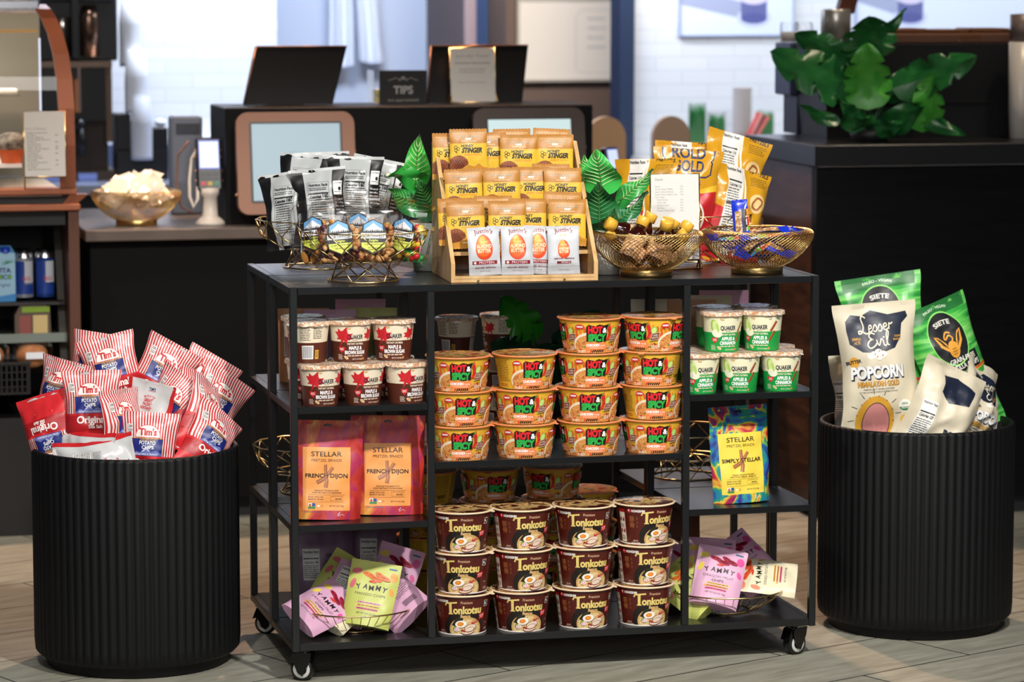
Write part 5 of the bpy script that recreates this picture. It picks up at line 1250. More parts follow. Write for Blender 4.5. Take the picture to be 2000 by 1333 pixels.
for k, (r, d, ro, dz, l) in enumerate(((.072, .146, -.5, .014, 'yellow waffle packet standing tallest, front left of the top step'), (.035, .163, 0, .004, 'yellow waffle packet at the left wall of the top step'), (.118, .164, 0, .005, 'yellow waffle packet behind the tallest one of the top step'), (.185, .147, 1, 0, 'yellow waffle packet, second front one of the top step'),
        (.176, .172, -.5, .012, 'yellow waffle packet peeking up behind the middle of the top step'), (.268, .147, .8, 0, 'yellow waffle packet, rightmost front one of the top step'), (.262, .170, 3, .012, 'yellow waffle packet peeking up behind the rightmost of the top step'))):
    packet(3, r, d+.040, .207+dz, .0855, .104, l, 41+k, ro, -4)

# ---- red and white chip bags in the left bin
def art_chips():
    A = Art(); W = 80; H = 190; red = '#c9252c'
    k = 0
    for i in range(-11, 12):
        x = i*7.4; A.poly([(x-1.9, 70), (x+1.9, 70), (x+1.9, H), (x-1.9, H)], red)
    A.rect(-W, -40, W, 78, '#d42a30'); A.poly([(-W, 30), (W, 38), (W, 76), (20, 70), (-20, 76), (-W, 70)], '#b01d24')
    A.rect(-48, 78, 40, 122, '#1d2a78'); A.line([(-48, 78), (-48, 123), (40, 123), (40, 78)], 1.6, '#d8a83c')
    A.poly([(-48, 80), (-34, 90), (-24, 86), (-6, 101), (8, 88), (22, 93), (40, 84), (40, 79), (-48, 79)], '#6a74b4'); A.poly([(-20, 88), (-6, 101), (6, 89), (0, 91), (-6, 95), (-12, 90)], '#c8cce8')
    A.text('EXTRA THICK & CRUNCHY', -4, 80.5, 4.4, '#e8e8f4', w=66, bold=.02)
    A.text('CASCADE STYLE', -4, 117, 4, '#d8a83c', w=42); A.text('POTATO', -4, 107, 9, '#f4f2ec', w=46, bold=.02); A.text('CHIPS', -2, 96, 8.5, '#f4f2ec', w=34, bold=.02)
    A.poly([(-40, 124.5)] + [(-4 + 36*math.cos(a), 126 + 32*math.sin(a)) for a in [PI - PI*i/16 for i in range(17)]] + [(32, 124.5)], red); A.poly([(-38, 126)] + [(-4 + 34*math.cos(a), 126.4 + 30*math.sin(a)) for a in [PI - PI*i/16 for i in range(17)]] + [(30, 126)], '#f2efe9')
    A.text('Tim\'s', -4, 131, 17, red, w=50, bold=.045)
    A.rect(-60, 134, -46, 158, '#f4f2ee'); A.text('230', -53, 149, 6.5, '#1a1a1a', w=11, bold=.03); A.lines(-59, 144, -47, 3, 3, 1.5, '#3a3a3a', 4, .2)
    A.text('Original', 0, 53, 18, '#fbf4f0', w=84, bold=.028); A.text('Sea Salt', 10, 40, 8.5, '#fbf4f0', w=38, bold=.035)
    A.ell(-30, 22, 2.4, 2.4, '#e86a68', 8); A.ell(26, 18, 2.4, 2.4, '#e86a68', 8)
    A.rect(-W, H-9, W, H, '#e9e6e2')
    for i in range(-11, 12): A.rect(i*7.4-1.9, H-9, i*7.4+1.9, H, red)
    return A
def art_chips_back():
    A = Art(); red = '#c9252c'
    A.rect(-80, -40, -66, 190, red); A.rect(66, -40, 80, 190, red)
    A.text('MADE IN THE', 0, 150, 5, red, w=34, arc=40); A.text('GREAT', 0, 138, 8, red, w=28, bold=.04); A.text('PACIFIC', 0, 128, 7.5, red, w=32, bold=.04); A.text('NORTHWEST', 0, 118, 7.5, red, w=44, bold=.04)
    A.rect(-10, 164, 10, 165, red); A.text('TIM\'S', 0, 166, 8, '#2a3068', w=20, bold=.03)
    A.lines(-44, 108, 44, 6, 4, 1.6, '#7a7a80', 3, .2); A.rect(-46, 30, 4, 82, '#f6f4f0'); A.line([(-46, 30), (4, 30), (4, 82), (-46, 82)], .7, '#222222', closed=True); A.lines(-44, 76, 2, 10, 4.6, 1.8, '#2a2a2a', 5, .15); A.bars(14, 30, 48, 58)
    return A
AC, ACB = art_chips(), art_chips_back(); CW_ = M('#ebe9e6', .22, spec=.6, coat=.3); CB_ = M('#d3d4d4', .25, spec=.6, coat=.3)
BL = Vector((-.846, 6.93, .49))
def chip(dx, dy, dz, yaw, lean, roll, label, seed, back=False, **kw):
    k = dict(crump=.0055, bendx=.6, twist=0.); k.update(kw)
    a, b, m1, m2 = (ACB, AC, CB_, CW_) if back else (AC, ACB, CW_, CB_)
    return bag('chip_bag', label, 'chip bag', 'red striped potato chip bags in the left bin', a, b, m1, m2, .132, .19, .05, 'pillow', BL + Vector((dx, dy, dz)), rad(yaw), rad(lean), rad(roll), nu=18, nv=26, seed=seed, asc=.86, atop=190, **k)
chip(-.10, .09, .150, -8, -8, 8, 'striped chip bag standing farthest back left in the left bin', 1)
chip(-.05, .045, .150, 4, -6, -14, 'striped chip bag tilted left at the top middle of the left bin', 2)
chip(-.172, .005, .10, -30, -8, 10, 'striped chip bag facing left, tall at the left side of the left bin', 3, twist=.3)
chip(-.088, -.06, .082, 4, -9, -1, 'striped chip bag upright in the middle front of the left bin', 4)
chip(-.182, -.05, .030, -16, -10, 162, 'chip bag turned upside down, red end up, far left of the left bin', 5)
chip(.045, .06, .138, 10, -4, 30, 'striped chip bag leaning right at the back of the left bin', 6, bendx=1.)
chip(.070, .01, .075, -24, -6, 33, 'striped chip bag leaning right below another in the left bin', 7, twist=.4)
chip(.130, .11, .105, 14, -6, 32, 'striped chip bag peeking up at the back right of the left bin', 8)
chip(.125, .02, .070, 52, -4, 27, 'chip bag seen edge on, leaning right, nearer the right rim of the left bin', 9)
chip(.150, -.02, .058, 60, -4, 33, 'chip bag seen edge on, second from the right rim of the left bin', 10)
chip(.165, -.075, .006, 44, -6, 40, 'chip bag leaning far right over the right rim of the left bin', 12)
chip(.165, .055, .072, 24, -6, 36, 'striped chip bag behind the others at the right rim of the left bin', 13)
chip(.045, -.135, -.002, 4, -8, 4, 'striped chip bag upright at the front rim, right of centre, left bin', 14)
chip(-.015, -.095, .045, 58, -6, 2, 'chip bag turned sideways in the centre front of the left bin', 15)
chip(.035, -.035, .055, 150, 4, -8, 'chip bag showing its white printed back in the middle of the left bin', 16)
chip(-.105, -.105, -.012, -38, -5, 92, 'white chip bag back lying across the front left rim of the left bin', 17, True, crump=.006)
chip(-.070, -.150, -.026, -14, -4, 80, 'white chip bag back lowest at the front rim of the left bin', 18, True, crump=.006)

# ---- right bin: cream popcorn bags, green tortilla bags
NAVY = '#1c2438'
def script(A, pts, w, c):
    # smooth pen stroke through the points
    out = []; n = len(pts)
    for i in range(n-1):
        p0, p1, p2, p3 = pts[max(i-1, 0)], pts[i], pts[i+1], pts[min(i+2, n-1)]
        for k in range(5):
            t = k/5; t2, t3 = t*t, t*t*t
            out.append(tuple(.5*((2*p1[a]) + (-p0[a]+p2[a])*t + (2*p0[a]-5*p1[a]+4*p2[a]-p3[a])*t2 + (-p0[a]+3*p1[a]-3*p2[a]+p3[a])*t3) for a in (0, 1)))
    out.append(pts[-1]); A.line(out, w, c)
def art_pop():
    A = Art()
    A.poly([(-62, 214), (-50, 226), (-30, 222), (-8, 232), (24, 222), (60, 226), (64, 216), (50, 204), (44, 178), (30, 160), (0, 152), (-38, 156), (-62, 172), (-64, 196)], NAVY)
    C_ = '#f0e6cc'; o = lambda P, dx, dy, k=1.: [(dx + x*k, dy + y*k) for x, y in P]
    script(A, o([(10, 26), (4, 30), (0, 24), (2, 10), (-2, 0), (-8, -2), (-8, 3), (-2, 2), (8, -3), (13, 0)], -32, 192), 2.6, C_)      # L
    script(A, o([(0, 5), (7, 7), (7, 12), (3, 11), (1, 4), (4, 0), (10, 3)], -20, 192), 2.2, C_)                                      # e
    for dx in (-10, 0): script(A, o([(0, 3), (6, 12), (9, 4), (5, -1), (1, 1)], dx, 193), 2.2, C_)                                    # s s
    script(A, o([(0, 5), (7, 7), (7, 12), (3, 11), (1, 4), (4, 0), (10, 3)], 11, 194), 2.2, C_); script(A, o([(0, 1), (2, 12), (4, 10), (9, 13)], 22, 194), 2.2, C_)   # e r
    script(A, o([(16, 24), (8, 27), (3, 21), (9, 15), (12, 15), (4, 13), (-1, 5), (4, -1), (14, 3), (18, 8)], -24, 163), 2.6, C_)      # E
    script(A, o([(0, 12), (4, 1), (10, 13), (12, 10)], -6, 165), 2.2, C_); script(A, o([(0, 10), (1, 2), (4, 0), (6, 3)], 7, 165), 2.2, C_); A.ell(9, 181, 1.6, 1.6, C_, 8); script(A, o([(0, 4), (6, 22), (4, 26), (1, 16), (2, 2), (6, 0)], 13, 166), 2.2, C_)
    A.text('SIMPLE', -47, 178, 5, '#d8a040', w=18, bold=.03); A.text('ACTS', -46, 171, 5, '#d8a040', w=13, bold=.03); A.text('CLEAN', 38, 180, 3.6, '#d8a040', w=15); A.text('SNACKS', 36, 174, 3.6, '#d8a040', w=17)
    for x, y, r in ((-16, 150, 8), (-6, 154, 8), (4, 150, 8), (-6, 146, 8), (-24, 147, 6)): A.ell(x, y, r, r*.8, '#f6f0e4', 12)
    for x, y in ((-14, 151), (-4, 156), (2, 148), (-10, 146)): A.ell(x, y, 2.2, 1.5, '#c8782a', 8, .6)
    A.ell(-58, 138, 10, 10, '#e0a63c', 14); A.text('BUTTER', -58, 136, 6, NAVY, w=30, bold=.04, rot=8)
    for dx, dy, c in ((1.6, -2.2, NAVY), (.6, -.8, NAVY), (0, 0, '#f3f2f2')): A.text('POPCORN', -10 + dx, 108 + dy, 21, c, w=112, bold=.05 if c != NAVY else .075)
    for dx, c in ((.9, NAVY), (0, '#dc9f36')): A.text('HIMALAYAN GOLD', -10 + dx, 92 - dx, 9.5, c, w=88, bold=.035)
    A.text('PREMIUM QUALITY, MINIMALLY PROCESSED', -10, 85, 2.8, '#4a4840', w=66); A.text('BUTTER FLAVORED COCONUT OIL + HIMALAYAN SALT', -10, 80, 2.8, '#4a4840', w=82)
    # plain sun disc with a pink pebble as generic package art
    A.ell(-18, 32, 37, 42, '#d8a138', 30)
    for k in range(14):
        a = -.2 + k*PI*1.1/13; A.line([(-18 + 40*math.cos(a), 36 + 42*math.sin(a)), (-18 + 52*math.cos(a), 36 + 53*math.sin(a))], 1.3, NAVY) if k % 2 else A.ell(-18 + 36*math.cos(a), 34 + 40*math.sin(a), 1.2, 1.2, NAVY, 6)
    A.ell(-16, 26, 26, 36, NAVY, 28); A.ell(-16, 26, 24.6, 34.4, '#d08a86', 28)
    A.ell(44, 52, 14, 12, '#f4f2ea', 18); A.ell(44, 50, 12.6, 7.5, '#2e7d4a', 16, 0, 180, 360); A.text('USDA', 44, 54, 4, '#2e7d4a', w=14, bold=.03); A.text('ORGANIC', 44, 46.5, 3, '#f4f2ea', w=17)
    A.ell(42, 24, 10, 12, '#e8b848', 14, .5); A.ell(42, 24, 6, 7, '#f2d68a', 12, .5)
    return A
def art_pop_back():
    A = Art(); A.rect(-70, 40, -28, 170, '#f0efe9'); A.text('Nutrition Facts', -49, 160, 6, '#1a1a1a', w=36, bold=.03); A.rect(-68, 138, -30, 141, '#1a1a1a'); A.text('Calories 120', -49, 128, 7, '#1a1a1a', w=34, bold=.03); A.lines(-68, 120, -30, 14, 5, 2, '#2a2a2a', 3, .2)
    A.poly([(-20, 0), (70, 0), (70, 70), (10, 60)], '#b8367e'); A.lines(4, 44, 60, 7, 5, 1.8, '#e0a0c8', 5, .2)
    A.poly([(-30, 240), (10, 246), (60, 230), (50, 190), (0, 180), (-30, 200)], NAVY); A.text('POP', 34, 96, 22, NAVY, w=44, bold=.08)
    return A
APO, APB = art_pop(), art_pop_back(); CRM = M('#ddd3ba', .42, spec=.5)
GSTR = noise_mat('green_brushed_print', [(.3, '#1f7a34'), (.45, '#3fae48'), (.55, '#66c65a'), (.7, '#9ade7a')], 40, 3, .3, .3, 'UV', (.25, 2.2, 1))
def art_tort():
    A = Art(); lime = '#7fd060'
    A.rect(-80, 0, 80, 92, '#3fae44'); A.rect(-80, 222, 80, 262, '#226a34')
    for k in range(16): A.rect(-80, 224+2.3*k, 80, 225+2.3*k, '#2e8440')
    A.poly([(-52, 92), (58, 92), (58, 128), (-52, 128)], '#17191c')
    def arch(s, c): A.poly([(-3 + s*46*math.cos(a), 168 + s*58*math.sin(a)) for a in [2*PI*i/32 for i in range(32)]], c)
    arch(1.06, '#8fe070'); arch(1., '#1b1c20')
    A.text('SIETE', -3, 200, 10, '#ece8e0', w=40, bold=.03, arc=60); A.text('PALEO - VEGAN', -3, 236, 6, '#d8ecd0', w=62, arc=90)
    O = '#e6a23c'
    A.ell(-2, 143, 15, 19, O, 20)
    for s in (-1, 1):
        A.poly([(-2 + s*8, 135), (-2 + s*30, 156), (-2 + s*36, 182), (-2 + s*26, 178), (-2 + s*14, 160)], O)
        for k in range(4): A.line([(-2 + s*(13+3*k), 148+3*k), (-2 + s*(25+2*k), 172+2*k)], 1.2, '#1b1c20')
    script(A, [(-2, 158), (6, 166), (0, 174), (-12, 168), (-14, 172), (-4, 182), (6, 178)], 3.6, O)
    for k in range(3): A.line([(-8, 146-6*k), (-4, 144-6*k), (0, 146-6*k), (4, 144-6*k)], 1.1, '#1b1c20')
    A.text('GRAIN FREE', 10, 113, 10.5, '#efece6', w=72, bold=.02); A.text('TORTILLA CHIPS', 4, 98, 10.5, '#efece6', w=98, bold=.02)
    for k in range(3): A.ell(-40+k*1.5, 110+4*k, 5-k, 1.6, '#6ac44a', 8, .6)
    A.line([(-80, 84), (0, 86), (80, 92)], 5, '#e0622c'); A.line([(-80, 80), (0, 82), (80, 88)], 2, '#e8c03c')
    script(A, [(-6, 68), (-12, 76), (-18, 66), (-16, 50), (-22, 48), (-24, 54), (-14, 54), (2, 48)], 3, '#f2f4ea'); A.text('ime', 22, 50, 11, '#f2f4ea', w=38, shear=.25, bold=.02)
    A.ell(-38, 34, 12, 17, '#8fc45a', 18); A.text('AVOCADO', -38, 33, 4, '#e8f0d8', w=20); A.text('OIL', -38, 27, 4, '#e8f0d8', w=8)
    A.line([(-80, 12), (0, 10), (80, 18)], 6, '#d8342c'); A.line([(-80, 7), (0, 5), (80, 12)], 3, '#e8a03c')
    return A
ATO = art_tort()
BR = Vector((.961, 7.33, .492))
def big(nm, label, cat, grp, aF, aB, m1, m2, w, h, th, d, yaw, lean, roll, seed, **kw):
    k = dict(crump=.007, cfreq=16); k.update(kw)
    return bag(nm, label, cat, grp, aF, aB, m1, m2, w, h, th, 'pillow', BR + Vector(d), rad(yaw), rad(lean), rad(roll), nu=20, nv=28, seed=seed, **k)
PG, TG = 'cream popcorn bags in the right bin', 'green tortilla chip bags in the right bin'
big('tortilla_bag', 'green tortilla chip bag standing behind the big popcorn bag in the right bin', 'chip bag', TG, ATO, ATO, GSTR, GSTR, .205, .33, .07, (-.066, .055, .175), -6, -6, -9, 51, crump=.006, asc=1.1, atop=250)
big('tortilla_bag', 'green tortilla chip bag leaning left on the right side of the right bin', 'chip bag', TG, ATO, ATO, GSTR, GSTR, .195, .33, .07, (.090, .03, .120), 24, -7, -18, 52, crump=.006, bendx=.8, asc=1.1, atop=250)
big('popcorn_bag', 'big cream popcorn bag standing upright in front in the right bin', 'popcorn bag', PG, APO, APB, CRM, CRM, .205, .312, .08, (-.100, -.065, .130), 6, -6, -4, 53, crump=.006, twist=.12, cfreq=13, asc=1.27)
big('popcorn_bag', 'crumpled cream popcorn bag low in the middle front of the right bin', 'popcorn bag', PG, APB, APO, CRM, CRM, .18, .27, .075, (.035, -.10, .010), 10, -8, 24, 54, crump=.012, twist=.5)
big('popcorn_bag', 'cream popcorn bag lying over the right rim of the right bin', 'popcorn bag', PG, APO, APB, CRM, CRM, .17, .26, .07, (.135, -.015, .012), 50, -6, 24, 55, crump=.012, twist=.3)
big('popcorn_bag', 'cream popcorn bag in shade at the left rim of the right bin', 'popcorn bag', PG, APB, APB, CRM, CRM, .15, .23, .07, (-.125, .085, .03), -25, -4, -6, 56, crump=.012)
# ---- painted pretzel pouches
def art_pretzel(flav, lab, sub):
    A = Art()
    A.poly([(-54, 20), (52, 20), (52, 158), (-54, 158)], lab)
    A.text('STELLAR', -1, 138, 10.5, '#1b1512', w=68, bold=.01); A.text('PRETZEL BRAIDS', -1, 126.5, 6, '#1b1512', w=67, bold=.0)
    for pts in ([(-3, 120), (-2, 100), (0, 84), (-3, 70)], [(14, 114), (2, 98), (-8, 88), (-22, 81)]): A.line(pts, 7, '#a0603c', 9); A.line([(p[0]-1, p[1]) for p in pts], 2.4, '#c08458')
    A.text(flav, -1, 92, 8.6, '#1b1512', w=94, bold=.015)
    A.text(sub[0], -1, 62, 3.2, '#4a2c18', w=54); A.text(sub[1], -1, 57.4, 3.2, '#4a2c18', w=66)
    A.rect(-42, 54, 40, 54.5, '#4a2c18'); A.text('BAKED WITH LOVE', -25, 48, 3, '#4a2c18', w=34); A.text('MADE IN THE USA', -25, 43, 3, '#4a2c18', w=34); A.line([(8, 41.5), (36, 41.5), (36, 51), (8, 51)], .7, '#4a2c18', closed=True); A.text('BRAIDS', 26, 44, 3, '#4a2c18', w=14); A.rect(-42, 38.6, 40, 39, '#4a2c18')
    A.rect(-42, 25, -34, 36, '#e8f0ea'); A.ell(-38, 31, 3, 4, '#c8622a', 8); A.rect(-33.5, 29, -26, 36, '#2a5a9a'); A.rect(-42, 24, -26, 28.5, '#3f8a4a'); A.ell(-19, 30, 3.4, 2, '#f2efe6', 8); A.ell(-11, 30, 2.4, 2.4, '#4a2c18', 10); A.ell(-11, 30, 1.8, 1.8, lab, 10); A.text('NET WT 5 OZ (142g)', 22, 28.5, 3, '#3a2414', w=32)
    A.lines(-50, 16, -10, 1, 3, 1.4, '#4a5a6a', 4, .05); script(A, [(24, 10), (30, 17), (26, 8), (34, 12), (40, 9)], .8, '#d8cce8')
    A.poly([(-9, 205), (-6, 203), (-3, 203), (0, 206), (3, 203), (8, 203), (9, 206), (8, 208), (3, 208), (0, 210), (-3, 208), (-8, 208)], '#120d0b')
    return A
PNT1 = noise_mat('orange_painted_print', [(.28, '#8a1c1e'), (.38, '#b52a26'), (.44, '#c03a30'), (.48, '#a8285a'), (.52, '#c4342c'), (.56, '#cf5a2c'), (.62, '#d98438'), (.68, '#d0b050'), (.74, '#b02a24')], 13, 3, 1.2, .46, 'UV', (1, .8, 1))
PNT2 = noise_mat('rainbow_painted_print', [(.28, '#6a1a5a'), (.36, '#232c80'), (.42, '#2a6aa8'), (.46, '#1f8a90'), (.5, '#3a9a60'), (.53, '#dccb48'), (.57, '#d88a3a'), (.61, '#b8243c'), (.66, '#7a1f62'), (.72, '#2a3a8a'), (.8, '#2a8aa0')], 17, 2, 1.6, .42, 'UV', (1, .8, 1))
AP1 = art_pretzel('FRENCH DIJON', '#ef9f55', ('VEGAN BUTTER BRAID WITH', 'HONEY MUSTARD STYLE SEASONING')); AP2 = art_pretzel('SIMPLY STELLAR', '#f0d34e', ('ORIGINAL VEGAN BUTTER BRAID', 'WITH SEA SALT'))
G = 'painted pretzel pouches on the middle side shelves'
bag('pretzel_pouch', 'orange painted pretzel pouch, left of two behind the front post', 'pouch', G, AP1, None, PNT1, PNT1, .160, .217, .055, 'standup', C(.087, .075, SH[1]+.001), .14, rad(-4), rad(2.0), pivot=0, nu=16, nv=24, seed=61, crump=.003, bendx=-.2)
bag('pretzel_pouch', 'orange painted pretzel pouch, right of two on the left middle shelf', 'pouch', G, AP1, None, PNT1, PNT1, .166, .219, .055, 'standup', C(.232, .105, SH[1]+.001), .10, rad(-3), rad(1.0), pivot=0, nu=16, nv=24, seed=62, crump=.003)
bag('pretzel_pouch', 'rainbow painted pretzel pouch with yellow label alone on the right middle shelf', 'pouch', G, AP2, None, PNT2, PNT2, .142, .219, .05, 'standup', C(1.045, .072, SH[1]+.001), .30, rad(-4), rad(-1.8), pivot=0, nu=16, nv=24, seed=63, crump=.0035)

# ---- pastel chip pouches
def art_yam(kind):
    A = Art()
    fl, chip_, blobs, lines_ = {'mango': ('MANGO CHIPS', '#e0702c', ('#d8707a', '#e8a050'), ('#e6a4c0', '#e8c860', '#e0709a')), 'dragon': ('DRAGON FRUIT', '#a01f3c', ('#e8cf5a', '#e0569a'), ('#e8d060', '#e8a040', '#d84a8a')), 'potato': ('DRIED POTATO', '#e0562a', ('#e08a6a', '#e8a070'), ('#e8b050', '#e8a050', '#d8508a')), 'orange': ('CARROT CHIPS', '#c8602c', ('#e8a060', '#c87a5a'), ('#e8b050', '#e8d060', '#d8708a'))}[kind]
    for x, y, rx, ry, r, c in ((-40, 122, 12, 7, .1, blobs[0]), (44, 118, 9, 11, 0, blobs[1]), (-44, 92, 6, 12, -.3, blobs[0]), (46, 84, 5, 9, .4, blobs[1])): A.ell(x, y, rx, ry, c, 14, r)
    for k in range(5): A.ell(-12 + 9*k, 116 - 4*(k % 3), 15, 5.5, chip_, 12, -.25 - .25*(k % 2)); A.ell(-12 + 9*k, 117 - 4*(k % 3), 10, 2.2, {'#a01f3c': '#6a1228', '#e0702c': '#b85a1c'}.get(chip_, '#b8441c'), 10, -.25 - .25*(k % 2))
    A.ell(0, 101, 9, 2.6, '#d8402c', 12)
    for i, ch in enumerate('YAMMY'): A.text(ch, -29 + 14.5*i, 81 + (2 if i in (1, 3) else 0), 11, '#1c1216', w=11, bold=.035, rot=(12, -6, 4, -4, -10)[i])
    A.text(fl if kind != 'dragon' else 'DRAGON FRUIT', 0, 68, 6, '#4a3238', w=70, bold=0); A.text('CHIPS', 0, 58, 6, '#4a3238', w=28) if kind == 'dragon' else None
    for k, c in enumerate(lines_): A.rect(-26 - 4*(k % 2), 49 - 7*k, 30 - 3*k, 53.5 - 7*k, c); A.lines(-24, 50.5 - 7*k, 28, 1, 3, 1.8, '#7a4a3a', 4+k, .05)
    A.text('NET WT 0.63 OZ (18g)', 0, 25, 4, '#6a5a52', w=48); A.rect(30, 134, 48, 138, '#3a6a8a')
    return A
def art_yam_back():
    A = Art(); A.rect(-46, 60, -6, 132, '#eeece6'); A.text('Nutrition Facts', -26, 122, 6, '#1a1a1a', w=36, bold=.03); A.rect(-44, 108, -8, 111, '#1a1a1a'); A.text('Calories 140', -26, 98, 6, '#1a1a1a', w=34, bold=.02); A.lines(-44, 92, -8, 7, 4.4, 1.7, '#2a2a2a', 3, .2)
    A.text('YAMMY', 24, 112, 8, '#1c1216', w=28, bold=.03); A.text('Mostly Sweet', 24, 100, 4.6, '#6a3a2a', w=32); A.lines(2, 92, 48, 9, 5, 1.8, '#5a4a44', 6, .2); A.bars(4, 20, 40, 36)
    return A
YA = {k: art_yam(k) for k in ('mango', 'dragon', 'potato', 'orange')}; YB = art_yam_back()
YC = {'mango': M('#c3c96a', .42), 'dragon': M('#d9a8c6', .42), 'potato': M('#e6dcbc', .42), 'orange': M('#d89a6a', .42)}
GY = 'pastel chip pouches in the shallow bowls'
def yam(kind, u, v, z, yaw, lean, roll, label, seed, back=False, grp=GY, w=.114, h=.148, **kw):
    k = dict(crump=.003, bendx=.3); k.update(kw)
    a, b = (YB, YA[kind]) if back else (YA[kind], YB)
    return bag('chip_pouch', label, 'pouch', grp, a, b, YC[kind], YC[kind], w, h, .034, 'standup', C(u, v, z), CYAW*0 + rad(yaw), rad(lean), rad(roll), pivot=.5, nu=14, nv=18, seed=seed, **k)
yam('mango', .19, .085, .176, -4, -22, 9, 'light green mango chip pouch standing in front in the left shallow bowl', 71)
yam('dragon', .085, .10, .150, 18, -52, 62, 'pink dragon fruit pouch lying at the left side of the left shallow bowl', 72)
yam('potato', .135, .125, .152, 14, -50, 46, 'cream pouch tucked under the pink one in the left shallow bowl', 73)
yam('dragon', .16, .15, .168, 10, -40, 28, 'pink pouch with nutrition panel showing behind the green one, left bowl', 74, True)
yam('mango', .145, .20, .175, 10, -28, 35, 'green pouch at the back of the left shallow bowl', 75)
yam('dragon', .245, .125, .158, -20, -36, -56, 'pink pouch back lying at the right side of the left shallow bowl', 76, True)
yam('dragon', .262, .19, .190, -20, -20, 12, 'mauve pouch in shadow at the back right of the left shallow bowl', 77)
yam('dragon', .995, .085, .178, 2, -34, 13, 'pink dragon fruit pouch in front in the right shallow bowl', 81)
yam('potato', 1.118, .125, .168, 8, -54, -76, 'cream pouch lying at the right side of the right shallow bowl', 82)
yam('dragon', 1.09, .175, .190, 6, -36, -38, 'pink pouch behind the cream one in the right shallow bowl', 83)
yam('mango', .935, .115, .150, -10, -40, -50, 'light green pouch behind the inner post in the right shallow bowl', 84)
yam('dragon', 1.0, .165, .182, 0, -26, 4, 'pink pouch with blue tag behind the front one, right shallow bowl', 85)
yam('dragon', .93, .20, .17, 4, -30, 24, 'mauve pouch in shadow at the back left of the right shallow bowl', 86)
GS = 'pouches standing in shadow on the rear shelves'
for k, (kind, u, v, z, yaw, bk, l) in enumerate((('orange', .105, .44, SH[3], 6, True, 'orange pouch back standing behind the maple oatmeal cups, leftmost'), ('dragon', .16, .40, SH[3]-.008, 2, True, 'pink pouch back standing behind the middle maple oatmeal cup'), ('mango', .26, .42, SH[3], -4, True, 'yellow green pouch back standing behind the maple oatmeal cups, rightmost'), ('dragon', .25, .50, SH[3]+.012, 4, True, 'pink pouch peeking over the yellow green one behind the maple oatmeal cups'),
        ('potato', .95, .45, SH[3], 4, True, 'cream pouch back at the left of the row behind the green oatmeal cups'), ('orange', 1.03, .42, SH[3], -2, True, 'tan pouch back in the middle of the row behind the green oatmeal cups'), ('potato', 1.085, .47, SH[3]+.004, 3, True, 'cream pouch back right of the tan one behind the green oatmeal cups'), ('dragon', 1.135, .50, SH[3]+.012, 2, True, 'pink pouch at the right end of the row behind the green oatmeal cups'))):
    yam(kind, u, v, max(z, SH[3])+.084, yaw, -3, 0, l, 90+k, bk, GS, .118, .17)
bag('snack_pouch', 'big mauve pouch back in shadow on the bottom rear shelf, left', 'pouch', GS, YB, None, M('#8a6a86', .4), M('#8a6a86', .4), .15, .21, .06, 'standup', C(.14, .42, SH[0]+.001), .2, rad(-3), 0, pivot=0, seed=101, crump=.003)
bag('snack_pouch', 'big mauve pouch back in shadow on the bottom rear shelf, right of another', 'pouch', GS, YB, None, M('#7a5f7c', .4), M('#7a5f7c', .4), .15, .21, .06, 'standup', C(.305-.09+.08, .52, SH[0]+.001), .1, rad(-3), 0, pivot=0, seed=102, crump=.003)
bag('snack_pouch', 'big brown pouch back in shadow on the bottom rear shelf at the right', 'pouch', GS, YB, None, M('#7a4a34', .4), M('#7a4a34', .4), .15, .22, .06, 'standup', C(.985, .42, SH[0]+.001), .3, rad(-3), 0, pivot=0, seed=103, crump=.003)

# ---- black and white chip bags, back left wire bowl (their printed backs face the aisle)
def art_bw():
    A = Art(); A.rect(-66, 0, -36, 175, '#141517'); A.rect(36, 0, 66, 175, '#141517')
    A.text('Nutrition Facts', 0, 132, 6.5, '#151515', w=50, bold=.04); A.line([(-28, 20), (28, 20), (28, 142), (-28, 142)], .8, '#222222', closed=True); A.lines(-25, 126, 24, 2, 4, 1.8, '#333333', 3, .2); A.rect(-26, 113, 26, 116, '#151515')
    A.text('Calories', -10, 104, 6, '#151515', w=30, bold=.04); A.text('160', 17, 104, 8.5, '#151515', w=16, bold=.05); A.rect(-26, 99, 26, 101, '#151515'); A.lines(-25, 93, 24, 12, 5.2, 2, '#4a4a4a', 6, .2)
    A.rect(40, 110, 62, 142, '#e6e8e8'); A.text('smartlabel', 51, 136, 3.2, '#222222', w=18); A.ell(56, 124, 3.4, 4.4, '#222222', 10); A.lines(42, 116, 60, 1, 3, 1.4, '#333333', 2, .1)
    for k, s in enumerate(('We are all', 'born with a', 'deep, primal', 'need to', 'snack')): A.text(s, 51, 98 - 8*k, 4.6, '#e6e8e8', w=22)
    A.rect(-66, 168, 66, 175, '#c9cccd')
    return A
ABW = art_bw(); BW1, BW2 = M('#b4b8b8', .28, spec=.6), M('#141517', .25, spec=.6)
GB_ = 'black and white chip bags in the back left wire bowl'
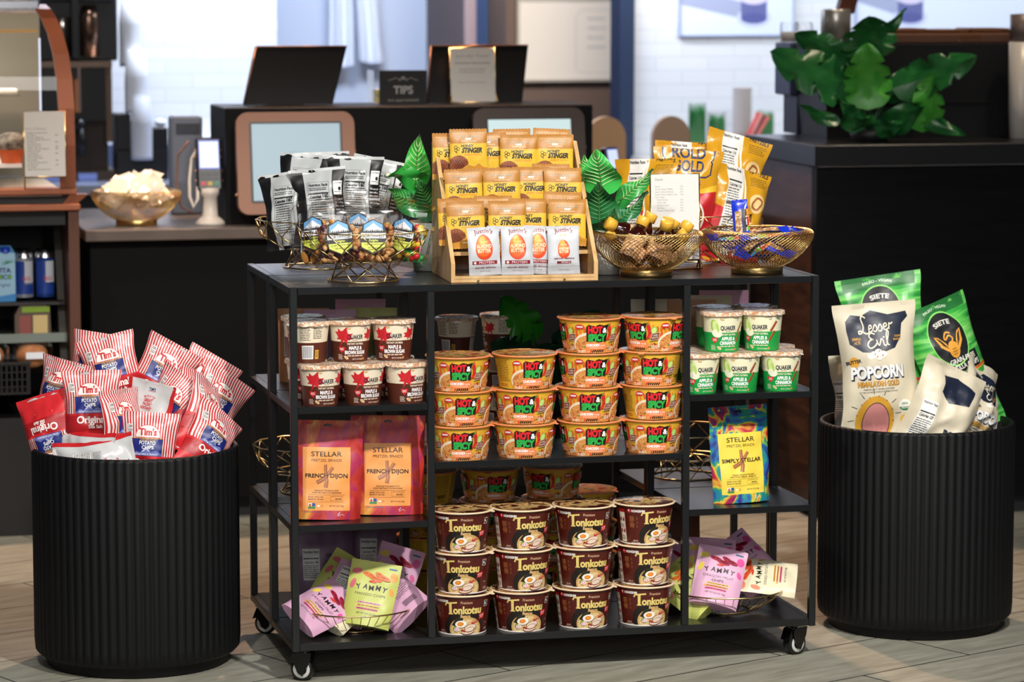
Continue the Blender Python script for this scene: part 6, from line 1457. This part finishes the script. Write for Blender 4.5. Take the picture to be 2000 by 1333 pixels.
for k, (u, v, z, yaw, lean, roll, l) in enumerate(((.135, .385, 1.035, 4, -10, -4, 'black and white chip bag in front, second from left in the back wire bowl'), (.07, .42, 1.025, -20, -8, -9, 'black and white chip bag leaning out at the left of the back wire bowl'), (.225, .435, 1.058, 6, -8, 2, 'black and white chip bag standing tallest on the right of the back wire bowl'), (.285, .49, 1.05, 10, -6, 12, 'black and white chip bag mostly hidden at the right rear of the back wire bowl'), (.12, .50, 1.06, -8, -6, 4, 'black and white chip bag at the rear left of the back wire bowl'), (.165, .52, 1.064, 4, -6, -2, 'black and white chip bag at the rear middle of the back wire bowl'))):
    bag('dark_chip_bag', l, 'chip bag', GB_, ABW, None, BW1, BW2, .132, .175, .05, 'pillow', C(u, v, z-.018), rad(yaw), rad(lean), rad(roll), nu=18, nv=24, seed=110+k, crump=.007, twist=.15 if k % 2 else -.2)

# ---- yellow pretzel bags, back right wire bowl
def bracket(A, x0, x1, y0, y1, w, c):
    for s in (-1, 1):
        xa = (x0+x1)/2; hw = (x1-x0)/2
        A.line([(xa+s*(hw-6), y1), (xa+s*hw, y1-4), (xa+s*hw, (y0+y1)/2+4), (xa+s*(hw-3), (y0+y1)/2), (xa+s*hw, (y0+y1)/2-4), (xa+s*hw, y0+6), (xa+s*(hw-10), y0), (xa+s*12, y0-2)], w, c)
def art_rold():
    A = Art(); nv_ = '#1c2c58'
    A.rect(-75, 0, 75, 118, '#b81f24'); A.poly([(-75, 105), (-20, 128), (30, 118), (75, 132), (75, 118), (-75, 90)], '#e6b42e')
    A.text('ROLD', 0, 178, 21, nv_, w=66, bold=.03); A.text('GOLD', 0, 152, 21, nv_, w=66, bold=.03); bracket(A, -50, 50, 142, 206, 3, nv_); A.text('R', 57, 190, 3, nv_, w=3)
    A.text('TINY TWISTS', 0, 126, 8, '#8a1a1c', w=60, bold=.03); A.ell(0, 64, 44, 40, '#e9e2d6', 30); A.ell(0, 64, 40, 36, noise_mat('pretzel_picture', [(.35, '#5a2c14'), (.5, '#a0622c'), (.65, '#c88a4a')], 110, 2, 2., .35), 30)
    A.text('PRETZELS', 0, 14, 10, '#f4e8c8', w=70, bold=.03)
    return A
def art_rold_back():
    A = Art(); A.poly([(-75, 0), (75, 0), (75, 70), (-75, 120)], '#b81f24')
    A.poly([(-40, 20), (0, 20), (4, 205), (-34, 210)], '#d8d6d0'); A.text('Nutrition Facts', -18, 186, 6, '#161616', w=32, bold=.04); A.rect(-34, 164, -2, 167, '#161616'); A.text('Calories 110', -18, 154, 6, '#161616', w=30, bold=.03); A.lines(-34, 148, -3, 20, 5.4, 2, '#3a3a3a', 5, .2); A.rect(-34, 118, -2, 120.5, '#161616')
    A.line([(8, 20), (10, 110), (4, 205)], 4, '#ece4cc'); A.text('PRETZELS', 40, 190, 7, '#161616', w=40, bold=.04, rot=-6); A.lines(22, 182, 60, 5, 4, 1.6, '#6a5020', 7, .2)
    A.ell(40, 130, 20, 20, '#e0c084', 18); A.line([(40 + 11*math.cos(a)*(1 + .3*math.sin(2*a)), 130 + 12*math.sin(a)) for a in [2*PI*i/20 for i in range(21)]], 4.5, '#9a5a28'); A.ell(38, 62, 12, 16, '#7fae3a', 14, .4); A.ell(38, 62, 8, 11, '#c8d878', 12, .4)
    return A
AR, ARB = art_rold(), art_rold_back(); RY_ = M('#c8921f', .24, spec=.6, coat=.3)
GR = 'yellow pretzel bags in the back right wire bowl'
for k, (u, v, z, yaw, lean, roll, bk, l) in enumerate(((1.005, .40, 1.055, 2, -6, 5, False, 'yellow pretzel bag showing its big front lettering, behind the snack menu'), (.915, .42, 1.03, -30, -8, -3, True, 'yellow pretzel bag with nutrition panel at the left of the back right bowl'), (1.135, .465, 1.10, 18, -8, 17, True, 'yellow pretzel bag standing tallest at the right of the back right bowl'), (1.125, .40, 1.045, 20, -10, 15, True, 'yellow pretzel bag in front at the right of the back right bowl'), (1.04, .51, 1.065, 0, -6, 4, True, 'yellow pretzel bag mostly hidden behind the others in the back right bowl'))):
    bag('pretzel_bag', l, 'pretzel bag', GR, ARB if bk else AR, AR if bk else ARB, RY_, RY_, .162, .235, .055, 'pillow', C(u, v, z-(.036, .034, .05, .07, .036)[k]), rad(yaw), rad(lean), rad(roll), nu=18, nv=26, seed=120+k, asc=1.2, crump=.007, twist=.25 if k % 2 else -.15)

# ---- snack bars in the right mesh bowl
def art_bar():
    A = Art(); A.rect(-12, 26, 3, 92, noise_mat('nut_bar_picture', [(.3, '#4a2c18'), (.5, '#a87848'), (.62, '#e0c8a0'), (.75, '#6a4226')], 160, 3, .5, .3)); A.rect(4, 20, 14, 96, '#101216'); A.text('KIND', 12.6, 58, 8, '#f2f2f2', w=44, rot=-90, bold=.04)
    for k, c in enumerate(('#3a8ac0', '#7ab03a', '#d8402c', '#e8903a')): A.rect(14, 20+19*k, 18, 39+19*k, c)
    return A
AK = art_bar(); KB = M('#1a34c0', .2, spec=.6, coat=.3)
for k, (u, v, z, yaw, lean, roll, l) in enumerate(((1.047, .10, .978, -10, -8, -6, 'blue snack bar standing upright with its name showing in the right mesh bowl'), (1.095, .075, .962, 0, -62, 76, 'blue snack bar lying across the middle of the right mesh bowl'), (1.025, .095, .955, 10, -70, 84, 'blue snack bar lying at the left rim of the right mesh bowl'), (1.140, .105, .955, 10, -66, 62, 'blue snack bar poking out at the right of the right mesh bowl'), (1.07, .065, .932, 0, -64, 40, 'blue snack bar slanting down inside the front of the right mesh bowl'), (1.09, .11, .915, 10, -84, 100, 'blue snack bar flat at the bottom of the right mesh bowl'), (1.11, .075, .932, 14, -62, -46, 'blue snack bar seen through the mesh at the front right of its bowl'), (1.07, .135, .935, 0, -76, 60, 'blue snack bar at the back of the right mesh bowl'))):
    bag('snack_bar', l, 'snack bar', 'blue snack bars in the right mesh bowl', AK, None, KB, KB, .037, .118, .016, 'flat', C(u, v, z), rad(yaw), rad(lean), rad(roll), nu=8, nv=20, seed=140+k, crump=.002, serr=.0006)

# ---- syrup bottles in the left mesh bowl
SYR = M('#2a0b08', .08, spec=.7, coat=.5); KRAFT = M('#d5a679', .6); CAPY = M('#dfae3e', .3)
def bottle(loc, eul, label):
    t = thing('syrup_bottle', label, 'bottle', loc, eul, 'small syrup bottles in the left mesh bowl')
    mb = MB(); mb.lathe([(0, 0), (.019, 0), (.0215, .003), (.0215, .062), (.019, .072), (.012, .082), (.0105, .086), (.0105, .098), (0, .098)], SYR, 24); mb.build('glass', t)
    A = Art(); A.text('VERMONT', 0, 42, 5, '#7a3a24', w=32); A.text('MAPLE', 0, 33, 5, '#7a3a24', w=26); A.ell(0, 24, 6, 3, '#4a2a1c', 12); A.lines(-16, 16, 16, 3, 3, 1.3, '#8a5a3a', 3, .1)
    for k in range(40):
        c = ('#b8283a', '#2a5a4a', '#f0e6d8')[k % 3]; A.rect(-67 + 3.4*k, 54, -65.4 + 3.4*k, 57, c); A.rect(-67 + 3.4*k, 8, -65.4 + 3.4*k, 11, c)
    mb = MB(); g = []
    for j in range(3): g.append([Vector((.0218*math.sin(-PI+2*PI*i/32), -.0218*math.cos(-PI+2*PI*i/32), .008 + .049*j/2)) for i in range(33)])
    lay(mb, g, A.pieces(-68.5, 68.5, 8, 57, 32, 2), -68.5, 68.5, 8, 57, 32, 2, KRAFT); mb.build('kraft_label', t)
    mb = MB(); mb.lathe([(.0112, .086), (.0145, .0865), (.0145, .105), (.0135, .107), (0, .107)], CAPY, 24); mb.build('yellow_cap', t)
    return t
b0 = None
for k, (cap, base, l) in enumerate((((.735, .085, .990), (.822, .105, .945), 'syrup bottle leaning out at the left rim of the left mesh bowl'), ((.815, .085, .998), (.768, .065, .908), 'syrup bottle leaning right, largest label in view, left mesh bowl'), ((.845, .125, 1.006), (.80, .135, .912), 'syrup bottle behind, its cap highest in the left mesh bowl'), ((.868, .075, .992), (.825, .055, .905), 'syrup bottle in the centre with its kraft label tipped to the viewer'),
        ((.895, .115, .990), (.845, .125, .90), 'syrup bottle right of centre with tilted cap, left mesh bowl'), ((.920, .095, .983), (.862, .085, .90), 'syrup bottle at the right of the left mesh bowl'), ((.852, .035, .985), (.845, .070, .900), 'syrup bottle standing inside, label seen through the front mesh'), ((.755, .095, .955), (.815, .085, .905), 'syrup bottle lying low at the left behind the mesh'), ((.893, .07, .955), (.835, .105, .902), 'syrup bottle lying at the bottom right of the left mesh bowl'))):
    a, b = C(*base), C(*cap); q = (b-a).normalized(); loc = a
    xx = Vector((0, -1, 0)); yy = -(xx - q*xx.dot(q)).normalized(); xx = yy.cross(q)
    eu = Matrix((xx, yy, q)).transposed().to_euler()
    if b0 is None: b0 = bottle(loc, eu, l)
    else: dup(b0, loc, eu, l)

# ---- clear clamshells of nuts and sweets in the front wire bowl
def art_nutlabel(second):
    A = Art(); hx = [(-26, 20), (0, 6), (26, 20), (30, 52), (22, 72), (0, 84), (-22, 72), (-30, 52)]
    A.poly(hx, '#121314'); A.poly([(-20, 71), (0, 81.5), (20, 71), (21, 58), (-21, 58)], '#6aa8dc'); A.poly([(-21, 58), (-8, 68), (0, 75), (10, 67), (21, 60), (21, 55), (-21, 55)], '#e4e6ea')
    for k in range(12): A.poly([(-22+4*k-2.5, 54), (-22+4*k, 60 + (k % 3)), (-22+4*k+2.5, 54)], '#121314')
    A.rect(-27, 41, 27, 53, '#e4e6e8'); A.text('DIRTY BIRD' if second else 'NORTHWEST', 0, 43, 8, '#17181a', w=50, bold=.02); A.text('Delights', 0, 34.5, 5, '#d8dc5a', w=20, shear=.25)
    A.poly([(-26, 32), (26, 32), (25, 22), (0, 9), (-25, 22)], '#d3de55'); A.text('OLYMPIC MOUNTAIN MIX', 0, 26, 3.4, '#4a4a2a', w=40); A.text('NET WT 6 OZ', 0, 19, 3.4, '#4a4a2a', w=24)
    return A
NUTC = [M('#c8955a', .5), M('#d8ab74', .5), M('#3a1c14', .45), M('#8a4a24', .45), M('#b8743c', .5), M('#4a1218', .4)]
GUM = [M('#c82028', .25), M('#d8b82a', .3), M('#2f8a3a', .3), M('#d86a28', .3)]
for k, (u, v, z, yaw, lean, roll, kind, l) in enumerate(((.192, .045, .908, 2, -13, 0, 'nuts', 'clear clamshell of mixed nuts standing in front in the wire bowl'), (.127, .070, .906, 8, -12, -5, 'mix', 'clear clamshell of dark nut mix, second from left in the front wire bowl'), (.085, .115, .912, -18, -10, -8, 'fruit', 'clear clamshell of dried mango at the left of the front wire bowl'), (.258, .095, .908, -14, -11, 9, 'gum', 'clear clamshell of gummy sweets at the right of the front wire bowl'), (.18, .165, .915, 0, -8, 2, 'nuts', 'clear clamshell at the back of the front wire bowl'))):
    R = Matrix.Rotation(rad(yaw), 4, 'Z') @ Matrix.Rotation(rad(lean), 4, 'X') @ Matrix.Rotation(rad(roll), 4, 'Y')
    loc = C(u, v, z); t = thing('nut_clamshell', l, 'clamshell', loc, R.to_euler(), 'clear clamshells in the front wire bowl')
    w, h, d = .122, .142, .044
    def rr(x0, x1, z0, z1, r):
        out = []
        for cx, cz, a0 in ((x1-r, z0+r, -90), (x1-r, z1-r, 0), (x0+r, z1-r, 90), (x0+r, z0+r, 180)):
            for q in range(5): a = rad(a0+22.5*q); out.append((cx + r*math.cos(a), cz + r*math.sin(a)))
        return out
    def shell(levels, mat):
        P = []; F = []; n = 20
        for (s, y) in levels:
            P += [(x*s, y, h/2 + (zz-h/2)*s) for x, zz in rr(-w/2, w/2, 0, h, .026)]
        for a in range(len(levels)-1):
            for i in range(n): F.append((a*n+i, a*n+(i+1) % n, (a+1)*n+(i+1) % n, (a+1)*n+i))
        F += [tuple(range(n))[::-1], tuple((len(levels)-1)*n + i for i in range(n))]
        return P, F
    P, F = shell([(.80, -d/2), (.87, -d/2+.003), (.92, -.003), (1.05, -.002), (1.05, .0005), (.93, .001), (.88, d/2-.003), (.82, d/2)], CLEAR)
    mb = MB(); mb.add(P, F, CLEAR, None, True); recalc(mb.build('clear_shell', t))
    mb = MB(); mb.box(-.016, .016, -.003, .003, h+.002, h+.012, CLEAR, .002); mb.build('closing_tab', t)
    mb = MB(); lv = art_nutlabel(kind == 'fruit'); dx = 0
    gsc = .86
    g = [[Vector((-.0305 + .061*i/2, -d/2-.0012, .024 + .079*j/2)) for i in range(3)] for j in range(3)]
    lay(mb, g, lv.pieces(-30.5, 30.5, 5.5, 84.5, 2, 2), -30.5, 30.5, 5.5, 84.5, 2, 2, CLEAR, base=False)
    mb.build('printed_label', t)
    mb = MB(); rn = random.Random(300+k); T = Matrix.Translation(loc) @ R
    for q in range(150 if kind != 'fruit' else 26):
        x, y, zz = rn.uniform(-.042, .042), rn.uniform(-.0145, .0145), .016 + rn.random()**1.4*.074
        c = T @ Vector((x, y, zz)) - loc
        if kind == 'fruit': mb.ball(c, .016, M('#d8943a', .5), 8, 5, (1, .25, .5), Euler((rn.random()*.6, rn.random()*3, rn.random()*.6)))
        elif kind == 'gum': mb.ball(c, .0075, GUM[rn.randrange(4)], 7, 5, (1, .8, 1.2), Euler((rn.random()*3, rn.random()*3, 0)))
        else: mb.ball(c, .0066 if rn.random() > .25 else .0085, NUTC[rn.choice((0, 0, 1, 1, 2, 3, 4, 5) if kind == 'nuts' else (0, 1, 2, 2, 2, 3, 5, 5))], 7, 5, (1, .85, 1.25), Euler((rn.random()*3, rn.random()*3, 0)))
    o = mb.build({'nuts': 'mixed_nuts', 'mix': 'nut_mix', 'fruit': 'dried_mango', 'gum': 'gummy_sweets'}[kind], None, loc)
    tag(o, {'nuts': 'mixed nuts filling ', 'mix': 'dark nut mix filling ', 'fruit': 'dried mango slices filling ', 'gum': 'red and green gummy sweets filling '}[kind] + ('the clamshell at the front of the wire bowl', 'the clamshell second from left', 'the leftmost clamshell', 'the rightmost clamshell', 'the rearmost clamshell')[k], 'food', kind='stuff')

# ---- white packets in the far left golden bowl
for k in range(16):
    rn = random.Random(400+k); a = k*2.4; q = .02 + .05*((k*37) % 10)/10
    bag('white_packet', 'glossy white packet heaped in the golden bowl on the service counter', 'packet', 'white packets in the counter bowl', None, None, M('#e9dccb', .2, spec=.6), M('#e9dccb', .2, spec=.6), .075, .10, .014, 'flat', Vector(C(-.062, 2.24, .838)) + Vector((q*math.cos(a), q*math.sin(a), .085 + .011*(k % 4))), rad(rn.uniform(-40, 40)), rad(rn.uniform(-65, -25)), rad(rn.uniform(-70, 70)), nu=8, nv=10, seed=400+k, crump=.005)

# ---- snack menu in gold frame between the mesh bowls
A = Art(); W = 55
A.text('Snacks', -46, 181, 6, '#6a7078', w=18, al='l', bold=0); A.rect(-46, 176, 46, 176.5, '#c0c4c8')
for k, (a, b) in enumerate((('Banana', '2.29'), ('Honey Stinger Waffles', '4.25'), ('Justin\'s Almond Butter', '3.65'), ('Justin\'s Peanut Butter Cup', '4.25'), ('Lay\'s Chips', ''), ('   Fried Chicken', '4.25'), ('   Garlic Salt', '4.25'), ('   Grilled Chicken', '4.25'), ('   Hot Spicy', '4.25'), ('   Roasted Chicken Thigh', '4.25'))):
    ind = 4 if a.startswith(' ') else 0; s = a.strip()
    A.text(s, -46 + ind, 166 - 6.1*k, 3.6, '#7a8088', w=len(s)*1.95, al='l', bold=0)
    if b: A.text(b, 12, 166 - 6.1*k, 3.4, '#7a8088', w=7, al='l', bold=0)
sign_holder('snack_menu', .925, .205, TOP+.001, .114, .196, 'white snack menu in gold frame standing between the two mesh bowls', A, True, -4, 'menu sign', yaw=.0-.06, gap=.022)

# ---------------------------------------------------------------- leafy plants
def leaf_mesh(L, Wd, kind, bend, seed):
    """leaf along +Z from its stem, facing -Y; kind 'heart' with pale veins or 'split' with slits"""
    mb = MB(); n = 22; m = 9; P = []; F = []
    g = []
    for j in range(n+1):
        s = j/n
        wv = Wd*((math.sin(PI*min(1, s*1.02)**.62))**.8)*(1 - .25*s) if kind == 'heart' else Wd*(math.sin(PI*s**.7)**.6)*(1-.12*s)
        row = []
        for i in range(-m, m+1):
            x = i/m
            w = wv
            z = s*L - .22*L*(abs(x)**1.5)*(1-s)*(.7 if kind == 'heart' else .9)
            if kind == 'split' and abs(i) >= 5 and (j % 5 == 0) and 3 < j < 20: w = wv*.62
            y = -bend*L*s*s + .16*wv*abs(x)**1.3*-1*(-1) + .012*math.sin(s*9+seed)*abs(x)
            row.append(Vector((x*w, y - .05*L*0, z)))
        g.append(row)
    return g
GR1 = {}
def leaf(parent, base, direction, L, Wd, kind, col, roll=0., bend=.25, seed=0, vein=None, stem_from=None, stemc='#2f6a34', rough=.35):
    g = leaf_mesh(L, Wd, kind, bend, seed)
    d = Vector(direction).normalized()
    q = d.to_track_quat('Z', 'Y'); 
    # keep the blade facing the aisle
    zc = d; yc = Vector((0, 1, 0)); xc = yc.cross(zc).normalized(); yc = zc.cross(xc).normalized()
    R = Matrix((xc, yc, zc)).transposed().to_4x4() @ Matrix.Rotation(roll, 4, 'Z')
    mb = MB(); mb.T = Matrix.Translation(base) @ R
    n = len(g)-1; m = len(g[0])-1; m2 = M(col, rough) if isinstance(col, str) else col
    A = Art()
    Pt = [tuple(p) for r in g for p in r]; Fs = [(j*(m+1)+i, j*(m+1)+i+1, (j+1)*(m+1)+i+1, (j+1)*(m+1)+i) for j in range(n) for i in range(m)]
    mb.add(Pt, Fs, m2, [(i/m, j/n) for j in range(n+1) for i in range(m+1)], True)
    mb.add([(p[0], p[1]+.0012, p[2]) for p in Pt], [f[::-1] for f in Fs], m2, [(i/m, j/n) for j in range(n+1) for i in range(m+1)], True)
    if vein:
        vm = M(vein, .4); h = m//2
        for s in (-1, 1):
            for j0 in range(2, n-4, 2):
                pts = []
                for k in range(h):
                    j = min(n, j0 + k*.62); ja = int(j); fa = j-ja; a, b = g[ja][h+s*k], g[min(n, ja+1)][h+s*k]
                    pts.append(a*(1-fa) + b*fa - Vector((0, .0008, 0)))
                mb.tube(pts, .0011, vm, 4, taper=lambda t: 1-.75*t)
        mb.tube([g[j][h] - Vector((0, .001, 0)) for j in range(0, n, 2)], .0016, M('#5a7a3a', .5), 5, taper=lambda t: 1-.7*t)
    o = mb.build('leaf', parent)
    if stem_from is not None:
        a = Vector(stem_from); b = Vector(base); mid = (a+b)/2 + Vector((0, 0, .15*(b-a).length))
        sb = MB(); sb.tube([a, a*.5+mid*.5, mid, mid*.4+b*.6, b], .0028, M(stemc, .5), 6); sb.build('stem', parent)
    return o
def pot(parent, r0, r1, h, col, z=0):
    mb = MB(); mb.lathe([(0, z), (r0, z), (r1, z+h), (r1-.005, z+h), (r1-.007, z+h-.01), (0, z+h-.012)], M(col, .55), 32, flute=None); mb.build('pot', parent)
    mb = MB(); mb.lathe([(r1-.007, z+h-.009), (0, z+h-.006)], M('#2a211a', .9), 24); mb.build('soil', parent)
# left potted plant behind the rack
t = thing('potted_plant', 'bright green veined plant in pale pot, left of the bamboo rack', 'plant', C(.388, .348, TOP), (0, 0, 0), 'leafy potted plants on the cart')
pot(t, .042, .056, .11, '#b9c0b6')
S = (0, 0, .10)
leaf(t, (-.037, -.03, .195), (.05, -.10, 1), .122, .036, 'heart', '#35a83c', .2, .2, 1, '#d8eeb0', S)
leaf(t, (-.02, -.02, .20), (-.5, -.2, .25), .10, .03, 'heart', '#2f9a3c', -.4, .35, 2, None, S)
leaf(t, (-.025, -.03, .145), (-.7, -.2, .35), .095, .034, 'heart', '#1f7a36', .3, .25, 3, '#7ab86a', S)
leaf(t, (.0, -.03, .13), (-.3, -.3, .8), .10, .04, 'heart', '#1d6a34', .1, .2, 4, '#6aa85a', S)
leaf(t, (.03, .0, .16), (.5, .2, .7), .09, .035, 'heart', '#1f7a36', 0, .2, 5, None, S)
t = thing('potted_plant', 'bright green veined plant in pale ribbed pot, right of the bamboo rack', 'plant', C(.744, .165, TOP), (0, 0, 0), 'leafy potted plants on the cart')
pot(t, .036, .045, .10, '#c9c8c0')
S = (0, 0, .09)
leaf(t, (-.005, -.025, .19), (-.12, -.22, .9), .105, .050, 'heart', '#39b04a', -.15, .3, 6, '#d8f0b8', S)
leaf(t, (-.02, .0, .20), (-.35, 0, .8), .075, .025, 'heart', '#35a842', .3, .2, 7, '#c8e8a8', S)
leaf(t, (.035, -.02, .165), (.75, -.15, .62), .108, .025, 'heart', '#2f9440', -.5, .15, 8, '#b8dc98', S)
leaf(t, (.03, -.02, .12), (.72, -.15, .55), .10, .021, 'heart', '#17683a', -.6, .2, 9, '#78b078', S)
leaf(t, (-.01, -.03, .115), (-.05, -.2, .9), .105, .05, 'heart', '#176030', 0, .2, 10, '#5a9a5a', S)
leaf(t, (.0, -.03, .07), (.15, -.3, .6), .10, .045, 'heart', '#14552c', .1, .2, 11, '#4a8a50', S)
# big plant on the bar counter
t = thing('bar_plant', 'big dark green split leaf plant on the right bar counter', 'plant', C(1.99, 1.84, 1.0705))
pot(t, .05, .06, .035, '#14161a')
S = (0, 0, .03)
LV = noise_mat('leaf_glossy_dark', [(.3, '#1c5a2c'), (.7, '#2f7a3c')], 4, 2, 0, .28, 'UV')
LV2 = noise_mat('leaf_lit_green', [(.3, '#3a9430'), (.7, '#52ac3e')], 4, 2, 0, .3, 'UV')  # lit copy of the leaf green: light put into the colour
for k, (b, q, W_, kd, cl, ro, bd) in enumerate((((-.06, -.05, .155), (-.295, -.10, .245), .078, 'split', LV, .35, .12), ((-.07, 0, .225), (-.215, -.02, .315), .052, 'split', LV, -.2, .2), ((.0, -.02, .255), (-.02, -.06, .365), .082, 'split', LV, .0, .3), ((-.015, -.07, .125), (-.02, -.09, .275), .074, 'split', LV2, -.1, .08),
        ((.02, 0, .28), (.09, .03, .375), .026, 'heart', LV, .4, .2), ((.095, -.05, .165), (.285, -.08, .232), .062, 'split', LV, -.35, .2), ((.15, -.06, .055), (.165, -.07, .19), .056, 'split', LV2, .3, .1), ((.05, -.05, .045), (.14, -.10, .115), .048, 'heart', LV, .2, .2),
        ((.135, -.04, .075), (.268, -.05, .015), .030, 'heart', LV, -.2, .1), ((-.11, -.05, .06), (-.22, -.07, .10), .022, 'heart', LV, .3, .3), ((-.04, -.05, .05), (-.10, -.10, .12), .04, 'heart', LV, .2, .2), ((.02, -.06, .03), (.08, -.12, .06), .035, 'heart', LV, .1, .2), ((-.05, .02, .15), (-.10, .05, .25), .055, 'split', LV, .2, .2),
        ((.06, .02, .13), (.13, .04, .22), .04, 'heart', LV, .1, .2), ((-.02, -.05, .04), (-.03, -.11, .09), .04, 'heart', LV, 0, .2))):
    dv = Vector(q)-Vector(b); leaf(t, b, dv, dv.length*1.06, W_, kd, cl, ro, bd, 20+k, None, S, '#2a5a34', .28)
# dark plant behind the noodle bowls
t = thing('potted_plant', 'dark split leaf plant in shadow on the rear shelf behind the noodle bowls', 'plant', C(.685, .47, SH[2]), (0, 0, 0), 'leafy potted plants on the cart')
pot(t, .045, .055, .09, '#2a2d2c')
S = (0, 0, .08)
for k, (b, d, L, W_, cl, ro, bd) in enumerate((((-.03, -.02, .225), (-.55, -.2, .62), .13, .045, '#2c8a22', .2, .2), ((.03, -.02, .17), (.62, -.15, .62), .16, .05, '#1d4a30', -.3, .3), ((-.03, -.03, .16), (-.7, -.2, .3), .12, .05, '#17432a', .2, .3), ((.02, -.04, .13), (.5, -.3, .3), .12, .045, '#1a4a2c', .1, .3), ((0, -.04, .14), (-.15, -.4, .5), .11, .05, '#17432a', 0, .3), ((.04, 0, .19), (.8, 0, .6), .13, .04, '#1d4a30', -.2, .2))):
    leaf(t, b, d, L, W_, 'split', cl, ro, bd, 40+k, None, S, '#23502c', .3)
